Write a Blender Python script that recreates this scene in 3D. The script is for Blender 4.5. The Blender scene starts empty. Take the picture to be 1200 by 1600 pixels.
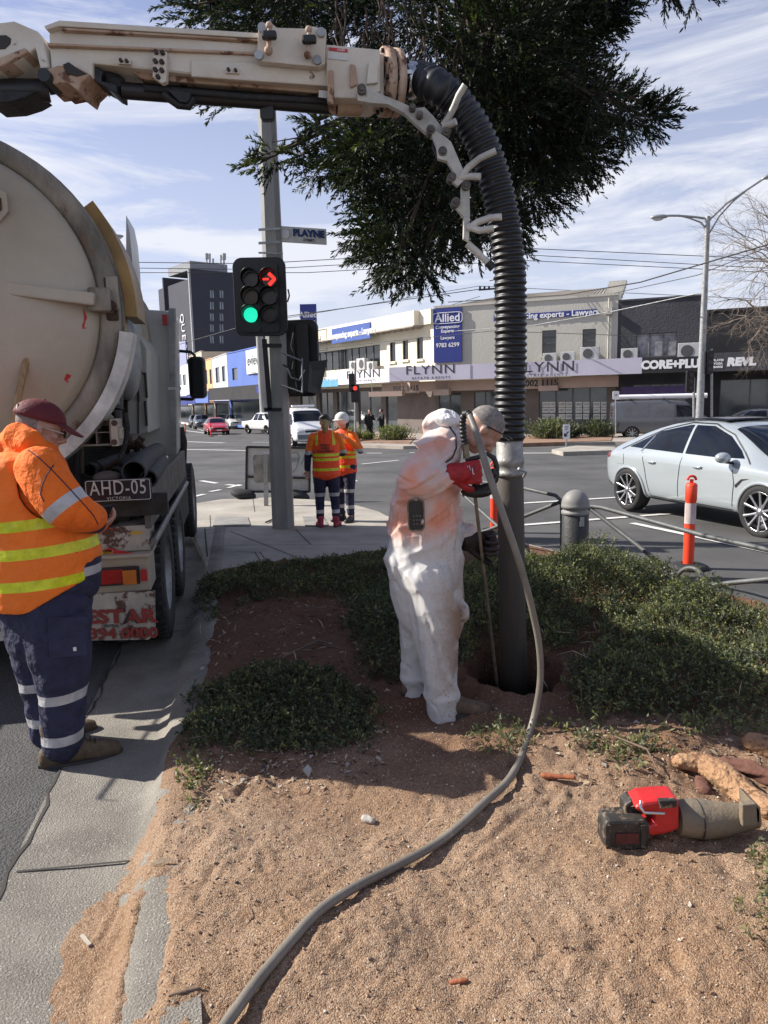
import bpy, bmesh, math, random
import numpy as np
from mathutils import Vector, Matrix, Quaternion
from mathutils.bvhtree import BVHTree
random.seed(7); RNG = np.random.default_rng(7)
SC = bpy.context.scene; COL = SC.collection
R = math.radians
# ---------------- camera, world, sun, exposure ----------------
FPX = 1150.0; TILT = R(8.8); ROLL = R(1.26); CAMZ = 1.75; SL = 0.016
_f = Vector((0, math.cos(TILT), -math.sin(TILT))); _u0 = Vector((0, math.sin(TILT), math.cos(TILT))); _r0 = Vector((1, 0, 0))
_u = _u0*math.cos(ROLL) + _r0*math.sin(ROLL); _r = _r0*math.cos(ROLL) - _u0*math.sin(ROLL)
CAMP = Vector((0, 0, CAMZ))
cd = bpy.data.cameras.new('camera'); cam = bpy.data.objects.new('camera', cd); COL.objects.link(cam)
cam.matrix_world = Matrix(((_r.x, _u.x, -_f.x, 0), (_r.y, _u.y, -_f.y, 0), (_r.z, _u.z, -_f.z, CAMZ), (0, 0, 0, 1)))
cd.sensor_fit = 'VERTICAL'; cd.sensor_height = 36; cd.lens = 36*FPX/1600; cd.clip_end = 3000; cd.clip_start = 0.05
SC.camera = cam
SUN_EL = R(36); SUN_AZ = R(-77)     # azimuth clockwise from +Y
SUND = Vector((math.sin(SUN_AZ)*math.cos(SUN_EL), math.cos(SUN_AZ)*math.cos(SUN_EL), math.sin(SUN_EL)))
w = bpy.data.worlds.new('World'); SC.world = w; w.use_nodes = True
nt = w.node_tree; N = nt.nodes; L = nt.links
bg = N['Background']; sky = N.new('ShaderNodeTexSky'); sky.sky_type = 'NISHITA'; sky.sun_disc = False
sky.sun_elevation = SUN_EL; sky.sun_rotation = SUN_AZ; sky.air_density = 1.0; sky.dust_density = 0.6; sky.ozone_density = 1.6
tc = N.new('ShaderNodeTexCoord'); mp = N.new('ShaderNodeMapping'); mp.inputs['Scale'].default_value = (1.0, 1.6, 7.0)
mp.inputs['Rotation'].default_value = (R(4), R(6), R(65))
n1 = N.new('ShaderNodeTexNoise'); n1.inputs['Scale'].default_value = 2.3; n1.inputs['Detail'].default_value = 9; n1.inputs['Roughness'].default_value = .62; n1.inputs['Distortion'].default_value = .5
L.new(tc.outputs['Generated'], mp.inputs['Vector']); L.new(mp.outputs['Vector'], n1.inputs['Vector'])
cr = N.new('ShaderNodeValToRGB'); cr.color_ramp.elements[0].position = .45; cr.color_ramp.elements[1].position = .66
cr.color_ramp.elements[0].color = (0, 0, 0, 1); cr.color_ramp.elements[1].color = (1, 1, 1, 1)
L.new(n1.outputs['Fac'], cr.inputs['Fac'])
sep = N.new('ShaderNodeSeparateXYZ'); L.new(tc.outputs['Generated'], sep.inputs[0])
mr = N.new('ShaderNodeMapRange'); mr.inputs['From Min'].default_value = .0; mr.inputs['From Max'].default_value = .62
mr.inputs['To Min'].default_value = .78; mr.inputs['To Max'].default_value = 0.0; L.new(sep.outputs['Z'], mr.inputs['Value'])
ad = N.new('ShaderNodeMath'); ad.operation = 'ADD'; ad.use_clamp = True
m0 = N.new('ShaderNodeMath'); m0.operation = 'MULTIPLY'; m0.inputs[1].default_value = .78
L.new(cr.outputs['Color'], m0.inputs[0]); L.new(m0.outputs[0], ad.inputs[0]); L.new(mr.outputs['Result'], ad.inputs[1])
m1 = N.new('ShaderNodeMath'); m1.operation = 'MULTIPLY'; m1.inputs[1].default_value = .92; L.new(ad.outputs[0], m1.inputs[0])
mx = N.new('ShaderNodeMix'); mx.data_type = 'RGBA'; L.new(m1.outputs[0], mx.inputs['Factor']); tn = N.new('ShaderNodeMix'); tn.data_type = 'RGBA'; tn.blend_type = 'MULTIPLY'; tn.inputs['Factor'].default_value = 1; L.new(sky.outputs['Color'], tn.inputs['A']); tn.inputs['B'].default_value = (1.06, 1.04, 1.36, 1); L.new(tn.outputs['Result'], mx.inputs['A'])
mx.inputs['B'].default_value = (8.8, 9.0, 9.7, 1); L.new(mx.outputs['Result'], bg.inputs['Color']); bg.inputs['Strength'].default_value = .06
sl = bpy.data.lights.new('sun', 'SUN'); sl.energy = 5.0; sl.angle = R(.5); sl.color = (1, .945, .86)
so = bpy.data.objects.new('sun', sl); COL.objects.link(so); so.rotation_euler = SUND.to_track_quat('Z', 'Y').to_euler()
SC.view_settings.view_transform = 'Standard'; SC.view_settings.look = 'None'; SC.view_settings.exposure = 0.78; SC.view_settings.gamma = 1
# ---------------- projection helpers (pixel of the 1200x1600 photo -> point in the world) ----------------
def ray(x, y): return _f + _r*((x-600)/FPX) + _u*((800-y)/FPX)
def A(x, y, Y): d = ray(x, y); return CAMP + d*(Y/d.y)
def G(x, y, h=0.0): d = ray(x, y); return CAMP + d*((h-CAMZ)/(d.z+SL*d.y))
def gz(Y, h=0.0): return h - SL*Y
V = Vector
# ---------------- objects ----------------
WM = {}
def obj(name, me, parent=None, label=None, cat=None, group=None, kind=None):
    o = bpy.data.objects.new(name, me); COL.objects.link(o)
    if parent is not None: o.parent = parent
    WM[o] = WM[parent] if parent is not None else Matrix.Identity(4)
    tag(o, label, cat, group, kind); return o
def tag(o, label=None, cat=None, group=None, kind=None):
    if label: o['label'] = label
    if cat: o['category'] = cat
    if group: o['group'] = group
    if kind: o['kind'] = kind
    return o
def thing(name, label, cat, loc=(0, 0, 0), rz=0.0, group=None):
    o = bpy.data.objects.new(name, None); COL.objects.link(o); o.empty_display_size = .1
    o.location = loc; o.rotation_euler = (0, 0, rz)
    WM[o] = Matrix.Translation(V(loc)) @ Matrix.Rotation(rz, 4, 'Z')
    return tag(o, label, cat, group)
def kids(o): return [c for c in COL.objects if c.parent == o]
def dup(o, loc=None, rz=None, label=None, parent=None):
    c = o.copy(); COL.objects.link(c)
    if parent is not None: c.parent = parent
    for k in kids(o): dup(k, parent=c)
    if loc is not None: c.location = loc
    if rz is not None: c.rotation_euler = (0, 0, rz)
    if label: c['label'] = label
    return c
def frame(d, upv=(0, 0, 1)):
    d = V(d).normalized(); upv = V(upv)
    if abs(d.dot(upv.normalized())) > .999: upv = V((0, 1, 0))
    x = upv.cross(d).normalized(); y = d.cross(x).normalized(); return x, y, d
class MB:
    def __init__(s): s.v = []; s.f = []; s.m = []; s.s = []
    def add(s, vs, fs, mi=0, sm=False):
        b = len(s.v); s.v.extend([tuple(p) for p in vs]); s.f.extend([tuple(b+i for i in f) for f in fs]); s.m.extend([mi]*len(fs)); s.s.extend([sm]*len(fs)); return s
    def box(s, c, size, ax=None, mi=0):
        ax = ax or (V((1, 0, 0)), V((0, 1, 0)), V((0, 0, 1))); c = V(c); h = [q/2 for q in size]
        vs = [c+ax[0]*(h[0]*i)+ax[1]*(h[1]*j)+ax[2]*(h[2]*k) for i in (-1, 1) for j in (-1, 1) for k in (-1, 1)]
        return s.add(vs, [(0, 1, 3, 2), (4, 6, 7, 5), (0, 4, 5, 1), (2, 3, 7, 6), (0, 2, 6, 4), (1, 5, 7, 3)], mi)
    def bar(s, p0, p1, w, h, mi=0, upv=(0, 0, 1)):
        p0, p1 = V(p0), V(p1); x, y, d = frame(p1-p0, upv); return s.box((p0+p1)/2, (w, h, (p1-p0).length), (x, y, d), mi)
    def tube(s, pts, rad, seg=10, mi=0, caps=True, sm=True, flat=1.0, upv=(0, 0, 1)):
        pts = [V(p) for p in pts]; n = len(pts); rad = rad if isinstance(rad, (list, tuple)) else [rad]*n
        x, y, d = frame(pts[1]-pts[0], upv); vs = []; fs = []
        for i, p in enumerate(pts):
            t = (pts[min(i+1, n-1)]-pts[max(i-1, 0)])
            if t.length > 1e-9: t.normalize()
            else: t = d
            y = (y - t*y.dot(t)); y = y.normalized() if y.length > 1e-6 else frame(t)[1]; x = y.cross(t).normalized()
            for k in range(seg):
                a = 2*math.pi*k/seg; vs.append(p + x*(math.cos(a)*rad[i]) + y*(math.sin(a)*rad[i]*flat))
        for i in range(n-1):
            for k in range(seg):
                a, b = i*seg+k, i*seg+(k+1) % seg; fs.append((a, a+seg, b+seg, b))
        s.add(vs, fs, mi, sm)
        if caps: s.add(vs[:seg], [tuple(range(seg))], mi); s.add(vs[-seg:], [tuple(range(seg))[::-1]], mi)
        return s
    def cyl(s, p0, p1, r0, r1=None, seg=16, mi=0, caps=True, sm=True): return s.tube([p0, p1], [r0, r0 if r1 is None else r1], seg, mi, caps, sm)
    def lathe(s, o, d, prof, seg=20, mi=0, sm=True):   # prof: (radius, along)
        x, y, d = frame(d); o = V(o); vs = []; fs = []; n = len(prof)
        for r, t in prof:
            for k in range(seg): a = 2*math.pi*k/seg; vs.append(o+d*t+x*(r*math.cos(a))+y*(r*math.sin(a)))
        for i in range(n-1):
            for k in range(seg): a, b = i*seg+k, i*seg+(k+1) % seg; fs.append((a, b, b+seg, a+seg))
        return s.add(vs, fs, mi, sm)
    def prism(s, poly, off, mi=0):      # poly: 3D points, off: extrusion vector
        off = V(off); n = len(poly); a = [V(p) for p in poly]; b = [p+off for p in a]
        return s.add(a+b, [tuple(range(n)), tuple(range(2*n-1, n-1, -1))]+[(i, i+n, (i+1) % n+n, (i+1) % n) for i in range(n)], mi)
    def ell(s, c, rad, ax=None, seg=14, rings=9, mi=0):
        ax = ax or (V((1, 0, 0)), V((0, 1, 0)), V((0, 0, 1))); c = V(c); vs = []; fs = []
        rad = (rad,)*3 if isinstance(rad, (int, float)) else rad
        for i in range(1, rings):
            t = math.pi*i/rings
            for k in range(seg):
                a = 2*math.pi*k/seg; vs.append(c+ax[0]*(rad[0]*math.sin(t)*math.cos(a))+ax[1]*(rad[1]*math.sin(t)*math.sin(a))+ax[2]*(rad[2]*math.cos(t)))
        for i in range(rings-2):
            for k in range(seg): a, b = i*seg+k, i*seg+(k+1) % seg; fs.append((a, a+seg, b+seg, b))
        vs += [c+ax[2]*rad[2], c-ax[2]*rad[2]]; t0 = len(vs)-2
        for k in range(seg): fs.append((t0, k, (k+1) % seg)); fs.append((t0+1, (rings-2)*seg+(k+1) % seg, (rings-2)*seg+k))
        return s.add(vs, fs, mi, True)
    def loft(s, rings, mi=0, sm=True, caps=True):
        n = len(rings[0]); vs = [p for r in rings for p in r]; fs = []
        for i in range(len(rings)-1):
            for k in range(n): a, b = i*n+k, i*n+(k+1) % n; fs.append((a, a+n, b+n, b))
        s.add(vs, fs, mi, sm)
        if caps: s.add(rings[0], [tuple(range(n))], mi, sm); s.add(rings[-1], [tuple(range(n))[::-1]], mi, sm)
        return s
    def mesh(s, name, mats, parent=None, fix=True):
        me = bpy.data.meshes.new(name); vs = s.v
        if parent is not None: inv = WM[parent].inverted(); vs = [tuple(inv @ V(p)) for p in vs]
        me.from_pydata(vs, [], s.f); me.update()
        mats = mats if isinstance(mats, (list, tuple)) else [mats]
        for m in mats: me.materials.append(m)
        me.polygons.foreach_set('material_index', s.m); me.polygons.foreach_set('use_smooth', s.s)
        if fix:
            bm = bmesh.new(); bm.from_mesh(me); bmesh.ops.recalc_face_normals(bm, faces=bm.faces); bm.to_mesh(me); bm.free()
        return me
    def build(s, name, mats, parent=None, bevel=0, fix=True, label=None, cat=None, group=None, kind=None):
        o = obj(name, s.mesh(name, mats, parent, fix), parent, label, cat, group, kind)
        if bevel: b = o.modifiers.new('bevel', 'BEVEL'); b.width = bevel; b.segments = 2; b.limit_method = 'ANGLE'; b.angle_limit = R(40)
        return o
def big_mesh(name, verts, faces_n, mats, parent=None, mi=None, smooth=False):
    """verts (n,3) numpy in order, every face uses faces_n consecutive verts"""
    me = bpy.data.meshes.new(name); n = len(verts); nf = n//faces_n; verts = np.asarray(verts, np.float64)
    if parent is not None:
        M = np.array(WM[parent].inverted()); verts = verts@M[:3, :3].T+M[:3, 3]
    me.vertices.add(n); me.vertices.foreach_set('co', verts.astype(np.float32).ravel())
    me.loops.add(n); me.loops.foreach_set('vertex_index', np.arange(n, dtype=np.int32))
    me.polygons.add(nf); me.polygons.foreach_set('loop_start', np.arange(nf, dtype=np.int32)*faces_n)
    for m in (mats if isinstance(mats, (list, tuple)) else [mats]): me.materials.append(m)
    if mi is not None: me.polygons.foreach_set('material_index', np.asarray(mi, np.int32))
    me.update(calc_edges=True); me.validate(); return me
def apply(o, mods):
    """evaluate modifiers into the mesh"""
    for t, kw in mods:
        m = o.modifiers.new(t, t)
        for k, v in kw.items(): setattr(m, k, v)
    dg = bpy.context.evaluated_depsgraph_get(); dg.update()
    me = bpy.data.meshes.new_from_object(o.evaluated_get(dg)); o.modifiers.clear(); old = o.data; o.data = me; bpy.data.meshes.remove(old); return o
# ---------------- materials ----------------
MATS = {}
def M(name, col=(.5, .5, .5), rough=.6, metal=0.0, var=.18, vs=3.0, bump=0.0, bs=60.0, col2=None, spot=None, sv=0.6, ss=8.0, emit=None, es=1.0, trans=0.0, coat=0.0, stretch=None, spec=.5, sss=0, alpha=1.0):
    if name in MATS: return MATS[name]
    m = bpy.data.materials.new(name); m.use_nodes = True; t = m.node_tree; n = t.nodes; l = t.links; p = n['Principled BSDF']
    tc = n.new('ShaderNodeTexCoord'); src = tc.outputs['Object']
    if stretch:
        mp = n.new('ShaderNodeMapping'); mp.inputs['Scale'].default_value = stretch; l.new(src, mp.inputs['Vector']); src = mp.outputs['Vector']
    c2 = col2 or tuple(c*(1-var*1.8) for c in col)
    a = n.new('ShaderNodeTexNoise'); a.inputs['Scale'].default_value = vs; a.inputs['Detail'].default_value = 8; a.inputs['Roughness'].default_value = .65; l.new(src, a.inputs['Vector'])
    mr = n.new('ShaderNodeMapRange'); mr.inputs['From Min'].default_value = .3; mr.inputs['From Max'].default_value = .7; l.new(a.outputs['Fac'], mr.inputs['Value'])
    mx = n.new('ShaderNodeMix'); mx.data_type = 'RGBA'; mx.inputs['A'].default_value = (*col, 1); mx.inputs['B'].default_value = (*c2, 1); l.new(mr.outputs['Result'], mx.inputs['Factor'])
    out = mx.outputs['Result']
    if spot:
        b = n.new('ShaderNodeTexNoise'); b.inputs['Scale'].default_value = ss; b.inputs['Detail'].default_value = 10; b.inputs['Roughness'].default_value = .7; l.new(src, b.inputs['Vector'])
        r2 = n.new('ShaderNodeMapRange'); r2.inputs['From Min'].default_value = sv; r2.inputs['From Max'].default_value = sv+.05; l.new(b.outputs['Fac'], r2.inputs['Value'])
        x2 = n.new('ShaderNodeMix'); x2.data_type = 'RGBA'; l.new(out, x2.inputs['A']); x2.inputs['B'].default_value = (*spot, 1); l.new(r2.outputs['Result'], x2.inputs['Factor']); out = x2.outputs['Result']
    l.new(out, p.inputs['Base Color'])
    rr = n.new('ShaderNodeMapRange'); rr.inputs['To Min'].default_value = max(0, rough-.08); rr.inputs['To Max'].default_value = min(1, rough+.08); l.new(a.outputs['Fac'], rr.inputs['Value']); l.new(rr.outputs['Result'], p.inputs['Roughness'])
    p.inputs['Metallic'].default_value = metal; p.inputs['Specular IOR Level'].default_value = spec
    if bump:
        b = n.new('ShaderNodeTexNoise'); b.inputs['Scale'].default_value = bs; b.inputs['Detail'].default_value = 6; l.new(src, b.inputs['Vector'])
        bp = n.new('ShaderNodeBump'); bp.inputs['Strength'].default_value = min(1, bump); bp.inputs['Distance'].default_value = .6/bs*max(1, bump); l.new(b.outputs['Fac'], bp.inputs['Height']); l.new(bp.outputs['Normal'], p.inputs['Normal'])
    if emit: p.inputs['Emission Color'].default_value = (*emit, 1); p.inputs['Emission Strength'].default_value = es
    if trans: p.inputs['Transmission Weight'].default_value = trans
    if coat: p.inputs['Coat Weight'].default_value = coat; p.inputs['Coat Roughness'].default_value = .05
    if sss: p.inputs['Subsurface Weight'].default_value = sss; p.inputs['Subsurface Radius'].default_value = (.02, .008, .004)
    MATS[name] = m; return m
def text(s, size, origin, right, upv, mats, name, parent, extrude=.004, align='CENTER', bold=0.0, sx=1.0, shear=0.0, valign='CENTER', space=1.0):
    c = bpy.data.curves.new('t', 'FONT'); c.body = s; c.size = size*.76; c.extrude = extrude; c.align_x = align; c.align_y = valign; c.offset = bold; c.shear = shear; c.space_character = space
    c.resolution_u = 3
    o = bpy.data.objects.new('t', c); COL.objects.link(o); dg = bpy.context.evaluated_depsgraph_get()
    me = bpy.data.meshes.new_from_object(o.evaluated_get(dg)); bpy.data.objects.remove(o); bpy.data.curves.remove(c)
    right = V(right).normalized(); upv = V(upv).normalized(); nn = right.cross(upv); origin = V(origin)
    Mx = Matrix(((right.x*sx, upv.x, nn.x, origin.x), (right.y*sx, upv.y, nn.y, origin.y), (right.z*sx, upv.z, nn.z, origin.z), (0, 0, 0, 1)))
    if parent is not None: Mx = WM[parent].inverted() @ Mx
    me.transform(Mx); me.materials.clear(); me.materials.append(mats); me.name = name
    return obj(name, me, parent)
# shared materials
m_asphalt = M('asphalt', (.105, .103, .10), .85, var=.36, vs=.45, bump=1.0, bs=110, spot=(.2, .2, .2), sv=.62, ss=160)
m_concrete = M('concrete', (.42, .385, .33), .85, var=.25, vs=1.3, bump=.7, bs=90, spot=(.26, .24, .21), sv=.6, ss=30)
m_channel = M('channel_concrete', (.31, .283, .24), .9, var=.35, vs=1.3, bump=2.2, bs=130, spot=(.5, .47, .42), sv=.58, ss=150)
m_line = M('road_paint', (.72, .71, .68), .6, var=.2, vs=9, spot=(.3, .3, .3), sv=.62, ss=25)
m_joint = M('joint_dark', (.05, .045, .04), .9)
m_black = M('black_plastic', (.015, .015, .017), .45, bump=.2, bs=200)
m_rubber = M('rubber', (.022, .022, .024), .75, var=.3, vs=20, bump=.5, bs=90, spot=(.05, .048, .045), sv=.58, ss=12)
m_glass = M('dark_glass', (.02, .025, .03), .06, var=.3, vs=.8, spec=.9)
m_shop = M('shop_glass', (.03, .035, .04), .08, var=.5, vs=.7, col2=(.1, .12, .13), spec=.8)
m_galv = M('galvanised', (.42, .43, .43), .5, .5, var=.25, vs=6, bump=.2, bs=120)
m_greypost = M('grey_post', (.36, .36, .345), .75, var=.22, vs=2.2, bump=.4, bs=50, spot=(.42, .42, .4), sv=.64, ss=7, stretch=(1, 1, .25))
m_white = M('white_paint', (.78, .78, .76), .5, var=.1)
m_chrome = M('steel', (.6, .6, .6), .25, 1.0, var=.15, vs=10)
m_wire = M('wire', (.03, .03, .032), .6)
m_darksteel = M('dark_steel', (.035, .035, .037), .5, .4, var=.4, vs=12, bump=.3, bs=60)
# ---------------- ground ----------------
def kx(Y): return -1.08-.197*(Y-3.45)        # kerb face line
KD = V((-.193, .981, 0)); KS = V((.981, .193, 0))
def sheet(name, pts, mat, h=.004, kind='structure', parent=None):
    b = MB(); b.add([V((p[0], p[1], gz(p[1], h))) for p in pts], [tuple(range(len(pts)))]); o = b.build(name, mat, parent, kind=kind); return o
b = MB(); xs = [-900, -200, -60, -20, -5, 0, .3, 1.3, 5, 20, 60, 200, 900]; ys = [-8, 0, 3, 3.75, 4.8, 6, 10, 20, 40, 80, 160, 400]
vs = [V((x, y, gz(y))) for y in ys for x in xs]; nx = len(xs)
b.add(vs, [(j*nx+i, j*nx+i+1, (j+1)*nx+i+1, (j+1)*nx+i) for j in range(len(ys)-1) for i in range(nx-1) if not (xs[i] == .3 and ys[j] == 3.75)])
b.add([V((-2500, 400, gz(400))), V((2500, 400, gz(400))), V((2500, 2500, gz(400)-30)), V((-2500, 2500, gz(400)-30))], [(0, 1, 2, 3)])
b.build('road', m_asphalt, kind='structure', fix=False)
# worn asphalt in the near lane: coarser
m_asph2 = M('coarse_asphalt', (.115, .113, .11), .9, var=.25, vs=1.2, bump=3.0, bs=85, spot=(.045, .045, .05), sv=.54, ss=80)
sheet('near_lane', [(-9, -1), (kx(-1)-.55, -1), (kx(14)-.55, 14), (-9, 14)], m_asph2)
# concrete channel with rollover kerb
def strip(name, prof, y0, y1, n, mat, kind='structure', wob=0):
    b = MB(); rows = []
    for j in range(n+1):
        Y = y0+(y1-y0)*j/n
        rows.append([V((kx(Y)+s_, Y+.19*s_, gz(Y, z))) for s_, z in prof])
    m = len(prof); b.add([p for r in rows for p in r], [(j*m+i, j*m+i+1, (j+1)*m+i+1, (j+1)*m+i) for j in range(n) for i in range(m-1)], 0, True); return b.build(name, mat, kind=kind, fix=False)
strip('kerb_channel', [(-.55, .012), (-.3, .008), (-.12, .009), (-.07, .03), (-.03, .085), (.02, .115), (.1, .12), (.16, .12), (.165, -.1)], -1, 11.0, 60, m_channel)
for Y in (2.6, 5.7, 8.2, 11.2):
    b = MB(); b.add([V((kx(Y)-.54, Y, gz(Y, .013))), V((kx(Y)-.08, Y+.05, gz(Y, .017))), V((kx(Y)-.08, Y+.062, gz(Y, .017))), V((kx(Y)-.54, Y+.012, gz(Y, .013)))], [(0, 1, 2, 3)])
    b.build('channel_joint', m_joint, kind='structure')
b = MB(); b.add([V((kx(Y)-.562+.012*math.sin(Y*9)+.008*math.sin(Y*23)+RNG.normal()*.004, Y, gz(Y, .013))) for Y in np.arange(-.5, 13, .1)]+[V((kx(Y)-.548+.012*math.sin(Y*9)+.008*math.sin(Y*23)+RNG.normal()*.004, Y, gz(Y, .0135))) for Y in np.arange(-.5, 13, .1)], [(i, i+1, i+136, i+135) for i in range(134)])
b.build('asphalt_crack', m_joint, kind='structure')
# corner footpath (raised slab)
FH = .11
corner = [G(325, 903, FH), G(318, 870, FH), G(300, 830, FH), G(278, 800, FH), G(300, 787, FH), G(345, 780, FH), G(420, 777, FH), G(500, 781, FH), G(560, 790, FH), G(592, 799, FH), G(605, 806, FH)]
corner = [(p.x, p.y) for p in corner]+[(.75, 10.9), (1.9, 8.4), (2.7, 6.5), (4.7, 2.2), (4.5, 2.1), (2.4, 6.3), (1.5, 8.3), (-.02, 8.55)]
b = MB(); n = len(corner); b.add([V((x, y, gz(y, FH))) for x, y in corner]+[V((x, y, gz(y, -.1))) for x, y in corner], [tuple(range(n))]+[(i, (i+1) % n, (i+1) % n+n, i+n) for i in range(n)])
b.build('footpath', m_concrete, kind='structure', bevel=.012)
m_darkconc = M('path_patch', (.3, .29, .27), .85, var=.25, vs=3, bump=.5, bs=80)
def gpoly(name, px, h, mat, kind='structure', parent=None, **k):
    b = MB(); b.add([G(x, y, h) for x, y in px], [tuple(range(len(px)))]); return b.build(name, mat, parent, kind=kind, **k)
for a, c_, w_ in [((320, 826), (324, 870), .02), ((322, 828), (352, 826), .02), ((360, 830), (478, 876), .012), ((462, 827), (486, 851), .014), ((330, 852), (596, 850), .01), ((398, 862), (412, 884), .012), ((406, 862), (420, 882), .012), ((370, 862), (408, 863), .012), ((328, 805), (329, 824), .01), ((418, 815), (440, 813), .02), ((478, 814), (560, 806), .01), ((395, 778), (398, 800), .01)]:
    p, q = G(*a, FH+.004), G(*c_, FH+.004); d = (q-p).normalized().cross(V((0, 0, 1)))*w_/2
    MB().add([p+d, q+d, q-d, p-d], [(0, 1, 2, 3)]).build('footpath_joint', m_joint, kind='structure')
for quad in ([(333, 822), (338, 808), (386, 808), (391, 822)], [(478, 822), (474, 808), (504, 808), (512, 822)]):
    P = [G(x, y, FH+.006) for x, y in quad]; b = MB(); b.add(P, [(0, 1, 2, 3)])
    for i in range(15):
        t = (i+.5)/15; p = P[0].lerp(P[3], t); q = P[1].lerp(P[2], t); b.bar(p+V((0, 0, .003)), q+V((0, 0, .003)), .045, .012)
    b.build('tactile_paving', m_darkconc, kind='structure')
# painted lines
def line(a, c_, w_=.12, h=.012):
    p, q = G(*a, h), G(*c_, h); e = (q-p).normalized(); d = e.cross(V((0, 0, 1)))*w_/2
    MB().add([p+d, q+d, q-d, p-d], [(0, 1, 2, 3)]).build('road_marking', m_line, kind='structure')
for a, c_, w_ in [((283, 746), (296, 748), .15), ((314, 751), (339, 755), .15), ((354, 757), (376, 759), .15), ((357, 762), (375, 757), .12), ((328, 768), (345, 765), .13), ((302, 776), (319, 772), .13), ((282, 784), (296, 780), .13),
    ((289, 702), (386, 704), .25), ((817, 786), (963, 777), .12), ((817, 820), (1050, 802), .12), ((988, 817), (1210, 864), .12), ((815, 708), (953, 707), .25), ((573, 708), (597, 708), .2), ((565, 725), (623, 719), .14), ((573, 698), (600, 699), .2),
    ((290, 690), (350, 692), .3), ((285, 672), (345, 680), .3), ((300, 668), (330, 676), .2), ((395, 691), (470, 691), .2), ((640, 707), (690, 706), .2), ((540, 745), (556, 752), .13)]: line(a, c_, w_)
# far side: footpath, kerb, planter beds, median
def slab(name, px, h, mat, base=-.1, pxh=None, **k):
    P = [G(x, y, h if pxh is None else pxh) for x, y in px]; b = MB(); n = len(P)
    b.add([V((p.x, p.y, gz(p.y, h))) for p in P]+[V((p.x, p.y, gz(p.y, base))) for p in P], [tuple(range(n))]+[(i, (i+1) % n, (i+1) % n+n, i+n) for i in range(n)]); return b.build(name, mat, kind='structure', **k)
m_farpath = M('far_paving', (.4, .35, .3), .9, var=.25, vs=.8, bump=.3, bs=20)
m_farsoil = M('far_soil', (.33, .2, .13), .95, var=.3, vs=2, bump=.8, bs=20)
slab('far_footpath', [(560, 695), (630, 697), (850, 692), (960, 690), (1300, 690), (1500, 664), (1300, 662), (960, 672), (700, 672), (560, 672), (470, 664), (440, 660), (425, 667), (480, 682)], .14, m_farpath)
slab('left_footpath', [(330, 655), (400, 665), (430, 672), (442, 668), (448, 660), (410, 654), (340, 650)], .14, m_farpath)
slab('garden_bed', [(545, 690), (640, 693), (650, 683), (552, 680)], .17, m_farsoil)
slab('garden_bed', [(800, 693), (955, 688), (958, 679), (800, 681)], .17, m_farsoil)
slab('traffic_island', [(862, 702), (880, 706), (965, 703), (960, 698), (900, 696)], .15, m_concrete)
slab('kerb_block', [(246, 1610), (256, 1568), (268, 1560), (284, 1553), (306, 1530), (313, 1531), (316, 1610)], .15, m_channel, base=.0, pxh=.15)
# ---------------- nature strip soil (height field) ----------------
def vnoise(x, y, sc, seed=0):
    """smooth value noise on arrays"""
    r = np.random.default_rng(seed); T_ = r.random((256, 256)); x = np.asarray(x)*sc+37.3; y = np.asarray(y)*sc+91.7
    xi = np.floor(x).astype(int); yi = np.floor(y).astype(int); fx = x-xi; fy = y-yi; fx = fx*fx*(3-2*fx); fy = fy*fy*(3-2*fy)
    g = lambda a, b_: T_[a % 256, b_ % 256]
    return (g(xi, yi)*(1-fx)+g(xi+1, yi)*fx)*(1-fy)+(g(xi, yi+1)*(1-fx)+g(xi+1, yi+1)*fx)*fy-.5
def fbm(x, y, sc, o=4, seed=0): return sum(vnoise(x, y, sc*2**i, seed+i)/2**i for i in range(o))
def sstep(a, b_, x): t = np.clip((x-a)/(b_-a), 0, 1); return t*t*(3-2*t)
HOSE_PX = [(838, 1090), (828, 1160), (800, 1222), (752, 1276), (692, 1322), (622, 1364), (556, 1405), (498, 1452), (448, 1503), (403, 1555), (365, 1605), (330, 1660)]
HOSE_G = [G(x, y, .12) for x, y in HOSE_PX]
PIT = (.78, 4.34, .27, .40)
ridges = []
for pts, dep, wd in [([(560, 1418), (500, 1468), (455, 1520), (410, 1580)], -.012, .012), ([(600, 1400), (520, 1460), (460, 1540)], -.007, .01), ([(690, 1345), (600, 1398), (540, 1440)], -.008, .01),
                     ([(400, 1180+25), (385, 1225), (378, 1240)], -.02, .02), ([(190, 1360), (185, 1380), (160, 1425)], -.018, .014), ([(340, 1360), (325, 1385), (310, 1420)], -.012, .014), ([(410, 1345), (414, 1370)], -.016, .016),
                     ([(850, 1246), (870, 1242), (858, 1262)], -.02, .02), ([(830, 1265), (760, 1325), (735, 1345)], -.012, .014), ([(790, 1340), (700, 1370)], -.01, .014), ([(640, 1478), (644, 1495)], -.01, .006), ([(652, 1478), (655, 1496)], -.01, .006), ([(662, 1480), (668, 1498)], -.01, .006),
                     ([(880, 1365), (900, 1372)], -.01, .012), ([(1045, 1500), (1065, 1528)], -.02, .02), ([(430, 1440), (436, 1452)], -.012, .008), ([(442, 1436), (450, 1450)], -.012, .008), ([(700, 1530), (780, 1470)], -.006, .012), ([(640, 1300), (560, 1350)], -.006, .014), ([(550, 1255), (556, 1235)], -.012, .012)]:
    q = [G(x, y, .12) for x, y in pts]; ridges.append((q, dep, wd))
def seg_dist(X, Y, a, b_):
    ax, ay, bx, by = a.x, a.y, b_.x, b_.y; L2 = (bx-ax)**2+(by-ay)**2+1e-12
    t = np.clip(((X-ax)*(bx-ax)+(Y-ay)*(by-ay))/L2, 0, 1); return np.hypot(X-ax-t*(bx-ax), Y-ay-t*(by-ay))
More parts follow.
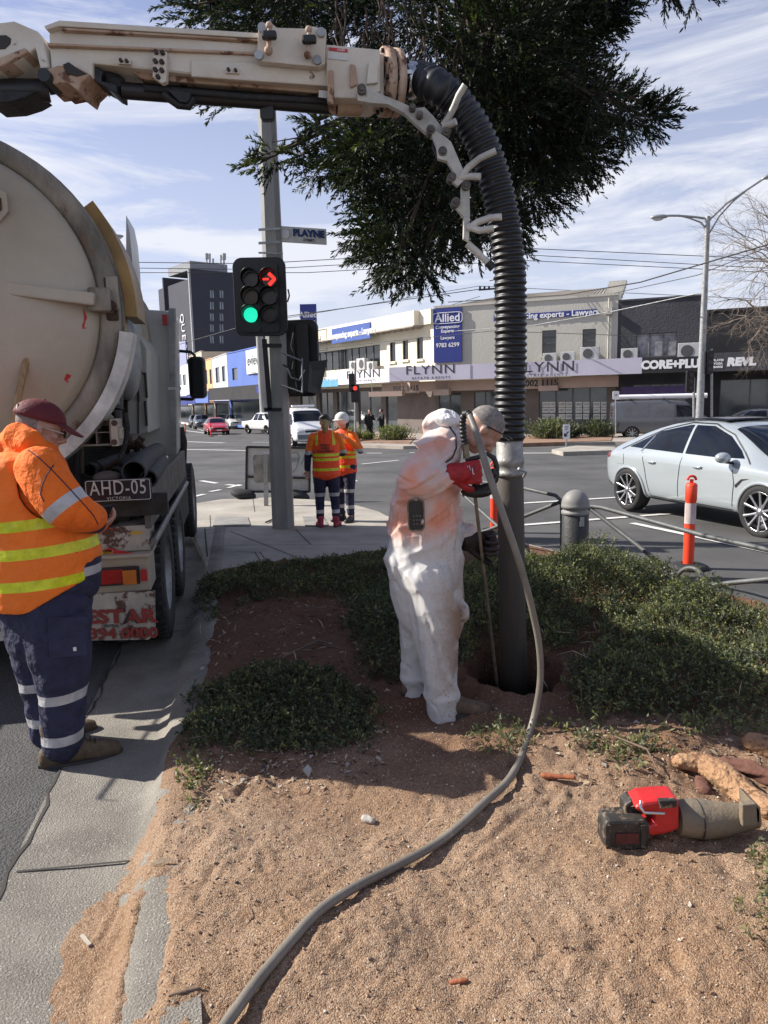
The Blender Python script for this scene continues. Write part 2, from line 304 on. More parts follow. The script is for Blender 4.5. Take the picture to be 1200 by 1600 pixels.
def soil_h(X, Y):
    X = np.asarray(X, float); Y = np.asarray(Y, float); s = (X-(-1.08-.197*(Y-3.45)))*.981
    prof = np.interp(s, [-.55, -.3, -.12, -.07, -.03, .02, .1, .16], [.012, .008, .009, .03, .085, .115, .12, .12])
    edge = -.24*sstep(3.05, 2.2, Y)+.02*sstep(2.9, 3.3, Y)+.13*sstep(3.4, 4.2, Y)+.10*fbm(X, Y, 2.2, 3, 5)
    n = fbm(X, Y, 2.5, 4, 11)*.045+fbm(X, Y, 11, 3, 3)*.026*(.4+sstep(-.1, .3, fbm(X, Y, 1.3, 2, 8)))+fbm(X, Y, 28, 3, 13)*.011*sstep(-.15, .25, fbm(X, Y, 2.1, 2, 18))+fbm(X, Y, 60, 2, 21)*.006
    z = prof+np.clip((s-edge)*.12, -.05, .02)+n*sstep(-.1, .35, s-edge)
    # bare patch of concrete kerb top close to the camera
    bx = (s-.045)/.055; by = (Y-2.05)/.3; z -= .045*np.exp(-(bx**4+by**4))*sstep(3.3, 2.4, Y)
    z += .05*sstep(1.2, 2.6, X)*sstep(4.2, 2.6, Y)+.05*np.exp(-(((X-1.25)/.5)**2+((Y-3.35)/.3)**2))
    for q, dep, wd in ridges:
        d = np.full(X.shape, 9.)
        for i in range(len(q)-1): d = np.minimum(d, seg_dist(X, Y, q[i], q[i+1]))
        z += .6*dep*np.exp(-(d/wd/1.15)**2)*(.75+vnoise(X, Y, 30, 2))-dep*.35*np.exp(-((d-wd*1.9)/wd)**2)
    d = np.full(X.shape, 9.)
    for i in range(len(HOSE_G)-1): d = np.minimum(d, seg_dist(X, Y, HOSE_G[i], HOSE_G[i+1]))
    z = z*(1-.7*np.exp(-(d/.06)**2))+(.11)*.7*np.exp(-(d/.06)**2) if False else z
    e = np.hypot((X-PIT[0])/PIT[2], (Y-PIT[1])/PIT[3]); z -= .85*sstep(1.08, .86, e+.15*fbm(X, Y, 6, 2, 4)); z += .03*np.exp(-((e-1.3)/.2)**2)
    far = Y-(7.6+.49*(X+1.9)); z -= .3*sstep(-.04, .05, far)*(X < .5)
    kr = X-(2.2-.42*(Y-7.45)/.91); z -= .3*sstep(0, .06, kr)
    return z
def GS(x, y):      # pixel -> soil surface
    p = G(x, y, .12)
    for _ in range(3): p = G(x, y, float(soil_h(p.x, p.y)))
    return p
def on(X, Y, h=0): return V((X, Y, gz(Y, float(soil_h(X, Y))+h)))
m_soil = bpy.data.materials.new('crushed_granite'); m_soil.use_nodes = True
def soilmat():
    t = m_soil.node_tree; n = t.nodes; l = t.links; p = n['Principled BSDF']; tc = n.new('ShaderNodeTexCoord'); O = tc.outputs['Object']
    def nz(s, d=6): a = n.new('ShaderNodeTexNoise'); a.inputs['Scale'].default_value = s; a.inputs['Detail'].default_value = d; l.new(O, a.inputs['Vector']); return a.outputs['Fac']
    v = n.new('ShaderNodeTexVoronoi'); v.inputs['Scale'].default_value = 205; l.new(O, v.inputs['Vector'])
    v2 = n.new('ShaderNodeTexVoronoi'); v2.inputs['Scale'].default_value = 75; l.new(O, v2.inputs['Vector'])
    sp = n.new('ShaderNodeSeparateColor'); l.new(v.outputs['Color'], sp.inputs[0])
    cr = n.new('ShaderNodeValToRGB'); e = cr.color_ramp.elements; e[0].position = 0; e[0].color = (.27, .165, .10, 1); e[1].position = 1; e[1].color = (.58, .45, .32, 1)
    for pos, c in [(.12, (.32, .205, .13, 1)), (.45, (.41, .28, .18, 1)), (.8, (.47, .34, .23, 1))]: q = e.new(pos); q.color = c
    l.new(sp.outputs[0], cr.inputs['Fac'])
    mr = n.new('ShaderNodeMapRange'); mr.inputs['From Min'].default_value = .35; mr.inputs['From Max'].default_value = .65; l.new(nz(1.7), mr.inputs['Value'])
    a = n.new('ShaderNodeMix'); a.data_type = 'RGBA'; a.blend_type = 'MULTIPLY'; l.new(mr.outputs['Result'], a.inputs['Factor']); l.new(cr.outputs['Color'], a.inputs['A']); a.inputs['B'].default_value = (.86, .79, .72, 1)
    # darker, redder tone further back
    se = n.new('ShaderNodeSeparateXYZ'); l.new(O, se.inputs[0]); ad = n.new('ShaderNodeMath'); ad.operation = 'MULTIPLY_ADD'; ad.inputs[1].default_value = 1.6; l.new(nz(2.5), ad.inputs[0]); l.new(se.outputs['Y'], ad.inputs[2])
    m2 = n.new('ShaderNodeMapRange'); m2.inputs['From Min'].default_value = 3.5; m2.inputs['From Max'].default_value = 4.6; l.new(ad.outputs[0], m2.inputs['Value'])
    c2 = n.new('ShaderNodeMix'); c2.data_type = 'RGBA'; c2.blend_type = 'MULTIPLY'; l.new(m2.outputs['Result'], c2.inputs['Factor']); l.new(a.outputs['Result'], c2.inputs['A']); c2.inputs['B'].default_value = (.5, .4, .37, 1)
    dk = n.new('ShaderNodeMix'); dk.data_type = 'RGBA'; dk.blend_type = 'MULTIPLY'; dk.inputs['Factor'].default_value = 1; l.new(c2.outputs['Result'], dk.inputs['A']); dk.inputs['B'].default_value = (.73, .72, .73, 1); dp = n.new('ShaderNodeMapRange'); dp.inputs['From Min'].default_value = -.09; dp.inputs['From Max'].default_value = -.16; l.new(se.outputs['Z'], dp.inputs['Value']); dm = n.new('ShaderNodeMix'); dm.data_type = 'RGBA'; l.new(dp.outputs['Result'], dm.inputs['Factor']); l.new(dk.outputs['Result'], dm.inputs['A']); dm.inputs['B'].default_value = (.035, .025, .018, 1); l.new(dm.outputs['Result'], p.inputs['Base Color']); p.inputs['Roughness'].default_value = .93; p.inputs['Specular IOR Level'].default_value = .25  # shade down the pit is painted: soil turns near black with depth
    h = n.new('ShaderNodeMath'); h.operation = 'MULTIPLY_ADD'; l.new(v.outputs['Distance'], h.inputs[0]); h.inputs[1].default_value = -1.0; l.new(nz(330, 3), h.inputs[2])
    b1 = n.new('ShaderNodeBump'); b1.inputs['Strength'].default_value = .9; b1.inputs['Distance'].default_value = .0042; l.new(h.outputs[0], b1.inputs['Height'])
    b2 = n.new('ShaderNodeBump'); b2.inputs['Strength'].default_value = .6; b2.inputs['Distance'].default_value = .016; l.new(nz(30, 6), b2.inputs['Height']); l.new(b1.outputs['Normal'], b2.inputs['Normal'])
    l.new(b2.outputs['Normal'], p.inputs['Normal'])
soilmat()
def axis(a, c, n0, n1):   # finer near a
    t = np.linspace(0, 1, n0); return a+(c-a)*(t+n1*t*t)/(1+n1)
ysv = axis(1.0, 9.3, 620, 3.0)
NXS = 420; rows = []
for Y in ysv:
    x0 = -1.08-.197*(Y-3.45)-.5; x1 = min(2.3-.42*(Y-7.45)/.91, .9+Y*.95)
    rows.append(np.stack([np.linspace(x0, x1, NXS), np.full(NXS, Y)], 1))
P = np.stack(rows); Z = soil_h(P[..., 0], P[..., 1])-SL*P[..., 1]
me = bpy.data.meshes.new('soil'); vv = np.concatenate([P, Z[..., None]], 2).reshape(-1, 3); ny = len(ysv)
I = (np.arange(ny-1)[:, None]*NXS+np.arange(NXS-1)[None]).ravel(); F_ = np.stack([I, I+1, I+1+NXS, I+NXS], 1)
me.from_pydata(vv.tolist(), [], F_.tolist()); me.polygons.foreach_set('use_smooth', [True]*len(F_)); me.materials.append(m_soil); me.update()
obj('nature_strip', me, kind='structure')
# ---------------- buildings ----------------
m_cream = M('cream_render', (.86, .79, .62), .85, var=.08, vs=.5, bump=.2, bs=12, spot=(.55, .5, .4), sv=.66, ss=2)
m_cream_shade = M('cream_render_shaded', (.52, .50, .44), .85, var=.1, vs=.4, bump=.3, bs=14, spot=(.4, .38, .33), sv=.64, ss=3, stretch=(1, 1, .4))  # second cream render, greyed to paint in the shade of the front facade
m_roof = M('roof_sheet', (.42, .38, .32), .7, var=.2, vs=1)
m_navy = M('sign_navy', (.02, .035, .22), .5, var=.05); m_signw = M('sign_white', (.8, .8, .82), .5, var=.05)
m_lav = M('fascia_shaded', (.52, .50, .60), .5, var=.08, vs=.5); m_fascia_lit = M('fascia_lit', (.7, .68, .74), .5, var=.05)  # one fascia in two colours: front shade painted lavender-grey, sunlit side paler
m_taupe = M('fascia_taupe', (.45, .33, .27), .6, var=.12, vs=.7); m_ink = M('lettering_ink', (.03, .03, .035), .5)
m_pier = M('pier_brown', (.16, .13, .115), .7, var=.2, vs=1, bump=.2, bs=20); m_charc = M('charcoal_render', (.06, .06, .07), .8, var=.2, vs=.6, bump=.4, bs=10)
m_blackw = M('black_render', (.022, .022, .026), .8, var=.3, vs=.6); m_sash = M('window_frame', (.1, .1, .1), .5); m_ac = M('ac_grey', (.55, .55, .54), .5, var=.1)
m_cardw = M('paper', (.7, .68, .64), .8, var=.15, vs=9)
class Wall:
    """vertical wall from plan point a to plan point b; u along the wall (metres), v up from the wall's foot"""
    def __init__(s, a, b_, base, parent, th=.25):
        s.a = V((a[0], a[1], base)); d = V((b_[0]-a[0], b_[1]-a[1], 0)); s.L = d.length; s.u = d.normalized(); s.n = s.u.cross(V((0, 0, 1))); s.parent = parent; s.th = th
        if s.n.dot(CAMP-s.a) < 0: s.n = -s.n
        s.up = V((0, 0, 1))
    def p(s, u, v, o=0): return s.a+s.u*u+V((0, 0, v))+s.n*o
    def uv(s, x, y):      # photo pixel -> (u,v) on this wall
        d = ray(x, y); t = (s.a-CAMP).dot(s.n)/d.dot(s.n); q = CAMP+d*t-s.a; return q.dot(s.u), q.z
    def box(s, b, u0, u1, v0, v1, o0, o1, mi=0):
        b.box(s.p((u0+u1)/2, (v0+v1)/2, (o0+o1)/2), (abs(u1-u0), abs(o1-o0), v1-v0), (s.u, s.n, s.up), mi)
    def wall(s, h, holes, mat, name='wall', h0=0.0, h1=None):
        """wall with openings; top may slope from h to h1"""
        us = sorted({0.0, s.L} | {round(q, 4) for o in holes for q in o[:2]}); vs = sorted({h0, h} | {round(q, 4) for o in holes for q in o[2:4]})
        b = MB()
        for i in range(len(us)-1):
            for j in range(len(vs)-1):
                uc, vc = (us[i]+us[i+1])/2, (vs[j]+vs[j+1])/2
                if any(o[0] < uc < o[1] and o[2] < vc < o[3] for o in holes): continue
                if j == len(vs)-2 and h1 is not None:
                    t0, t1 = us[i]/s.L, us[i+1]/s.L; za, zb = h+(h1-h)*t0, h+(h1-h)*t1
                    b.prism([s.p(us[i], vs[j]), s.p(us[i+1], vs[j]), s.p(us[i+1], zb), s.p(us[i], za)], -s.n*s.th)
                else: s.box(b, us[i], us[i+1], vs[j], vs[j+1], -s.th, 0)
        return b.build(name, mat, s.parent)
    def window(s, u0, u1, v0, v1, nx=1, ny=1, mat=None, inset=-.12, fw=.06, fm=None, name='window'):
        b = MB(); s.box(b, u0, u1, v0, v1, inset-.04, inset); o = b.build(name, mat or m_glass, s.parent)
        b = MB()
        for i in range(nx+1): u = u0+(u1-u0)*i/nx; s.box(b, u-fw/2, u+fw/2, v0, v1, inset, inset+.05)
        for j in range(ny+1): v = v0+(v1-v0)*j/ny; s.box(b, u0, u1, v-fw/2, v+fw/2, inset+.052, inset+.07)
        b.build('frame', fm or m_sash, o); return o
    def sign(s, u0, u1, v0, v1, o0, o1, mat, name='sign_board'):
        b = MB(); s.box(b, u0, u1, v0, v1, o0, o1); return b.build(name, mat, s.parent)
    def txt(s, st, u, v, size, o, mat, parent=None, **k):
        r = s.u if s.u.cross(s.up).dot(s.n) > 0 else -s.u
        return text(st, size, s.p(u, v, o), r, s.up, mat, 'lettering', parent or s.parent, extrude=.003, **k)
CB = thing('shop_building', 'cream two-storey corner building with wide estate agent awning and tall blue sign on its corner', 'building', (3.3, 48, gz(48)))
base = gz(48)
c0 = V((A(680, 600, 48).x, 48)); r1 = A(963, 600, 43.5); l1 = A(440, 640, 68)
WF = Wall((c0.x, 48), (r1.x, 43.5), base, CB); WL = Wall((c0.x, 48), (l1.x, 68), base, CB)
print('WF', WF.L, 'WL', WL.L, WF.uv(680, 478), WF.uv(955, 462), WL.uv(490, 524), WL.uv(675, 484))
def hole(W, x0, x1, y0, y1):    # pixel box -> u0,u1,v0,v1
    xc = (x0+x1)/2; yc = (y0+y1)/2; a = W.uv(x0, yc)[0]; b_ = W.uv(x1, yc)[0]; return (min(a, b_), max(a, b_), W.uv(xc, y1)[1], W.uv(xc, y0)[1])
H = WF.uv(820, 470)[1]
wf = [hole(WF, 774, 776.5, 520, 558), hole(WF, 847, 869, 516, 556), hole(WF, 910, 931, 514, 550)]
hsh = WF.uv(800, 596)[1]
shops = [hole(WF, 686, 720, 613, 680), hole(WF, 741, 775, 612, 680), hole(WF, 842, 948, 605, 680)]
shops = [(a, b_, .15, d) for a, b_, c, d in shops]
WF.wall(H, wf, m_cream_shade, h0=hsh); WF.wall(hsh-.002, [(a, b_, c, min(d, hsh-.1)) for a, b_, c, d in shops], m_pier)
for q in wf: WF.window(*q, nx=1, ny=2); b = MB(); WF.box(b, q[0]-.08, q[1]+.08, q[2]-.12, q[2], -.02, .1); b.build('sill', m_cream_shade, CB)
for q in shops: WF.window(q[0], q[1], q[2], min(q[3], hsh-.1), nx=2 if q[1]-q[0] < 3 else 4, ny=1, mat=m_shop, name='shop_window')
# listing cards in the right shop window
m_lp = M('listing_photo', (.2, .22, .22), .6, var=.5, vs=4, col2=(.5, .5, .48))
for cx in (852, 862.5, 877.5, 888.5, 904, 916, 932, 944):
    for cy in (632, 641, 651): u, v = WF.uv(cx, cy); b = MB(); b2 = MB(); WF.box(b, u-.19, u+.19, v-.155, v+.155, -.08, -.07); WF.box(b2, u-.15, u+.15, v-.06, v+.08, -.069, -.066); b2.build('listing_photo', m_lp, b.build('listing_card', m_cardw, CB))

# left wing
HL = WL.uv(600, 500)[1]
ww = [hole(WL, 609, 618, 535, 565), hole(WL, 629, 638, 532, 562), hole(WL, 651, 661, 527, 561)]
band = hole(WL, 480, 594, 545, 572)
bandv = (WL.uv(594, 572)[1], WL.uv(594, 538)[1]); band = (band[0], band[1], bandv[0], bandv[1])
lsh = WL.uv(600, 604)[1]
lshops = [hole(WL, x0, x1, 612, 684) for x0, x1 in ((603, 621), (560, 596), (527, 553), (500, 521), (470, 495))]; lshops = [(a, b_, .15, lsh-.25) for a, b_, c, d in lshops]
eav = WL.uv(640, 512)[1]
WL.wall(eav+.3, ww+[band], m_cream, h0=lsh); WL.wall(lsh-.002, lshops, m_pier)
for q in ww: WL.window(*q, ny=1); b = MB(); WL.box(b, q[0]-.1, q[1]+.1, q[2]-.15, q[2], -.02, .12); b.build('sill', m_cream, CB)
WL.window(*band, nx=11, ny=1, mat=m_glass)
for i, q in enumerate(lshops): WL.window(*q, nx=1 if i == 0 else 2, mat=m_shop, name='shop_window')
ub = WL.uv(594, 500)[0]; top = WL.uv(640, 490)[1]
b = MB(); WL.box(b, 1.2, WL.L, eav, top, 0.02, .75); b.build('parapet', m_cream, CB)
b = MB(); WL.box(b, 0, 1.19, eav, top, 0.02, .3); b.build('parapet', m_cream, CB)
b = MB(); WL.box(b, 1.2, WL.L, eav-.1, eav-.01, 0.02, .85)
for i in range(30): WL.box(b, 1.5+i*(WL.L-2)/30, 1.58+i*(WL.L-2)/30, eav-.18, eav-.1, .02, .8)
b.build('eave', m_roof, CB)
u0, u1 = WL.uv(594, 520)[0], WL.uv(533, 520)[0]; vm = WL.uv(565, 521)[1]
o = WL.sign(u0, u1, vm-.55, vm+.55, .76, .84, M('sign_blue', (.06, .12, .4), .5)); WL.txt('Conveyancing experts - Lawyers', (u0+u1)/2, vm, .8, .85, m_signw, o, bold=.02, sx=.85)
u, v = WL.uv(506, 534); o = WL.txt('Allied', u, v, 1.3, .76, m_ink, bold=.0, sx=.85)
b = MB(); [WL.box(b, *e, .755, .775) for e in ((u-1.9, u+1.9, v-.8, v-.76), (u-1.9, u+1.9, v+.8, v+.84), (u-1.94, u-1.9, v-.8, v+.84), (u+1.9, u+1.94, v-.8, v+.84))]; b.build('logo_border', m_ink, CB)
# roof
b = MB(); e0 = A(697, 462, 50.5); rp = [WF.p(.1, H-.05, -.3), WF.p(WF.L-.3, H-.05, -.3), WF.p(WF.L-1.0, H+1.15, -6), WF.p(3.2, H+1.15, -6)]
b.add(rp+[WL.p(14, H-.6, -.3), WF.p(3.2, H+1.15, -6)], [(0, 1, 2, 3), (0, 3, 4)])
for i in range(46):
    t = i/46; p = rp[0].lerp(rp[1], t); q_ = rp[3].lerp(rp[2], t); b.bar(p+V((0, 0, .03)), q_+V((0, 0, .03)), .07, .05)
b.build('roof', m_roof, CB); b = MB(); b.cyl(WF.p(2.6, H+.6, -5), WF.p(2.6, H+2.2, -5), .04); b.bar(WF.p(2.2, H+2.1, -5), WF.p(3.0, H+2.2, -5), .05, .05); b.build('aerial', m_darksteel, CB)
b = MB()
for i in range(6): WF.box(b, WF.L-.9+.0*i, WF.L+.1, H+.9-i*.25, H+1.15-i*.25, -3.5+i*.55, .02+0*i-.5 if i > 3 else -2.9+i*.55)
b.build('stepped_parapet', m_cream_shade, CB)
b = MB(); WF.box(b, -.02, WF.L, H-.06, H+.08, -.25, .08); b.build('coping', m_cream_shade, CB)
# awning fascia, both sides
def fascia(W, ua, ub_, v0, v1, o0, mat, name='awning_fascia'): b = MB(); W.box(b, ua, ub_, v0, v1, o0-.12, o0); return b.build(name, mat, CB)
AO = 2.4
fv = (WF.uv(800, 591)[1], WF.uv(800, 566)[1]); fv = (3.62, 4.62)
def offwall(W, x, y, o):      # uv on the plane offset by o
    d = ray(x, y); t = (W.a+W.n*o-CAMP).dot(W.n)/d.dot(W.n); q = CAMP+d*t-W.a; return q.dot(W.u), q.z
fv = (offwall(WF, 850, 588.5, AO)[1], offwall(WF, 850, 564.5, AO)[1]); uL = offwall(WF, 608, 580, AO)[0]; uR = offwall(WF, 1003, 570, AO)[0]; uS = offwall(WF, 735, 570, AO)[0]
fascia(WF, uL, uS, *fv, AO, m_lav); fascia(WF, uS+.02, uR, *fv, AO-.03, m_lav)
ul0 = offwall(WL, 608, 580, AO)[0]; ul1 = offwall(WL, 528, 590, AO)[0]; ul2 = offwall(WL, 500, 590, AO)[0]
fascia(WL, ul0, ul1, fv[0], fv[1], AO, m_fascia_lit); fascia(WL, ul1+.02, ul2, fv[0]-.1, fv[1]-.4, AO, M('fascia_cyan', (.15, .42, .62), .5))
fascia(WL, ul2+.1, WL.L, fv[0]-.3, fv[1]-.6, AO, m_navy)
b = MB(); WF.box(b, uL+.2, uR-.2, fv[0]+.1, fv[0]+.2, 0.05, AO-.2); WL.box(b, ul0+.2, WL.L, fv[0]+.1, fv[0]+.2, .05, AO-.2); b.build('awning', m_pier, CB)
b = MB(); WF.box(b, uL+.9, offwall(WF, 963, 575, AO)[0], offwall(WF, 850, 607, 1.5)[1], fv[0]-.03, 1.1, 1.2); WL.box(b, .3, offwall(WL, 597, 590, 1)[0], offwall(WF, 850, 609, 1.5)[1], fv[0]-.03, .95, 1.05); b.build('under_awning_band', m_taupe, CB)
for x in (636, 642+38, 731, 881): u, v = offwall(WF, x, 605, 1.3)
for st, x, y, sz in (('FLYNN', 672, 578, 1.02), ('FLYNN', 851, 574, 1.08)):
    u, v = offwall(WF, x, y, AO); WF.txt(st, u, v, sz, AO+.01, m_ink, sx=1.25, space=1.12); u, v = offwall(WF, x+1, y+13, AO); WF.txt('ESTATE AGENTS', u, v+.03, .25, AO+.01, m_ink, sx=1.25, space=1.5)
u, v = offwall(WL, 567, 585, AO); WL.txt('FLYNN', u, v, 1.0, AO+.02, m_ink, sx=1.8, space=1.1); WL.txt('ESTATE AGENTS', u, v-.42, .22, AO+.02, m_ink, sx=2, space=1.4)
u, v = offwall(WL, 514, 592, AO); WL.txt('9770 2828', u, v, .5, AO+.02, m_signw, sx=1.5)
for x, y in ((634, 607), (843, 599)): u, v = offwall(WF, x, y, 1.2); WF.txt('9002 1115', u, v, .68 if x > 700 else .55, 1.22, m_ink, bold=.012)
for x0, x1, y0, y1 in ((576, 628, 611, 620), (677, 701, 608, 618), (841, 871, 602, 611)):
    ua, va = offwall(WF, x0, y1, 1.7); ub_, vb = offwall(WF, x1, y0, 1.7); b = MB(); WF.box(b, ua, ub_, va, vb, 1.2, 1.7); WF.box(b, ua+.1, ua+.13, vb, fv[0]+.1, 1.4, 1.43); WF.box(b, ub_-.13, ub_-.1, vb, fv[0]+.1, 1.4, 1.43); b.build('hanging_sign', m_taupe, CB)
# blue corner sign
u0, v0 = WF.uv(679, 567); u1, v1 = WF.uv(722, 480); o = WF.sign(u0, u1, v0, v1, .02, .12, m_navy); uc = (u0+u1)/2
def tv(y): return WF.uv(700, y)[1]
WF.txt('Allied', uc, tv(497), .95, .13, m_signw, o, bold=.012)
for y, st, sz in ((511, 'Conveyancing', .37), (517.5, 'Experts', .37), (528, 'Lawyers', .37), (539.5, '9783 6299', .48)): WF.txt(st, uc, tv(y), sz, .13, m_signw, o, bold=.006)
b = MB(); vv_ = tv(497)
pts = [WF.p(uc+1.0*math.copysign(abs(math.cos(a))**.35, math.cos(a))*.98, vv_+.33*math.copysign(abs(math.sin(a))**.35, math.sin(a)), .135) for a in np.linspace(0, 2*math.pi, 41)]; b.tube(pts, .022, 5, caps=False); b.build('logo_border', m_signw, o)
u0, v0 = WF.uv(772, 502); u1, v1 = WF.uv(932, 483); o = WF.sign(u0, u1, v0, v1, .02, .1, m_navy); WF.txt('Conveyancing experts - Lawyers', (u0+u1)/2+.1, (v0+v1)/2, .62, .11, m_signw, o, bold=.012)
def acunit(W, x, y, sz=1.0, o=.0, parent=CB):
    u, v = W.uv(x, y); b = MB(); W.box(b, u-.45*sz, u+.45*sz, v-.32*sz, v+.32*sz, o+.3, o+.65); a = b.build('air_conditioner', m_ac, parent, bevel=.02)
    b = MB(); b.cyl(W.p(u-.1*sz, v, o+.65), W.p(u-.1*sz, v, o+.67), .24*sz, seg=18); b.build('fan_grille', m_sash, a)
for x, y, s_ in ((862, 560, .9), (890, 558, .9), (924, 553, 1.15)): acunit(WF, x, y, s_)
for x, y, s_ in ((562, 571, 1), (575, 569, 1.3), (590, 572, 1)): acunit(WL, x, y, s_)
b = MB(); WF.box(b, 0, WF.L, 0, H-.4, -13, -12.7); WF.box(b, WF.L-.3, WF.L-.02, 0, H-.3, -12.7, -.3); b.build('rear_wall', m_cream_shade, CB)
b = MB(); b.cyl(WF.p(WF.L-.5, 3.6, .08), WF.p(WF.L-.5, H-.2, .08), .05); WF.box(b, WF.L-.7, WF.L-.3, H-1.1, H-.75, .02, .3); b.build('downpipe', m_cream_shade, CB)
# charcoal building
def simple(name, label, a, b_, wallmat, H_, holes=(), cat='building', nx=1, ny=1, depth=10, win=None, h0=0, par=True):
    T_ = thing(name, label, cat, (a[0], a[1], gz(a[1]))); W = Wall(a, b_, gz(a[1]), T_); W.wall(H_, list(holes), wallmat, h0=h0)
    for q in holes: W.window(*q, nx=nx, ny=ny, mat=win)
    b = MB(); W.box(b, 0, .25, 0, H_-.02, -depth, -.25); W.box(b, W.L-.25, W.L, 0, H_-.02, -depth, -.25); W.box(b, .25, W.L-.25, 0, H_-.02, -depth, -depth+.25); b.build('rear_wall', wallmat, T_)
    b = MB(); W.box(b, .25, W.L-.25, H_-.5, H_-.4, -depth+.25, -.25); b.build('roof', m_roof, T_)
    if par: b = MB(); W.box(b, -.02, W.L+.02, H_, H_+.1, -.3, .06); b.build('coping', wallmat, T_)
    return T_, W
fd = (r1.x-c0.x, 43.5-48)
def wfpt(u, o=0): p = WF.p(u, 0, o); return (p.x, p.y)
uc0 = WF.L+.02; uc1 = WF.uv(1096, 560)[0]; Wt = Wall(wfpt(uc0), wfpt(uc1), gz(43), None)
T2, W2 = simple('shop_building', 'charcoal two-storey shop with CORE PLUS awning between cream and black shops', wfpt(uc0), wfpt(uc1), m_charc, Wt.uv(1030, 467)[1],
                [hole(Wt, 994, 1057, 520, 557), (0.9, Wt.L-.7, .3, 2.9)], nx=3, ny=1, win=M('curtain_glass', (.06, .06, .065), .15, var=.6, vs=2.5, col2=(.4, .4, .42)))
a0, a1 = offwall(W2, 1003, 575, AO)[0], offwall(W2, 1105, 575, AO)[0]; v0, v1 = offwall(W2, 1050, 582, AO)[1], offwall(W2, 1050, 558, AO)[1]
b = MB(); W2.box(b, a0, a1, v0, v1, AO-.12, AO); o = b.build('awning_fascia', m_blackw, T2); u, v = offwall(W2, 1051, 569.5, AO); W2.txt('CORE+PLUS', u, v, .78, AO+.01, m_signw, o, bold=.035)
b = MB(); W2.box(b, 0, W2.L, v0+.1, v0+.2, .02, AO-.2); b.build('awning', m_blackw, T2)
m_purple = M('sign_purple', (.09, .055, .2), .5, var=.3, vs=2); ua, va = offwall(W2, 970, 617, .6); ub_, vb = offwall(W2, 1078, 602, .6); b = MB(); W2.box(b, ua, ub_, va, vb, .5, .6); b.build('sign_board', m_purple, T2)
for x, s_ in ((985, 1.0), (1078, 1.35)): acunit(W2, x, 554 if x < 1000 else 549, s_, parent=T2)
uc2 = WF.uv(1310, 560)[0]; Wt = Wall(wfpt(uc1+.02), wfpt(uc2), gz(41), None)
T3, W3 = simple('shop_building', 'black low shop building with REVL awning at the right edge', wfpt(uc1+.02), wfpt(uc2), m_blackw, Wt.uv(1150, 484)[1], [(1, 5.5, .3, 3.0), (6, 9, .3, 3.0)], nx=3, win=m_shop)
a0, a1 = offwall(W3, 1106, 575, AO)[0], W3.L; b = MB(); W3.box(b, a0, a1, v0-.05, v1+.1, AO-.12, AO); o = b.build('awning_fascia', m_charc, T3); u, v = offwall(W3, 1158, 565.5, AO); W3.txt('REVL', u, v, .72, AO+.01, m_signw, o, bold=.04, shear=.1, sx=1.1)
for i, st in enumerate(('PILATES', 'YOGA', 'BARRE')): u, v = offwall(W3, 1122, 563+i*5.2, AO); W3.txt(st, u, v, .2, AO+.01, m_signw, o, bold=.006)
b = MB(); W3.box(b, 0, W3.L, v0+.1, v0+.2, .02, AO-.2); b.build('awning', m_blackw, T3)
# left row of shops, receding up the street beyond the corner building
def lp(x, Y): p = A(x, 600, Y); return (p.x, Y)
def row(name, label, x0, Y0, x1, Y1, ytop, wallmat, wins=(), shop=True, fm=None, depth=9, ft='', fy=(610, 622)):
    a, b_ = lp(x0, Y0), lp(x1, Y1); Wt = Wall(a, b_, gz(Y0), None); H_ = Wt.uv((x0+x1)/2, ytop)[1]; hs = [hole(Wt, *q) for q in wins]
    if shop: hs.append((.6, Wt.L-.6, .3, 2.9))
    T_, W = simple(name, label, a, b_, wallmat, H_, hs, nx=1, depth=depth, win=m_shop)
    if shop:
        y = fy; v0, v1 = offwall(W, x1 if W.u.x > 0 else x0, y[1], 2.5)[1], offwall(W, x1 if W.u.x > 0 else x0, y[0], 2.5)[1]; v0 = 3.0; v1 = 4.3
        b = MB(); W.box(b, 0, W.L, v0, v1, 2.2, 2.32); W.box(b, 0, W.L, v0+.1, v0+.2, .02, 2.2); f_ = b.build('awning', fm or m_navy, T_)
        if ft: W.txt(ft, W.L/2, (v0+v1)/2, 1.1, 2.34, m_signw, f_, sx=1.3)
    return T_, W
m_bluew = M('blue_render', (.10, .17, .48), .8, var=.08, vs=.4); m_orangew = M('orange_render', (.72, .42, .2), .8, var=.08); m_beigew = M('beige_render', (.6, .52, .4), .85, var=.1); m_paleg = M('pale_grey_render', (.6, .6, .6), .8)
TB, WB = row('shop_building', 'blue rendered two-storey shop with square white sign high on its side', 442, 68.3, 357, 84, 543, m_bluew, [(363, 371, 575, 594)], fm=m_blackw)
# its blue flank stands above the roof line, facing the corner
u0, v0 = WB.uv(411, 582); u1, v1 = WB.uv(386, 548); o = WB.sign(min(u0, u1), max(u0, u1), v0, v1, .02, .15, m_signw, 'sign_board'); WB.txt('eview', (u0+u1)/2, (v0+v1)/2+.1, 1.9, .16, m_ink, o, sx=1.2, bold=.03); WB.txt('GROUP', (u0+u1)/2, (v0+v1)/2-1.2, .5, .16, m_ink, o, sx=1.2)
row('shop_building', 'pale grey rendered shop with two tall upper windows beside blue shop', 356.5, 84.3, 333, 94, 556, m_paleg, [(337, 343, 574, 598), (347, 352, 572, 596)], fm=m_bluew)
row('shop_building', 'orange rendered shop squeezed between pale facades up the street', 332.5, 94.3, 318, 102, 562, m_orangew, [(321, 324, 578, 600), (327.5, 331, 577, 600)], fm=m_navy)
row('shop_building', 'beige shop with small rounded parapet beside orange shop', 317.5, 102.3, 298, 114, 552, m_beigew, [], fm=m_navy)
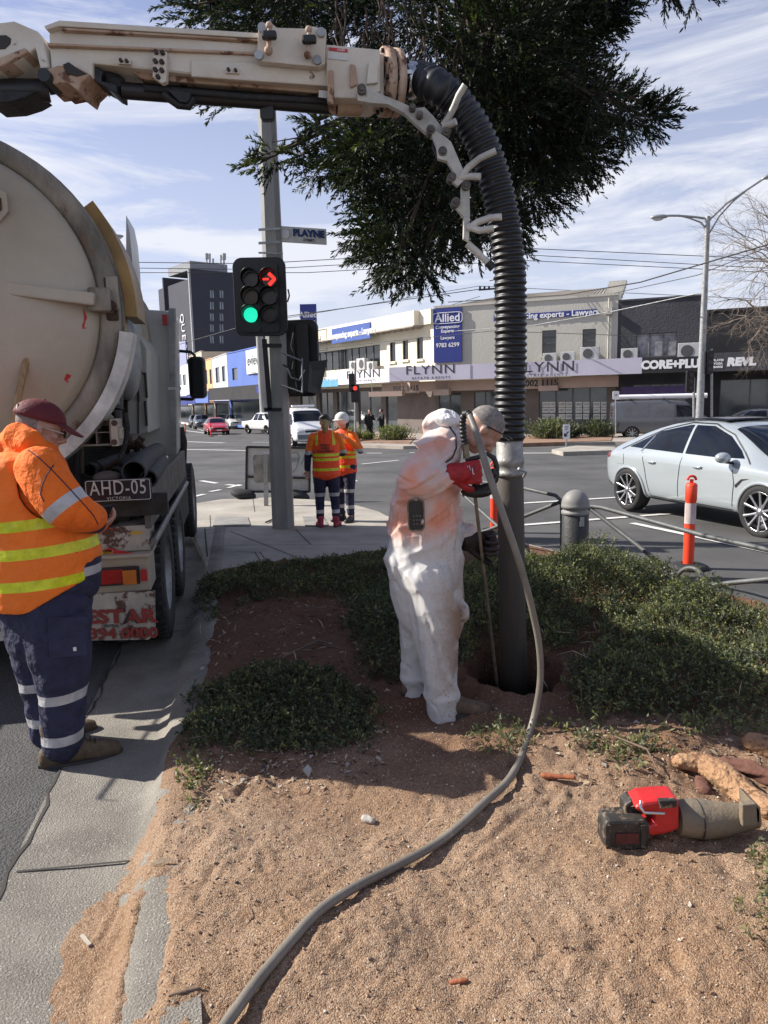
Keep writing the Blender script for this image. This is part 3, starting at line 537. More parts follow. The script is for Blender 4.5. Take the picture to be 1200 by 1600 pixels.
row('shop_building', 'white shop with grey upper windows seen behind truck mirror', 297.5, 114.3, 276, 130, 572, m_white, [(279, 284, 585, 602), (286, 291, 585, 602)], fm=m_cream)
# beige pediment blobs
# QUEST tower
QT = thing('hotel_tower', 'dark grey multi-storey QUEST hotel tower behind the low shops', 'building', (-60, 165, gz(165)))
q0, q1, q2 = lp(257, 175), lp(307, 160), lp(425, 172)
Wa = Wall(q0, q1, gz(160), QT); Wb = Wall(q1, q2, gz(160), QT); Ha = Wa.uv(280, 441)[1]; Hb = Wb.uv(340, 424)[1]
m_quest = M('quest_grey', (.055, .057, .075), .85, var=.12, vs=.08); m_questl = M('quest_trim', (.45, .45, .47), .8)
Wa.wall(Ha, [], m_quest); hs = []
for x in (331.5, 346.5):
    for y in (460, 478, 496, 513, 531): hs.append(hole(Wb, x-3.6, x+3.6, y-7, y+6))
Wb.wall(Hb, hs, m_quest)
for q in hs: Wb.window(*q, nx=2, ny=1, mat=M('tower_glass', (.12, .14, .16), .1, var=.6, vs=.4, col2=(.4, .45, .5)), fw=.25)
b = MB(); Wb.box(b, .6, Wb.L*.5, Hb, Hb+1.8, -12, -1); b.build('plant_room', M('quest_top', (.3, .31, .33), .8), QT)
b = MB(); Wb.box(b, -.35, .05, 0, Hb, -.3, .1); b.build('corner_trim', m_questl, QT)
b = MB()
for i in range(6): Wa.box(b, -1.1, .1, 6+i*3.3, 7.6+i*3.3, -6, .4)
b.build('balcony', m_questl, QT)
b = MB(); Wa.box(b, -.4, 0, 0, Ha, -14, -.3); Wb.box(b, 0, Wb.L, 0, Hb, -14, -13.5); b.build('rear_wall', m_quest, QT)
for x, y0, y1 in ((323, 396, 410), (328, 396, 412), (350, 396, 412), (345, 398, 412), (300, 410, 442), (333, 404, 412)):
    p = A(x, y1+6, 166); q = A(x, y0, 166); b = MB(); b.cyl(p, q, .18, seg=6); b.cyl(p.lerp(q, .55), q, .45 if x in (323, 350) else .2, seg=6); b.build('antenna', m_galv, QT)
r_ = Wa.u if Wa.u.cross(V((0, 0, 1))).dot(Wa.n) > 0 else -Wa.u
for i, ch in enumerate('QUEST'):
    u, v = Wa.uv(285+i*1.6, 498+i*14.5); text(ch, 3.6, Wa.p(u, v, .1), -V((0, 0, 1)), r_, m_signw, 'lettering', QT, extrude=.05)
u, v = Wa.uv(284, 556); b = MB(); Wa.box(b, u-3.2, u+3.2, v-5, v+3, .1, .3); b.build('sign_board', M('sign_lilac', (.4, .42, .62), .6), QT)
# blue pylon sign over the roofs
p0 = A(486, 560, 62); PS = thing('pylon_sign', 'blue pylon sign with rounded white logo rising above the cream roof', 'sign', (p0.x, 62, gz(62)))
Wp = Wall(lp(473, 62), lp(498, 62), gz(62), PS); b = MB(); va = Wp.uv(485, 525)[1]; vb = Wp.uv(485, 475)[1]; Wp.box(b, 0, Wp.L, va-1, vb, -.4, 0); b.build('sign_board', m_navy, PS); b = MB(); Wp.box(b, .5, .8, 0, va-1, -.3, -.1); b.build('post', m_galv, PS)
text('Allied', .85, Wp.p(Wp.L/2, Wp.uv(485, 492)[1], .02), (1, 0, 0), (0, 0, 1), m_signw, 'lettering', PS, bold=.012); text('9783 6299', .36, Wp.p(Wp.L/2, Wp.uv(485, 503)[1], .02), (1, 0, 0), (0, 0, 1), m_signw, 'lettering', PS)
# distant tree line / hill closing the street
b = MB(); pts = []
for i in range(61): x = -420+i*14; pts.append(V((x, 330, gz(330)+6+4*math.sin(i*.9)+3*math.sin(i*2.3)+ (3 if -100 < x < 60 else 0))))
b.add(pts+[V((p.x, 330, gz(330)-2)) for p in pts], [(i, i+1, i+62, i+61) for i in range(60)]); b.prism
bb = MB()
for i in range(60): bb.prism([pts[i], pts[i+1], V((pts[i+1].x, 330, gz(330)-2)), V((pts[i].x, 330, gz(330)-2))], (0, 30, 0))
bb.build('hills', M('distant_trees', (.07, .09, .07), .95, var=.4, vs=.1, bump=1, bs=.5), kind='structure')
# ---------------- street furniture ----------------
m_red = M('lens_red', (.6, .02, .02), .4, emit=(1, .03, .02), es=1.3); m_green = M('lens_green', (.0, .5, .35), .4, emit=(.01, .55, .33), es=.95)
m_lens = M('lens_off', (.03, .012, .012), .2); m_lensa = M('lens_amber_off', (.09, .045, .01), .2)
def disc(b, c, n, r, th, seg=20, mi=0): b.cyl(V(c), V(c)+V(n)*th, r, seg=seg, mi=mi)
def rrect(c, ax, ay, w_, h_, r, seg=6):
    P = []
    for sx, sy, a0 in ((1, 1, 0), (-1, 1, 90), (-1, -1, 180), (1, -1, 270)):
        for i in range(seg+1): a = R(a0+90*i/seg); P.append(V(c)+V(ax)*(sx*(w_/2-r)+r*math.cos(a))+V(ay)*(sy*(h_/2-r)+r*math.sin(a)))
    return P
TP = thing('traffic_signal', 'square grey signal pole on the near corner with large twin signal head and street blade', 'traffic light', tuple(G(443, 823, FH)))
pb = G(443, 824, FH); pt_ = A(415, 120, pb.y-.3); X_ = V((1, 0, 0)); Y_ = V((0, 1, 0)); Z_ = V((0, 0, 1))
b = MB(); px_, py_, pd_ = frame(pt_-pb, Y_)
def sq(p, w_): return [p+px_*(w_/2*i)+py_*(w_/2*j) for i, j in ((-1, -.55), (-.55, -1), (.55, -1), (1, -.55), (1, .55), (.55, 1), (-.55, 1), (-1, .55))]
b.loft([sq(pb-pd_*.3, .3), sq(pb.lerp(pt_, .5), .27), sq(pt_, .21)], sm=False); b.build('pole', m_greypost, TP)
def PA(x, y, dy=0): return A(x, y, pb.y-.25+dy)
# conduit and cover strip on pole
b = MB(); b.bar(PA(427, 538, .05), PA(431, 606, .05), .05, .05); b.build('cover_strip', m_galv, TP)
# front signal head
c = PA(406.5, 464, -.25); hp = thing if False else None
b = MB(); b.prism(rrect(c, X_, Z_, .69, 1.0, .12), Y_*.04); hd = b.build('signal_head', m_black, TP, bevel=.008)
for ix, x in enumerate((392, 421)):
    b = MB(); b.prism(rrect(PA(x, 464, -.28), X_, Z_, .24, .9, .06), Y_*.02); b.build('housing', m_black, hd)
    for iy, y in enumerate((436, 464, 492)):
        cc = PA(x, y, -.33); m = m_lens
        if ix == 0 and iy == 2: m = m_green
        elif ix == 0 and iy == 1: m = m_lensa
        b = MB(); disc(b, cc, Y_, .094, .02, 24); b.build('lens', m, hd)
        # visor: open hood
        b = MB(); n = 18; vs = []; fs = []
        for k in range(n+1):
            a = R(-50)+R(280)*k/n; q = V((math.cos(a)*.108, 0, math.sin(a)*.108)); ln = .18*(.55+.45*math.sin(a))+.03
            vs += [cc+q, cc+q-Y_*ln, cc+q*1.06, cc+q*1.06-Y_*ln]
        for k in range(n): i = 4*k; fs += [(i, i+4, i+5, i+1), (i+2, i+3, i+7, i+6), (i+1, i+5, i+7, i+3)]
        b.add(vs, fs, 0, True); b.build('visor', m_black, hd, fix=False)
cc = PA(421, 436, -.34); b = MB()
for (x0, z0), (x1, z1) in (((-.085, 0), (-.01, 0)), ((.0, .08), (.075, 0)), ((.0, -.08), (.075, 0)), ((-.015, .065), (.06, 0)), ((-.015, -.065), (.06, 0))): b.bar(cc+V((x0, 0, z0)), cc+V((x1, 0, z1)), .022, .02, upv=Y_)
b.build('arrow', m_red, hd)
b = MB(); b.cyl(PA(419, 403, -.2), PA(419, 525, -.2), .02, seg=6); b.bar(PA(413, 530, -.1), PA(422, 640, -.1), .06, .05); b.bar(PA(410, 540, -.1), PA(440, 540, -.1), .05, .05); b.bar(PA(413, 640, -.1), PA(440, 640, -.1), .05, .05); b.build('mounting_bracket', m_black, TP)
# second head, seen from behind, on the right side
c2 = PA(468, 560, .25); nn = V((.62, .78, 0)).normalized(); rr_ = V((.8, -.55, 0)).normalized()
b = MB(); b.prism(rrect(c2, V((.96, -.25, 0)), Z_, .55, 1.05, .12), V((.25, .96, 0))*.06); h2 = b.build('rear_signal_head', m_black, TP, bevel=.008)
b = MB()
for x in (452, 474): b.prism(rrect(PA(x, 560, .16), X_, Z_, .16, .95, .05), Y_*.1)
b.build('housing', m_black, h2)
b = MB(); b.prism([PA(484, 565, -.1), PA(512, 562, .1), PA(499, 617, .1), PA(481, 612, -.1)], (0, .02, 0)); b.prism([PA(470, 560, -.1), PA(484, 565, -.1), PA(481, 612, -.1), PA(470, 610, -.1)], (0, .02, 0)); b.build('louvre', m_black, h2)
b = MB()
for a_, b_ in (((440, 551), (472, 564)), ((440, 602), (472, 613)), ((472, 560), (472, 614))): b.cyl(PA(*a_, -.1), PA(*b_, -.15), .012, seg=6)
b.build('stay_rod', m_galv, h2)
for path in ([(449, 575), (455, 590), (468, 594), (476, 578)], [(450, 452), (452, 462), (449, 472)], [(459, 520), (455, 540), (460, 556), (456, 585)], [(442, 570), (452, 575), (462, 590), (464, 606)]):
    b = MB(); b.tube([PA(x, y, -.12) for x, y in path], .012, 6); b.build('cable', m_wire if path[0][0] != 449 else m_galv, h2)
# street name blade
m_blade = M('blade_paint', (.8, .8, .76), .6, var=.15, vs=6); b = MB(); q0, q1 = PA(433, 365), PA(510, 370, .12)
d_ = (q1-q0).normalized(); upb = Z_; b.prism([q0+Z_*.1, q1+Z_*.1, q1-Z_*.1, q0-Z_*.1], (0, .03, 0)); bl = b.build('street_name_sign', m_blade, TP)
text('PLAYNE', .155, q0.lerp(q1, .64)+V((0, -.012, .022)), d_, Z_, M('blade_ink', (.02, .06, .2), .5), 'lettering', bl, bold=.006); text('STREET', .06, q0.lerp(q1, .64)+V((0, -.012, -.06)), d_, Z_, m_ink, 'lettering', bl)
b = MB(); disc(b, q0.lerp(q1, .17)+V((0, -.015, 0)), Y_, .055, .02); b.build('crest_disc', m_signw, bl)
b = MB()
for y in (357, 378): b.cyl(PA(405 if y < 360 else 407, y, .0), PA(437, y, 0), .18, seg=8) if False else b.bar(PA(404, y+2, -.13), PA(438, y, -.13), .02, .03)
b.bar(PA(404, 395, -.13), PA(442, 396, -.13), .02, .02); b.build('clamp', m_galv, TP)
# far signals
def small_signal(x, ybase, ytop, Y, label, heads, armr=0):
    p = A(x, ybase, Y); t = thing('traffic_signal', label, 'traffic light', tuple(p)); q = A(x, ytop, Y)
    b = MB(); b.cyl(p, q, .055, seg=10); b.build('pole', m_galv, t); k = Y/1150
    for hx, hy, hw, hh, ln in heads:
        c = A(hx, hy, Y-.2); b = MB(); b.prism(rrect(c, X_, Z_, hw*k, hh*k, .06), Y_*.15); h = b.build('signal_head', m_black, t, bevel=.01)
        for i in range(3): b = MB(); disc(b, c+V((0, -.03, (1-i)*hh*k*.3)), Y_, .1, .03, 12); b.build('lens', m_red if ln == i else m_lens, h)
    return t
Yf = G(553, 690).y
small_signal(555, 690, 567, 36.5, 'slim far signal post in front of the shop window with lit red lamp', [(549.5, 598, 9, 28, -1), (555, 615, 13, 27, 0)])
t = small_signal(1084, 652, 590, 34.5, 'small far signal post left of the tall street lamp', [(1079, 596, 12, 33, -1)])
small_signal(1112, 652, 545, 33, 'small far signal head right of the tall street lamp', [(1110, 566, 10, 35, -1)])
# street lamps
p = A(1093, 650, 33); ptop = A(1106, 338, 33); p.z = gz(33); SLm = thing('street_lamp', 'tall pale grey double-arm street lamp behind the silver car', 'street lamp', tuple(p))
b = MB(); b.cyl(p, ptop, .19, .11, seg=8); b.build('pole', m_galv, SLm)
def arm(pts, rad, th): b = MB(); b.tube([A(x, y, 33) for x, y in pts], rad, 6); b.build('arm', m_galv, th)
arm([(1107, 342), (1085, 339), (1060, 337), (1043, 337)], .05, SLm); arm([(1106, 362), (1096, 348), (1078, 341), (1066, 338)], .035, SLm)
arm([(1107, 345), (1135, 318), (1165, 298), (1195, 278), (1215, 268)], .05, SLm); arm([(1108, 365), (1124, 338), (1145, 315), (1165, 299)], .035, SLm)
def lamphead(c, d, th):
    d = V(d).normalized(); b = MB(); b.ell(c+d*.35, (.4, .16, .1), (d, d.cross(Z_), Z_), 12, 7); h = b.build('lamp_head', m_galv, th); b = MB(); b.ell(c+d*.4-Z_*.07, (.24, .12, .09), (d, d.cross(Z_), Z_), 10, 6); b.build('diffuser', M('diffuser', (.6, .6, .58), .3), h)
lamphead(A(1043, 338, 33), (-1, 0, -.05), SLm); lamphead(A(1190, 280, 33), (1, 0, .5), SLm)
p = A(120, 640, 40); p.z = gz(40); S2 = thing('street_lamp', 'distant street lamp arm poking out beside the tank', 'street lamp', tuple(p)); t_ = A(128, 372, 40); b = MB(); b.cyl(p, t_, .12, .07, seg=8); b.tube([t_, A(140, 371, 40), A(170, 369, 40)], .04, 6); b.build('pole', m_galv, S2); lamphead(A(171, 369.5, 40), (1, 0, 0), S2)
# distant utility pole + wires
up_ = A(414, 655, 62); up_.z = gz(62); UP = thing('utility_pole', 'grey utility pole rising behind the near signal pole', 'pole', tuple(up_)); b = MB(); b.cyl(up_, A(404, 505, 62), .38, .28, seg=10); b.build('pole', m_greypost, UP)
u2 = A(781, 670, 58); u2.z = gz(58); U2 = thing('utility_pole', 'wooden power pole with crossarm hidden behind the suction hose', 'pole', tuple(u2)); b = MB(); tt = A(788, 445, 58); b.cyl(u2, tt, .16, .12, seg=8); b.build('pole', m_greypost, U2); b = MB(); b.bar(A(748, 453, 58), A(800, 449, 58), .12, .12)
for x in (750, 757, 764): b.cyl(A(x, 452, 58), A(x, 447, 58), .08, seg=6)
b.build('crossarm', m_darksteel, U2)
def wire(lab, pts, Ys, r=.012, mat=None, sag=0):
    P = [A(x, y, Y) for (x, y), Y in zip(pts, Ys)]; Q = []
    for i in range(len(P)-1):
        for k in range(8): t = k/8; Q.append(P[i].lerp(P[i+1], t)-Z_*sag*4*t*(1-t))
    Q.append(P[-1]); b = MB(); b.tube(Q, r, 5); b.build('overhead_wire', mat or m_wire, None, label=lab, cat='wire', group='overhead power lines')
wg = [('topmost thin wire crossing the sky behind the boom', [(140, 409), (400, 412), (820, 388), (1210, 405)], [45]*4, .022), ('second thin wire crossing the sky below the topmost one', [(140, 418), (400, 421), (820, 398), (1210, 420)], [45]*4, .02), ('third thin wire crossing the sky behind the signal head', [(140, 426), (480, 426), (820, 407), (1210, 426)], [45]*4, .02),
      ('thick black cable rising to the right across the dark building', [(700, 472), (880, 461), (1000, 441), (1200, 382)], [46, 40, 34, 26], .03), ('thinner cable rising right below the thick black cable', [(960, 458), (1090, 430), (1240, 370)], [40, 34, 28], .018),
      ('white service cable sweeping up to the right over the blue sign', [(700, 518), (830, 509), (960, 486), (1130, 450)], [44, 41, 38, 34], .022), ('thin cable running level across the upper windows', [(500, 545), (610, 533), (770, 517), (1000, 525), (1210, 518)], [50, 44, 40, 36, 33], .015),
      ('thin wire sloping from the tower towards the power pole', [(245, 548), (420, 498), (520, 484), (748, 452)], [70, 62, 60, 58], .03), ('dark wire from the power pole down over the cream parapet', [(470, 546), (600, 508), (750, 463)], [60, 55, 58], .02), ('wire just above the roof ridge beside the power pole', [(440, 498), (748, 447), (1200, 468)], [60, 58, 50], .02)]
for lab, pts, Ys, r in wg: wire(lab, pts, Ys, r, m_galv if 'white' in lab else None)
# small signs
def postsign(name, label, x, yb, Y, yt, w_, h_, mat, postmat=m_galv, txt=None, cat='sign'):
    p = A(x, yb, Y); t = thing(name, label, cat, tuple(p)); q = A(x, yt, Y); b = MB(); b.cyl(p, q, .03, seg=8); b.build('post', postmat, t); b = MB(); b.prism(rrect(q-V((0, .05, h_/2)), X_, Z_, w_, h_, .05, 4), (0, .02, 0)); o = b.build('sign_plate', mat, t); return t, o, q-V((0, .055, h_/2))
t, o, c = postsign('keep_left_sign', 'small white arrow sign on a short post on the traffic island', 885, 702, 31.6, 663, .3, .62, m_signw); b = MB(); b.bar(c+V((.08, -.004, .0)), c+V((-.07, -.004, -.16)), .05, .01, upv=Y_); b.bar(c+V((-.09, -.004, -.19)), c+V((.03, -.004, -.17)), .05, .01, upv=Y_); b.bar(c+V((-.09, -.004, -.19)), c+V((-.08, -.004, -.07)), .05, .01, upv=Y_); b.build('arrow', m_ink, o)
text('KEEP', .1, c+V((0, -.004, .2)), X_, Z_, m_ink, 'lettering', o); text('LEFT', .1, c+V((0, -.004, .1)), X_, Z_, m_ink, 'lettering', o)
t, o, c = postsign('parking_sign', 'white parking sign on a tall thin post left of the grey van', 962, 678, 36, 611, .32, .4, m_signw); text('1P', .18, c+V((0, -.004, 0)), X_, Z_, m_ink, 'lettering', o)
# portable board sign seen from behind
wsg = G(440, 790, FH); WS = thing('roadwork_sign', 'large white board sign in thin black frame seen from behind near the signal pole', 'sign', tuple(wsg))
m_board = M('board_back', (.5, .5, .48), .6, var=.15, vs=3, spot=(.35, .35, .35), sv=.66, ss=5); sgY = G(420, 778, .05).y-.3
def SA(x, y, dy=0): return A(x, y, sgY+dy)
fr = [SA(386, 698), SA(484, 700), SA(484, 768), SA(385, 768)]
b = MB(); b.prism(fr, (0, .03, 0)); bd = b.build('board', m_board, WS)
b = MB(); [b.bar(fr[i]-Y_*.02, fr[(i+1) % 4]-Y_*.02, .04, .04) for i in range(4)]; b.bar(SA(386, 745, -.03), SA(484, 747, -.03), .05, .04); b.build('frame', m_black, WS)
b = MB(); b.tube([SA(x, y, -.01) for x, y in ((455, 709), (464, 706), (468, 716), (462, 733), (457, 738))], .006, 5); b.tube([SA(x, y, -.01) for x, y in ((470, 726), (474, 718), (478, 705))], .006, 5); b.build('graffiti', M('graffiti', (.2, .35, .38), .7), bd); text('TOT', .14, SA(459, 719, -.02), X_, Z_, M('graffiti', (.2, .35, .38), .7), 'lettering', bd)
b = MB(); b.cyl(SA(391, 768), SA(389, 780), .02, seg=6); b.cyl(SA(478, 768), SA(480, 780), .02, seg=6); b.build('leg', m_galv, WS)
for x, y in ((380, 772), (464, 774)):
    p = SA(x, y, -.1); o = MB().ell(p, (.26, .3, .1), (V((.96, 0, -.25)), Y_, V((.25, 0, .96)))).build('sandbag', M('sandbag', (.03, .03, .03), .85, bump=.5, bs=30), None, label='black sandbag weighing down the %s foot of the board sign' % ('left' if x < 400 else 'right'), cat='sandbag', group='sandbags of the board sign')
b = MB(); b.tube([SA(x, y, -.15) for x, y in ((377, 768), (386, 769), (393, 776), (395, 789))], .02, 6); b.build('yellow_handle', M('yellow_paint', (.75, .5, .04), .5), None, label='bent yellow metal stake leaning on the left sandbag', cat='stake')
# small square sign on low post, back view
p = G(416, 790, FH); t = thing('square_sign', 'grey rounded square sign on a low galvanised post, back view left of signal pole', 'sign', tuple(p)); b = MB(); b.bar(p, A(415, 708, p.y), .07, .07); b.build('post', m_galv, t); c = A(417, 732, p.y+.05); b = MB(); b.prism(rrect(c, X_, Z_, .48, .5, .06), (0, .02, 0)); b.build('sign_plate', M('sign_back', (.33, .32, .3), .55, .3, var=.35, vs=5), t)
b = MB(); b.tube([G(x, y, FH+.02) for x, y in ((415, 816), (425, 812), (438, 814))], .012, 6); b.build('rubber_strip', m_rubber, None, label='thin black rubber strip lying on the path left of the pole foot', cat='strip')
# orange delineator posts
m_orange = M('post_orange', (.85, .06, .02), .45, var=.08); m_refl = M('reflective_white', (.75, .62, .6), .35, var=.3, vs=25, stretch=(1, 1, .2))
def delin(loc, label):
    t = thing('delineator_post', label, 'bollard', loc, group='orange delineator posts'); o = V(loc)
    b = MB(); b.lathe(o, Z_, [(0, .0), (.21, 0), (.21, .025), (.16, .05), (.07, .06)], 18); b.build('base', m_rubber, t)
    b = MB(); b.lathe(o, Z_, [(.055, .04), (.055, .46), (.053, .48), (.053, .72), (.06, .74), (.06, .9), (.045, .92), (0, .92)], 18); b.build('post', m_orange, t)
    b = MB(); b.lathe(o, Z_, [(.0565, .49), (.0565, .71)], 18); b.build('reflector', m_refl, t)
    b = MB(); b.cyl(o+Z_*.92, o+Z_*.96, .02, seg=8); b.tube([o+V((math.cos(a)*.045, 0, .95+math.sin(a)*.045)) for a in np.linspace(0, math.pi, 9)], .014, 6); b.build('loop', m_orange, t); return t
gp = G(1075, 888); D0 = delin((gp.x, gp.y, gz(gp.y)), 'tall orange post with white reflective band standing in front of the silver car')
for x, y, lab, sc_ in ((772, 832, 'orange post mostly hidden behind the suction pipe', 1), (290, 677, 'far orange post nearest the truck mirror', 1), (330, 682, 'far orange post in front of the red hatchback', 1)):
    q = G(x, y); dup(D0, (q.x, q.y, gz(q.y)), label=lab)
# bollard and rail fence
m_boll = M('bollard_black', (.035, .036, .038), .6, var=.3, vs=8, bump=.3, bs=40, spot=(.12, .12, .12), sv=.68, ss=30); m_cap = M('bollard_cap', (.24, .235, .225), .6, var=.15)
q = G(897, 905, FH); o = V((q.x, q.y, gz(q.y, FH)-.05)); t = thing('bollard', 'thick black bollard with grey domed cap between the fence rails', 'bollard', tuple(o)); hh = (A(897, 803, q.y)-o).z; rr2 = .122
b = MB(); b.lathe(o, Z_, [(rr2, 0), (rr2, hh), (rr2-.01, hh+.01)], 26); b.build('post', m_boll, t)
b = MB(); b.lathe(o, Z_, [(rr2-.01, hh-.005), (rr2+.008, hh), (rr2+.008, hh+.03), (rr2-.008, hh+.035), (rr2-.008, hh+.055), (rr2+.01, hh+.06), (rr2+.01, hh+.085)]+[(rr2*1.06*math.cos(R(a)), hh+.09+.14*math.sin(R(a))) for a in range(0, 91, 10)], 26); b.build('cap', m_cap, t)
b = MB(); b.box(A(909, 815, o.y-.12), (.04, .03, .09)); b.build('bracket', m_galv, t)
RY = q.y
def rail(name, label, segs, r=.022):
    t = thing(name, label, 'fence', tuple(segs[0][1][0]))
    for nm, pts in segs: b = MB(); b.tube(pts, r, 10); b.build(nm, m_railg, t)
    return t
m_railg = M('rail_grey', (.13, .135, .135), .6, .3, var=.2, vs=8, bump=.2, bs=60)
def FA(x, y, Y=None): return A(x, y, Y)
# right panel runs towards the camera from the bollard to the right
rp_ = lambda x: 7.35-(x-917)*.0052
tR = rail('rail_fence', 'grey tubular rail fence with ring, right of the bollard', [('top_rail', [FA(917, 790, 7.35), FA(940, 793, 7.2), FA(1010, 812, 6.8), FA(1100, 837, 6.2), FA(1240, 868, 5.5)]), ('post', [FA(916, 905, 7.35), FA(917, 790, 7.35)]), ('diagonal_rail', [FA(920, 793, 7.34), FA(1000, 855, 6.9), FA(1055, 900, 6.42)]),
    ('lower_rail', [FA(1098, 916, 6.15), FA(1150, 910, 5.95), FA(1240, 901, 5.6)]), ('stay', [FA(1055, 905, 6.4), FA(1052, 985, 6.4)]), ('stay', [FA(1103, 916, 6.12), FA(1100, 980, 6.12)])])
cR = FA(1077, 913, 6.28); pR = FA(1052, 913, 6.42)-cR; b = MB(); rad_ = .148; e1 = pR.normalized(); b.tube([cR+e1*(rad_*math.cos(a))+Z_*(rad_*math.sin(a)) for a in np.linspace(0, 2*math.pi, 33)], .02, 8); b.build('ring', m_railg, tR)
rail('rail_fence', 'grey tubular rail fence partly hidden behind the suction pipe', [('top_rail', [FA(720, 748, 9.4), FA(815, 762, 8.0), FA(868, 774, 7.55), FA(877, 782, 7.52), FA(878, 800, 7.52)]), ('post', [FA(878, 790, 7.52), FA(878, 898, 7.52)]), ('diagonal_rail', [FA(876, 784, 7.54), FA(816, 808, 8.0), FA(752, 832, 8.6)]), ('lower_rail', [FA(720, 770, 9.4), FA(770, 815, 8.6), FA(820, 860, 7.98), FA(846, 886, 7.7)])], .02)
# ---------------- cars ----------------
m_tyre = M('tyre', (.018, .018, .018), .8, bump=.3, bs=60); m_rim = M('alloy', (.55, .55, .57), .3, .9, var=.1); m_rimd = M('alloy_dark', (.02, .02, .022), .35, .3)
m_carglass = M('car_glass', (.008, .011, .018), .05, var=.5, vs=2, spec=.45); m_tail = M('tail_lamp', (.25, .01, .015), .2, coat=.8); m_head = M('head_lamp', (.6, .62, .64), .15, coat=1); m_trim = M('car_trim', (.012, .012, .013), .5)
def smooth_body(st, name, mats, parent, arches, arch_r, W, sub=2, cut=True):
    """st: stations along x: (x, z_bottom, z_belt, z_top, halfwidth_bottom, halfwidth_belt, halfwidth_top)"""
    rings = []
    for x, zb, zs, zt, wb, ws, wt in st:
        zm = zb+(zs-zb)*.45
        half = [(0, zb), (wb*.8, zb), (wb, zb+.04), (max(wb, ws)*1.0, zm), (ws, zs-.05), (ws*.985, zs), (wt, zt-.05*(1 if zt-zs > .2 else .3)), (wt*.8, zt), (0, zt+.012)]
        rings.append([V((x, -y, z)) for y, z in half]+[V((x, y, z)) for y, z in half[-2:0:-1]])
    b = MB(); b.loft(rings); o = b.build(name, mats, None)
    apply(o, [('SUBSURF', {'levels': sub, 'render_levels': sub})])
    bvh = BVHTree.FromObject(o, bpy.context.evaluated_depsgraph_get())
    if cut:
        c = MB()
        for ax in arches:
            for sy in (-1, 1): c.cyl(V((ax, sy*(W-.42), arch_r-.035)), V((ax, sy*(W+.3), arch_r-.035)), arch_r+.045, seg=40)
        co = c.build('cutter', m_trim); m = o.modifiers.new('b', 'BOOLEAN'); m.object = co; m.operation = 'DIFFERENCE'; m.solver = 'EXACT'
        dg = bpy.context.evaluated_depsgraph_get(); dg.update(); me = bpy.data.meshes.new_from_object(o.evaluated_get(dg)); o.modifiers.clear(); o.data = me; bpy.data.objects.remove(co)
        me.materials.clear()
        for mm in (mats if isinstance(mats, list) else [mats]): me.materials.append(mm)
        me.materials.append(m_trim)
        for p in me.polygons:
            cc = p.center
            ins = any(math.hypot(cc.x-ax, cc.z-(arch_r-.035)) < arch_r+.04 for ax in arches) and abs(cc.y) < W-.03 and abs(cc.y) > W-.45 and cc.z < 2*arch_r+.1
            p.material_index = 1 if ins else 0; p.use_smooth = True
        try: me.shade_smooth_by_angle
        except Exception: pass
        m = o.modifiers.new('edge', 'EDGE_SPLIT'); m.split_angle = R(42)
    o.parent = parent; WM[o] = WM[parent]; return o, bvh
def patch(bvh, poly, view, name, mat, parent, off=.006, step=.06, mirror=False, thick=0):
    """flat outline laid onto the body. view 's': (x,z) from the side; 'f': (y,z) from the front; 'r' from the rear; 't': (x,y) from the top"""
    bm = bmesh.new(); bm.faces.new([bm.verts.new((p[0], p[1], 0)) for p in poly])
    xs = [p[0] for p in poly]; ys = [p[1] for p in poly]
    for k, (lo, hi) in enumerate(((min(xs), max(xs)), (min(ys), max(ys)))):
        n = max(1, int((hi-lo)/step))
        for i in range(1, n):
            c = lo+(hi-lo)*i/n; co = (c, 0, 0) if k == 0 else (0, c, 0); no = (1, 0, 0) if k == 0 else (0, 1, 0)
            bmesh.ops.bisect_plane(bm, geom=bm.verts[:]+bm.edges[:]+bm.faces[:], plane_co=co, plane_no=no)
    for sgn in ((-1, 1) if (mirror and view == 's') else (-1,)):
        vs = []; ok = True
        for v in bm.verts:
            a, c = v.co.x, v.co.y
            o, d = {'s': (V((a, sgn*4, c)), V((0, -sgn, 0))), 'f': (V((9, a, c)), V((-1, 0, 0))), 'r': (V((-9, a, c)), V((1, 0, 0))), 't': (V((a, c, 9)), V((0, 0, -1)))}[view]
            h, n, i, _ = bvh.ray_cast(o, d)
            if h is None: h = {'s': V((a, 0, c)), 'f': V((0, a, c)), 'r': V((0, a, c)), 't': V((a, c, 0))}[view]; n = -d; ok = False
            if n.dot(d) > 0: n = -n
            vs.append(h+n*off)
        if not ok and len([1 for q in vs]) == 0: continue
        idx = {v: i for i, v in enumerate(bm.verts)}; b = MB(); b.add(vs, [tuple(idx[v] for v in f.verts) for f in bm.faces], 0, True)
        me = bpy.data.meshes.new(name); me.from_pydata(b.v, [], b.f); me.polygons.foreach_set('use_smooth', b.s); me.materials.append(mat)
        o = obj(name, me, parent)
        if thick: m = o.modifiers.new('s', 'SOLIDIFY'); m.thickness = thick; m.offset = 0
    bm.free()
def lpatch(bvh, pts, wdt, view, name, mat, parent, off=.004):
    for i in range(len(pts)-1):
        a, c = V((*pts[i], 0)), V((*pts[i+1], 0)); d = (c-a).normalized(); n = V((-d.y, d.x, 0))*wdt/2
        patch(bvh, [(a+n).to_2d(), (c+n).to_2d(), (c-n).to_2d(), (a-n).to_2d()], view, name, mat, parent, off, .08)
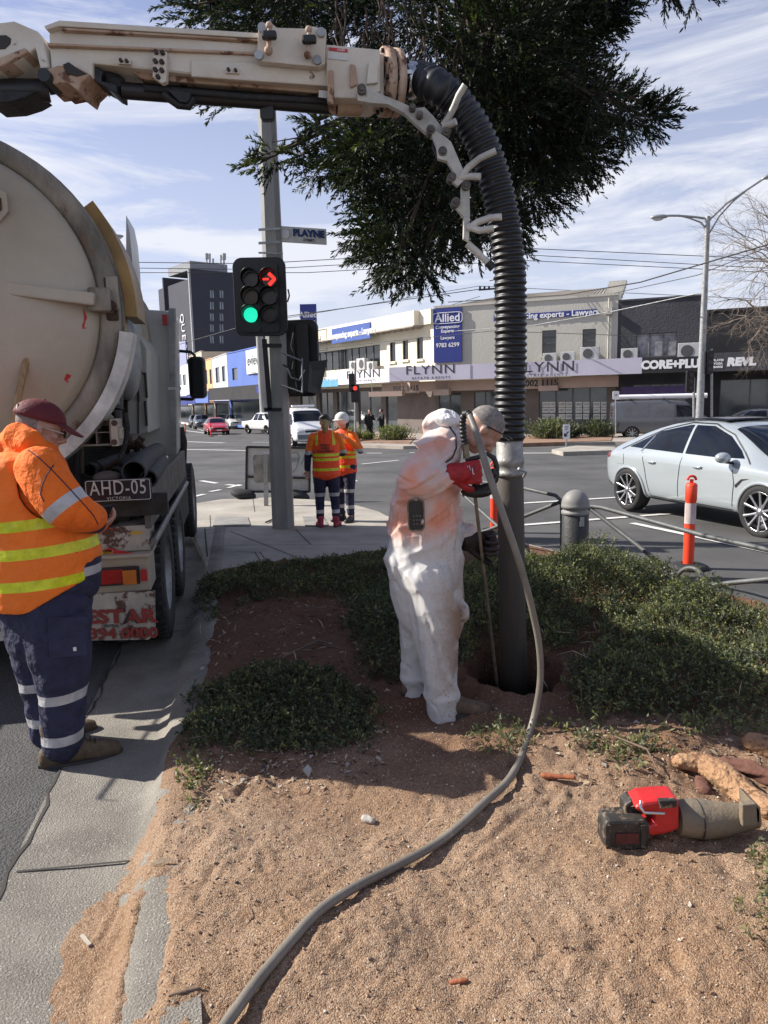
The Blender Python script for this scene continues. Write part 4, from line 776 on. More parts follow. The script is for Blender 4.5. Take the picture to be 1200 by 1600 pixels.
def wheel(parent, x, y, r, wd, side, style=5, dark=False):
    w_ = MB(); c = V((x, y, r)); ax = V((0, side, 0))
    w_.lathe(c, ax, [(r*.70, -wd/2), (r*.93, -wd/2), (r, -wd/2+.03), (r, wd/2-.03), (r*.94, wd/2), (r*.74, wd/2+.004), (r*.72, wd/2-.015)], 36)
    o = obj('wheel', w_.mesh('wheel', m_tyre), parent); WM[o] = WM[parent]
    b = MB(); b.lathe(c, ax, [(0, -.02), (r*.72, -.02), (r*.72, wd/2-.01), (r*.76, wd/2), (r*.75, wd/2+.008)], 32, mi=0)
    rim = obj('rim', b.mesh('rim', m_rimd if dark else m_rimd), o); b = MB()
    for k in range(style):
        for j in (-1, 1):
            a = 2*math.pi*k/style+j*.09; a2 = 2*math.pi*k/style+j*(.30 if style == 5 else .16)
            p0 = c+ax*(wd/2-.03)+V((math.cos(a), 0, math.sin(a)))*r*.1; p1 = c+ax*(wd/2-.0)+V((math.cos(a2), 0, math.sin(a2)))*r*.73
            b.tube([p0, p0.lerp(p1, .5), p1], [r*.07, r*.05, r*.065], 6, flat=.5, upv=ax)
    b.lathe(c, ax, [(0, wd/2), (r*.13, wd/2-.005), (r*.15, wd/2-.03)], 16); b.lathe(c, ax, [(r*.715, wd/2-.01), (r*.76, wd/2+.006), (r*.74, wd/2-.012)], 32)
    obj('spokes', b.mesh('spokes', m_rim if not dark else m_rimd), rim); return o
def car(name, label, loc, rz, paint, st, W, wheels, wr, wins, cat='car', extras=(), group=None, style=5, sub=2, dark=False, doors=(), front=None, rear=None, sills=True, shield=None, back=None, wd=.24):
    t = thing(name, label, cat, loc, rz, group); WMt = WM[t]; WM[t] = Matrix.Identity(4)
    body, bvh = smooth_body(st, 'body', paint, t, wheels, wr, W, sub)
    for poly in wins: patch(bvh, poly, 's', 'side_window', m_carglass, t, mirror=True)
    if shield: patch(bvh, shield, 'f' if shield[0] == 0 else 't', 'windscreen', m_carglass, t)
    if back: patch(bvh, back, 't', 'rear_window', m_carglass, t)
    for d in doors: lpatch(bvh, d, .012, 's', 'door_gap', m_trim, t)
    for view, nm, poly, mat in extras: patch(bvh, poly, view, nm, mat, t, off=.008, mirror=(view == 's'))
    for x in wheels:
        for s_ in (-1, 1): wheel(t, x, s_*(W-.13), wr, wd, s_, style, dark)
    WM[t] = WMt; return t, bvh, body
def paint(n, c, rough=.28, metal=0.0, coat=.8): return M(n, c, rough, metal, var=.03, coat=coat)
# silver coupe SUV: front wheel / rear wheel positions
rw, fwp = G(985, 799), G(1190, 838); dirv = V((fwp.x-rw.x, fwp.y-rw.y, 0)); nrm = V((dirv.y, -dirv.x, 0)).normalized()
if nrm.x < 0: pass
heading = math.atan2(dirv.y, dirv.x)
k = .99
suv_st = [(-2.40, .50, .86, .92, .62, .66, .5), (-2.34, .40, .98, 1.08, .78, .84, .66), (-2.05, .30, 1.05, 1.20, .90, .95, .70), (-1.55, .26, 1.06, 1.40, .95, 1.0, .66), (-.95, .25, 1.05, 1.57, .95, .985, .66), (-.35, .25, 1.02, 1.65, .95, .975, .67), (.25, .25, 1.0, 1.655, .95, .97, .66), (.72, .25, .995, 1.55, .95, .97, .66), (1.18, .25, .99, 1.28, .95, .97, .70), (1.5, .25, .985, 1.10, .95, .98, .72), (1.95, .26, .96, 1.04, .95, .98, .68), (2.3, .3, .88, .96, .88, .92, .62), (2.46, .36, .76, .84, .76, .8, .55), (2.52, .5, .68, .74, .6, .62, .45)]
mid = (rw+fwp)/2; Wsuv = 1.0; left_off = V((-math.sin(heading), math.cos(heading), 0))*(Wsuv-.1)*.91    # the visible side is the car's right
cen = mid+left_off; cen.z = gz(mid.y)
suvw = [[(-1.58, 1.15), (-1.35, 1.26), (-.95, 1.44), (-.3, 1.565), (-.22, 1.565), (-.19, 1.115), (-.9, 1.135)], [(-.13, 1.115), (-.16, 1.565), (.22, 1.56), (.62, 1.42), (.92, 1.22), (1.05, 1.11), (.5, 1.10)]]
m_suv = paint('suv_silver', (.40, .44, .46), .2, .3)
SU, bvh, body = car('parked_car', 'large pale silver coupe SUV waiting on the road right of the red delineator', tuple(cen), heading, m_suv, suv_st, Wsuv, (-1.48, 1.50), .385, suvw, shield=[(.62, -.6), (.62, .6), (1.42, .72), (1.5, 0), (1.42, -.72)], back=[(-.95, -.55), (-.95, .55), (-1.9, .62), (-1.9, -.62)],
    doors=[[(-.16, 1.05), (-.20, .7), (-.22, .32)], [(.92, 1.02), (.98, .75), (.94, .32)], [(-1.12, 1.08), (-1.02, .8), (-.98, .62), (-.9, .34)], [(-.2, .34), (.94, .34)], [(-.9, .34), (-.22, .33)]],
    extras=[('s', 'tail_light', [(-2.33, .98), (-2.05, 1.04), (-2.1, .94), (-2.34, .90)], m_tail), ('s', 'sill_trim', [(-1.0, .27), (1.05, .27), (1.05, .21+.1), (-1.0, .31)], m_trim), ('s', 'bumper_trim', [(-2.36, .5), (-1.98, .42), (-1.96, .27), (-2.3, .36)], m_trim), ('s', 'fuel_flap', [(-1.86, 1.01), (-1.62, 1.03), (-1.6, .84), (-1.85, .84)], m_suv), ('s', 'side_vent', [(1.0, .72), (1.12, .82), (1.28, .84), (1.14, .80), (1.02, .68)], m_trim), ('s', 'headlight', [(2.0, .86), (2.4, .82), (2.42, .72), (2.1, .76)], m_head), ('f', 'grille', [(-.45, .5), (-.45, .74), (.45, .74), (.45, .5)], m_trim)], style=5, wd=.27)
WMs = WM[SU]; WM[SU] = Matrix.Identity(4)
for x in (-.85, .22):
    h, n, i, _ = bvh.ray_cast(V((x, -4, .93)), V((0, 1, 0))); b = MB(); b.ell(h+V((0, -.012, 0)), (.11, .03, .027)); b.build('door_handle', m_suv, SU)
    b = MB(); b.ell(V((h.x, -h.y+.012, h.z)), (.11, .03, .027)); b.build('door_handle', m_suv, SU)
for s_ in (-1, 1):
    h = V((.86, s_*1.08, 1.12)); b = MB(); b.ell(h, (.1, .13, .085)); mo = b.build('wing_mirror', m_suv, SU); b = MB(); b.tube([h+V((.02, 0, -.06)), V((.9, s_*.93, 1.04))], .035, 8, flat=.6); b.build('mirror_foot', m_trim, mo)
    b = MB(); pts = [V((x, s_*.62, z)) for x, z in ((-1.35, 1.46), (-1.0, 1.60), (-.3, 1.70), (.3, 1.70), (.6, 1.63))]
    for ax in (-1.48, 1.5):   # flared wheel-arch lips
        rg = []
        for a in np.linspace(R(-12), R(192), 30):
            z = .35+.445*math.sin(a); x = ax+.445*math.cos(a); h, n, i, _ = bvh.ray_cast(V((x, s_*4, z)), V((0, -s_, 0)))
            if h: rg.append(V((x, h.y+s_*.008, z)))
        b = MB(); b.tube(rg, .028, 8, flat=.7); b.build('wheel_arch', m_suv, SU)
patch(bvh, [(-.75, -.52), (-.75, .52), (.35, .52), (.35, -.52)], 't', 'sunroof', m_carglass, SU, off=.03, thick=.02)
lpatch(bvh, [(-1.75, 1.1), (-1.3, 1.32), (-.9, 1.475), (-.3, 1.60), (.22, 1.59), (.66, 1.44), (1.0, 1.19), (1.2, 1.04)], .016, 's', 'window_trim', m_trim, SU, .008)
lpatch(bvh, [(-1.18, 1.09), (-1.05, 1.36)], .03, 's', 'quarter_pillar', m_chrome, SU, .01)
WM[SU] = WMs; SU.scale = (.91, .91, .91)
# generic shapes for the distant traffic
hatch = [(-2.2, .35, .75, .85, .7, .75, .6), (-2.12, .26, .9, 1.02, .82, .86, .66), (-1.7, .22, .93, 1.28, .86, .89, .58), (-1.0, .2, .93, 1.42, .87, .9, .6), (0, .2, .92, 1.45, .87, .9, .6), (.45, .2, .91, 1.36, .87, .9, .6), (.95, .2, .9, 1.08, .87, .9, .66), (1.3, .22, .85, .92, .86, .88, .62), (1.9, .28, .72, .8, .8, .8, .5), (2.15, .35, .6, .66, .65, .66, .45)]
hatchw = [[(-1.75, 1.0), (-1.3, 1.3), (-.4, 1.37), (-.38, .97), (-1.2, .97)], [(-.32, .97), (-.34, 1.37), (.3, 1.34), (.95, .99)]]
suvg = [(-2.25, .4, .95, 1.1, .8, .85, .7), (-2.15, .3, 1.05, 1.45, .88, .9, .66), (-1.5, .26, 1.06, 1.68, .9, .93, .66), (0, .26, 1.05, 1.7, .9, .93, .67), (.4, .26, 1.04, 1.62, .9, .93, .67), (.95, .26, 1.02, 1.2, .9, .93, .72), (1.3, .27, 1.0, 1.08, .9, .92, .7), (2.0, .3, .92, 1.0, .88, .88, .66), (2.25, .4, .75, .85, .75, .76, .6)]
suvgw = [[(-2.0, 1.12), (-1.9, 1.55), (-.4, 1.6), (-.38, 1.1)], [(-.32, 1.1), (-.32, 1.6), (.3, 1.56), (.9, 1.12)]]
vang = [(-2.45, .4, 1.0, 1.85, .88, .9, .8), (-2.35, .3, 1.05, 1.95, .93, .95, .82), (0, .28, 1.05, 1.97, .94, .95, .83), (1.0, .28, 1.04, 1.93, .94, .95, .8), (1.35, .28, 1.03, 1.7, .94, .95, .78), (1.8, .28, 1.02, 1.22, .94, .95, .8), (2.1, .3, .98, 1.08, .92, .93, .78), (2.4, .36, .8, .9, .84, .84, .66)]
vangw = [[(.55, 1.12), (.55, 1.7), (1.2, 1.66), (1.62, 1.14)]]
def front_bits(w_=.62, z=.62, plate=True): return [('f', 'grille', [(-.42, z-.02), (-.48, z+.12), (.48, z+.12), (.42, z-.02)], m_trim), ('f', 'headlight', [(.5, z+.06), (.5, z+.15), (.74, z+.17), (.72, z+.05)], m_head), ('f', 'headlight', [(-.5, z+.06), (-.5, z+.15), (-.74, z+.17), (-.72, z+.05)], m_head), ('f', 'number_plate', [(-.2, z-.14), (-.2, z-.05), (.2, z-.05), (.2, z-.14)], m_signw)]
def place(x, y): q = G(x, y); return (q.x, q.y, gz(q.y))
def ang(dx, dy): return math.atan2(dy, dx)
hd = ang(.42, -.9)
q = G(330, 680); car('parked_car', 'red hatchback facing the crossing far up the street', (q.x, q.y+2, gz(q.y+2)), ang(.33, -.94), paint('car_red', (.45, .015, .03)), hatch, .9, (-1.35, 1.35), .32, hatchw, shield=[(.35, -.56), (.35, .56), (1.1, .66), (1.1, -.66)], extras=front_bits(z=.52), group='traffic on the far street')
q = A(362, 665, 82); car('parked_car', 'white four-wheel drive behind the red hatchback', (q.x, q.y+2, gz(q.y+2)), ang(.30, -.95), paint('car_white', (.75, .75, .74)), suvg, .93, (-1.4, 1.4), .36, suvgw, shield=[(.3, -.6), (.3, .6), (1.05, .7), (1.05, -.7)], extras=front_bits(z=.74), group='traffic on the far street')
q = A(315, 657, 88); DC, _, _ = car('parked_car', 'dark grey car in the far queue left of the white four-wheel drive', (q.x, q.y, gz(q.y)), ang(.3, -.95), paint('car_dark', (.06, .065, .075)), suvg, .93, (-1.4, 1.4), .36, suvgw, shield=[(.3, -.6), (.3, .6), (1.05, .7), (1.05, -.7)], extras=front_bits(z=.74), group='traffic on the far street')
q = A(297, 656, 96); dup(DC, (q.x, q.y+3, gz(q.y+3)), label='dark car leftmost in the far queue beside the truck cab')
# white ute
ute = [(-2.6, .5, 1.0, 1.05, .85, .88, .7), (-2.5, .4, 1.05, 1.1, .9, .92, .74), (-1.0, .35, 1.06, 1.11, .9, .93, .74), (-.8, .35, 1.06, 1.6, .9, .93, .62), (-.5, .35, 1.06, 1.78, .9, .93, .64), (.4, .35, 1.05, 1.8, .9, .93, .64), (.8, .35, 1.05, 1.7, .9, .93, .64), (1.3, .36, 1.04, 1.25, .9, .93, .72), (1.6, .38, 1.02, 1.12, .9, .92, .7), (2.3, .42, .98, 1.06, .88, .9, .66), (2.55, .5, .85, .95, .8, .8, .6)]
q = A(416, 676, 62); car('pickup_truck', 'white dual-cab ute half hidden by the signal pole', (q.x, q.y, gz(q.y)), ang(.62, -.78), MATS['car_white'], ute, .93, (-1.6, 1.6), .4, [[(-.6, 1.14), (-.5, 1.66), (.1, 1.7), (.12, 1.14)], [(.18, 1.14), (.18, 1.7), (.75, 1.64), (1.2, 1.14)]], cat='ute', shield=[(.75, -.58), (.75, .58), (1.4, .7), (1.4, -.7)], extras=front_bits(z=.8), dark=True, group='traffic on the far street')
q = A(464, 690, 37); VN, bv, _ = car('delivery_van', 'white delivery van with roof bar coming towards the crossing behind the two workers', (q.x, q.y+2.2, gz(q.y+2.2)), ang(.35, -.93), MATS['car_white'], vang, .95, (-1.5, 1.55), .34, vangw, cat='van', shield=[(1.12, -.74), (1.12, .74), (1.75, .8), (1.75, -.8)], extras=[('f', 'grille', [(-.42, .76), (-.42, .92), (.42, .92), (.42, .76)], m_trim), ('f', 'headlight', [(.5, .74), (.5, .96), (.82, .98), (.8, .74)], m_head), ('f', 'headlight', [(-.5, .74), (-.5, .96), (-.82, .98), (-.8, .74)], m_head), ('f', 'bumper', [(-.85, .42), (-.85, .66), (.85, .66), (.85, .42)], M('bumper_grey', (.16, .18, .2), .6)), ('f', 'number_plate', [(-.2, .56), (-.2, .66), (.2, .66), (.2, .56)], m_signw)], group='traffic on the far street')
WMs = WM[VN]; WM[VN] = Matrix.Identity(4); b = MB(); b.box((.5, 0, 2.06), (.25, 1.2, .1)); b.build('roof_light_bar', m_signw, VN, bevel=.02); WM[VN] = WMs
# grey van parked at the far kerb, seen from its rear quarter
q = G(1035, 687); m_gv = paint('van_grey', (.11, .115, .13), .35, .3); GV, bv, _ = car('parked_van', 'grey panel van with white pipe tube on its roof, parked outside the charcoal shop', (q.x+.3, q.y+1, gz(q.y+1)), ang(.97, -.22), m_gv, vang, .95, (-1.5, 1.55), .34, vangw, cat='van', shield=[(1.12, -.74), (1.12, .74), (1.75, .8), (1.75, -.8)], extras=[('r', 'rear_window', [(-.7, 1.15), (-.7, 1.7), (.7, 1.7), (.7, 1.15)], m_carglass), ('r', 'tail_light', [(.73, .95), (.73, 1.6), (.82, 1.6), (.84, .95)], m_tail), ('r', 'tail_light', [(-.73, .95), (-.73, 1.6), (-.82, 1.6), (-.84, .95)], m_tail), ('s', 'panel', [(-1.9, 1.15), (-1.9, 1.75), (-.75, 1.78), (-.75, 1.15)], M('van_panel', (.14, .14, .16), .4)), ('s', 'panel', [(-.62, 1.15), (-.62, 1.78), (.45, 1.75), (.45, 1.15)], MATS['van_panel'] if 'van_panel' in MATS else M('van_panel', (.14, .14, .16), .4)), ('r', 'number_plate', [(-.2, .75), (-.2, .86), (.2, .86), (.2, .75)], m_signw)])
WMs = WM[GV]; WM[GV] = Matrix.Identity(4); b = MB(); b.cyl(V((-2.3, -.5, 2.13)), V((2.0, -.5, 2.13)), .12, seg=12); b.build('pipe_carrier', m_signw, GV); b = MB(); [b.bar(V((x, -.8, 2.0)), V((x, .8, 2.0)), .05, .05) for x in (-1.6, 0, 1.2)]; b.build('roof_rack', m_black, GV); WM[GV] = WMs
q = G(1230, 690); c4, _, _ = car('parked_car', 'dark sedan at the far kerb under the black shop awning', (q.x-.5, q.y+2, gz(q.y+2)), ang(-.97, .2), MATS['car_dark'], hatch, .9, (-1.35, 1.35), .32, hatchw)
dup(c4, (c4.location.x+1.6, c4.location.y-4.5, gz(c4.location.y-4.5)), label='pale blue car roof just above the silver car at the right edge')
# ---------------- vacuum tanker truck ----------------
O_ = A(247, 940, 4.62); O_.z = gz(4.62)
TK = thing('vacuum_truck', 'cream vacuum tanker truck with AHD-05 plate and long boom parked at the kerb', 'truck', tuple(O_))
def T(s, l, z): return V((O_.x, O_.y, 0))+KS*s+KD*l+V((0, 0, gz(O_.y)+z-.0*l))
KZ = V((0, 0, 1))
def tbox(b, s0, s1, l0, l1, z0, z1, mi=0): b.box(T((s0+s1)/2, (l0+l1)/2, (z0+z1)/2), (abs(s1-s0), abs(l1-l0), abs(z1-z0)), (KS, KD, KZ), mi)
def tb(name, s0, s1, l0, l1, z0, z1, mat, parent=None, bevel=0, **k): b = MB(); tbox(b, s0, s1, l0, l1, z0, z1); return b.build(name, mat, parent or TK, bevel=bevel, **k)
RUST = (.13, .055, .03)
m_tank = M('tank_paint', (.43, .385, .31), .42, var=.2, vs=1.1, col2=(.31, .265, .2), spot=(.16, .1, .06), sv=.70, ss=14, bump=.12, bs=20)
m_tankrim = M('rim_paint', (.33, .29, .23), .5, var=.5, vs=4, spot=(.12, .075, .045), sv=.57, ss=6, stretch=(1, 1, .4), bump=.2, bs=40)
m_ochre = M('ochre_paint', (.42, .25, .07), .45, var=.4, vs=2, spot=(.5, .45, .35), sv=.66, ss=5)
m_boom = M('boom_paint', (.66, .62, .54), .5, var=.25, vs=3, col2=(.5, .42, .33), spot=RUST, sv=.64, ss=9, bump=.15, bs=40)
m_boomr = M('boom_rusty', (.5, .38, .28), .7, var=.5, vs=5, col2=(.3, .17, .1), spot=RUST, sv=.54, ss=7, bump=.3, bs=50)
m_chip = M('chipped_paint', (.45, .42, .36), .55, var=.25, vs=4, spot=(.08, .035, .025), sv=.53, ss=9, bump=.25, bs=60)
m_grey = M('cabinet_paint', (.46, .46, .43), .4, var=.12, vs=1.3, spot=(.3, .29, .26), sv=.68, ss=6)
m_reds = M('red_sticker', (.45, .01, .015), .4, spot=(.5, .42, .35), sv=.62, ss=25); m_rustb = M('rust_brown', (.09, .05, .035), .8, var=.5, vs=14, spot=(.4, .34, .28), sv=.62, ss=18, bump=.4, bs=60)
m_yel = M('yellow_chip', (.6, .33, .03), .5, spot=(.4, .36, .3), sv=.58, ss=14)
TC = T(-1.18, 0, 2.42); RT = 1.06; tC = lambda l: TC+KD*l
# tank shell with welded rings
b = MB(); b.lathe(tC(0), KD, [(RT*.88, .42), (RT*.88, 4.3), (RT*.7, 4.55), (0, 4.6)], 64); b.build('tank', m_tank, TK)
b = MB(); b.lathe(tC(0), KD, [(RT*.9, .3), (RT*.985, .3), (RT*.985, .62), (RT*.88, .64)], 64); b.build('tank_collar', m_ochre, TK)
for l in (1.4, 2.5, 3.6): b = MB(); b.lathe(tC(0), KD, [(RT*.88, l), (RT*.91, l+.01), (RT*.91, l+.07), (RT*.88, l+.08)], 64); b.build('tank_band', m_tank, TK)
# rear door, dished, with flange ring
b = MB(); b.lathe(tC(0), KD, [(0, -.06), (RT*.3, -.045), (RT*.6, 0.01), (RT*.84, .085), (RT*.88, .12), (RT*.885, .16)], 80); dr = b.build('rear_door', m_tank, TK)
b = MB(); b.lathe(tC(0), KD, [(RT*.885, .15), (RT*.91, .13), (RT*.99, .15), (RT*1.0, .17), (RT*1.0, .24), (RT*.96, .24)], 80); b.build('door_rim', m_tankrim, dr)
b = MB(); b.lathe(tC(0), KD, [(RT*.97, .24), (RT*1.01, .245), (RT*1.01, .29), (RT*.985, .3)], 80); b.build('flange', m_tankrim, dr)
for a in range(0, 360, 15):
    q = tC(.3)+(KS*math.cos(R(a))+KZ*math.sin(R(a)))*(RT*1.0)
# locking ring segment, pale, lower right
def ringseg(r0, r1, l0, l1, a0, a1, mat, name, par, n=24):
    b = MB(); rings = []
    for i in range(n+1):
        a = R(a0+(a1-a0)*i/n); e = KS*math.cos(a)+KZ*math.sin(a); rings.append([tC(l0)+e*r0, tC(l0)+e*r1, tC(l1)+e*r1, tC(l1)+e*r0])
    b.loft(rings, sm=False); return b.build(name, mat, par)
ringseg(RT*1.0, RT*1.075, .12, .34, -75, -8, M('pale_ring', (.68, .67, .62), .4, var=.3, vs=6, spot=(.15, .13, .12), sv=.64, ss=9), 'locking_ring', TK)
0 and text('GRADE 70', .05, tC(.115)+(KS*math.cos(R(-42))+KZ*math.sin(R(-42)))*RT*1.037, (KS*math.cos(R(48))+KZ*math.sin(R(48))), (-KS*math.sin(R(48))+KZ*math.cos(R(48))), m_ink, 'lettering', TK)
ringseg(RT*1.0, RT*1.075, .31, .8, -2, 36, m_ochre, 'ochre_collar', TK)
# cross beam and hinge block on the door
zb = .19
b = MB(); b.bar(A(-300, 412, 4.36), A(150, 469, 4.58), .075, .1, upv=KD); b.build('cross_beam', m_tank, dr, bevel=.01)
b = MB(); b.box(A(158, 470, 4.66), (.13, .16, .14), (KS, KD, KZ)); b.build('hinge_block', m_tankrim, dr, bevel=.012)
b = MB(); b.box(A(177, 470, 4.8), (.07, .2, .26), (KS, KD, KZ)); b.cyl(A(173, 478, 4.62), A(175, 478, 4.95), .035); b.box(A(186, 505, 5.0), (.05, .12, .3), (KS, KD, KZ)); b.build('hinge', m_rustb, TK, bevel=.01)
b = MB(); b.box(A(176, 458, 4.68), (.07, .03, .2), (KS, KD, KZ)); b.build('hinge_plate', m_tankrim, TK, bevel=.008)
# stickers
def onDoor(x, y):
    d = ray(x, y); o = tC(-.0); t = (o-CAMP).dot(KD)/d.dot(KD); q = CAMP+d*t; r = (q-o).length/RT
    dep = np.interp(r, [0, .3, .6, .84, .88, 1], [-.06, -.045, .01, .085, .12, .14]); return CAMP+d*((o+KD*(dep-.006)-CAMP).dot(KD)/d.dot(KD))
def sticker(px, mat, name='reflector_sticker', fn=onDoor, par=None, th=.003): b = MB(); b.prism([fn(x, y) for x, y in px], KD*th); b.build(name, mat, par or TK)
sticker([(130, 483), (133, 487), (135, 494), (142, 496), (139, 505), (136, 513), (129, 514), (128, 508), (131, 502)], m_reds, par=dr); sticker([(104, 584), (117, 588), (114, 596), (105, 598), (100, 593)], m_reds, par=dr)
b = MB(); p = onDoor(0, 326); b.prism([p+KS*x+KZ*z for x, z in ((-.1, .06), (-.02, .12), (.05, .08), (.05, -.02), (-.02, -.1), (-.12, -.08))], -KD*.03); b.build('sight_frame', m_tank, dr); b = MB(); b.prism([p-KD*.032+KS*x+KZ*z for x, z in ((-.1, .03), (-.02, .07), (.02, .05), (.02, -.01), (-.03, -.06), (-.12, -.05))], -KD*.004); b.build('sight_glass', m_rustb, dr)
# silver wind fin
fY = 6.2; P = [A(197, 336, fY), A(203, 365, fY), A(207, 410, fY), A(209, 470, fY), A(210, 528, fY), A(198, 515, fY), A(197, 470, fY)]; b = MB(); b.prism(P, KD*.5); b.build('side_panel_fin', M('brushed_panel', (.48, .49, .5), .35, .6, var=.2, vs=3, stretch=(1, 1, .2)), TK)
b = MB(); [b.ell(A(204, y, fY-.02), .025) for y in (480, 510)]; b.build('bolt', m_darksteel, TK)
# hydraulic ram
b = MB(); b.cyl(A(181, 548, 5.15), A(180, 640, 5.05), .052, seg=20); b.cyl(A(181, 640, 5.05), A(182, 668, 5.05), .04); b.cyl(A(181, 535, 5.15), A(181, 548, 5.15), .02); rm = b.build('hydraulic_ram', m_black, TK)
text('CHIEF', .12, A(179.5, 577, 5.08), (KZ*-1).lerp(KZ, 1) if True else KZ, -KS, M('ram_text', (.5, .47, .4), .6, spot=(.05, .05, .05), sv=.6, ss=40), 'lettering', rm, bold=.004)
b = MB(); b.box(A(180, 620, 5.0), (.05, .012, .1), (KS, KD, KZ)); b.build('rating_plate', m_galv, rm)
b = MB(); b.tube([A(x, y, 5.0) for x, y in ((178, 640), (160, 641), (143, 648), (131, 665), (126, 700), (128, 740))], .02, 8); b.build('hydraulic_hose', M('hose_brown', (.06, .05, .035), .6), TK)
b = MB(); b.tube([A(x, y, 4.9) for x, y in ((196, 645), (200, 670), (194, 700), (186, 720))], .016, 8); b.build('hydraulic_hose', m_rubber, TK); b = MB(); b.tube([A(x, y, 4.95) for x, y in ((122, 690), (118, 720), (124, 760))], .02, 8); b.build('hydraulic_hose', m_rubber, TK)
# cabinets and headboard
b = MB(); P = [A(205, 512, 6.6), A(219, 525, 6.6), A(230, 545, 6.6), A(232, 676, 6.6), A(218, 680, 6.6), A(199, 679, 6.6), A(199, 520, 6.6)]; b.prism(P, KD*1.1); cb = b.build('equipment_cabinet', m_grey, TK, bevel=.012)
b = MB(); [b.box(A(x, y, 6.57), (.02, .02, h_), (KS, KD, KZ)) for x, y, h_ in ((228, 602, .22), (228, 646, .22), (216, 620, .08))]; b.build('latch', m_black, cb)
b = MB(); b.bar(A(215, 575, 6.585), A(227, 587, 6.585), .008, .01); b.bar(A(216, 580, 6.585), A(216, 678, 6.585), .008, .01); b.build('door_seam', m_joint, cb)
b = MB(); b.ell(A(195, 555, 5.8), (.12, .15, .35)); b.build('exhaust_guard', m_galv, TK)
b = MB(); b.box(A(209, 495, 7), (.12, .2, .3), (KS, KD, KZ)); b.build('air_intake', m_blackw, TK, bevel=.02)
hY = 7.6; b = MB(); p0 = A(203, 482, hY); p1 = A(268, 486, hY+.1); p2 = A(270, 712, hY+.1); p3 = A(203, 712, hY); b.prism([p0, p1, p2, p3], KD*1.0); hb = b.build('body_panel', M('panel_grey', (.48, .48, .45), .45, var=.15, vs=.9, spot=(.25, .2, .16), sv=.7, ss=4), TK, bevel=.015)
b = MB(); b.bar(A(269, 482, hY), A(272, 712, hY), .05, .06); b.build('corner_trim', m_galv, hb); b = MB(); b.box(A(258, 500, hY-.05), (.05, .06, .1), (KS, KD, KZ)); b.build('marker_lamp', m_reds, hb)
b = MB(); b.bar(A(262, 607, hY-.05), A(283, 607, hY), .03, .03); b.build('grab_handle', m_galv, hb)
cY = 8.7; b = MB(); b.prism([A(266, 497, cY), A(275, 490, cY), A(277, 530, cY), A(281, 700, cY), A(268, 735, cY), A(262, 735, cY)], KD*.35); cabo = b.build('cab', m_tank if False else M('cab_white', (.4, .4, .385), .35, var=.1, coat=.3), TK, bevel=.03)
tb('cab_core', -2.45, -.4, 4.45, 6.6, .75, 2.95, MATS['cab_white'], bevel=.1)
b = MB(); b.prism([A(266, 530, cY-.05), A(276, 532, cY-.05), A(276, 575, cY-.05), A(266, 575, cY-.05)], KD*.02); b.prism([A(265, 575, cY-.1), A(275, 576, cY-.1), A(277, 700, cY-.1), A(268, 700, cY-.1)], KD*.03); b.build('cab_panel', m_blackw, cabo)
tb('windscreen', -2.3, -.3, 6.602, 6.63, 1.75, 2.75, m_carglass)
b = MB(); mc = A(306.5, 590, 9.0); b.prism(rrect(mc, X_, Z_, .2, .50, .06), (0, .13, 0)); mr_ = b.build('wing_mirror', m_black, TK, bevel=.03)
b = MB(); b.prism(rrect(mc-Y_*.006, X_, Z_, .16, .45, .045), (0, .012, 0)); b.build('mirror_glass', m_carglass, mr_)
b = MB(); b.tube([A(x, y, 9.05) for x, y in ((276, 548), (298, 550), (304, 555), (305, 566))], .018, 8); b.build('mirror_arm', m_black, TK); b = MB(); b.tube([A(x, y, 9.05) for x, y in ((276, 623), (300, 624), (308, 618))], .02, 8); b.build('mirror_arm', m_black, TK)
b = MB(); b.tube([A(x, y, 8.9) for x, y in ((281, 668), (286, 690), (285, 730), (281, 760), (284, 790))], .05, 8); b.build('mud_guard', m_rubber, TK)
# chassis, deck, tray
tb('chassis_rail', -.95, -.75, .1, 6.3, .62, .9, m_darksteel); tb('chassis_rail', -1.8, -1.6, .1, 6.3, .62, .9, m_darksteel)
tb('deck', -2.5, -.18, .3, 4.3, 1.0, 1.1, m_darksteel); tb('cross_member', -2.4, -.25, .12, .3, .55, 1.05, m_darksteel)
for l in (1.6, 3.0, 4.2): tb('tank_cradle', -2.1, -.6, l, l+.12, 1.09, 1.35, m_darksteel)
b = MB(); b.bar(T(-.04, .12, 1.17), T(-.04, 3.55, 1.17), .03, .26, upv=KZ) if False else tbox(b, -.06, -.02, .1, 3.6, 1.02, 1.3); b.build('tray_side', M('tray_steel', (.13, .125, .12), .55, .4, var=.4, vs=5, spot=(.3, .3, .28), sv=.62, ss=10, bump=.2, bs=60), TK, bevel=.006)
b = MB(); b.tube([T(-.01, .1, .93), T(0.0, 1.3, .96), T(0, 3.3, .97)], .024, 8); b.build('guard_rail', M('worn_rail', (.2, .19, .18), .45, .4, var=.3, vs=8), TK)
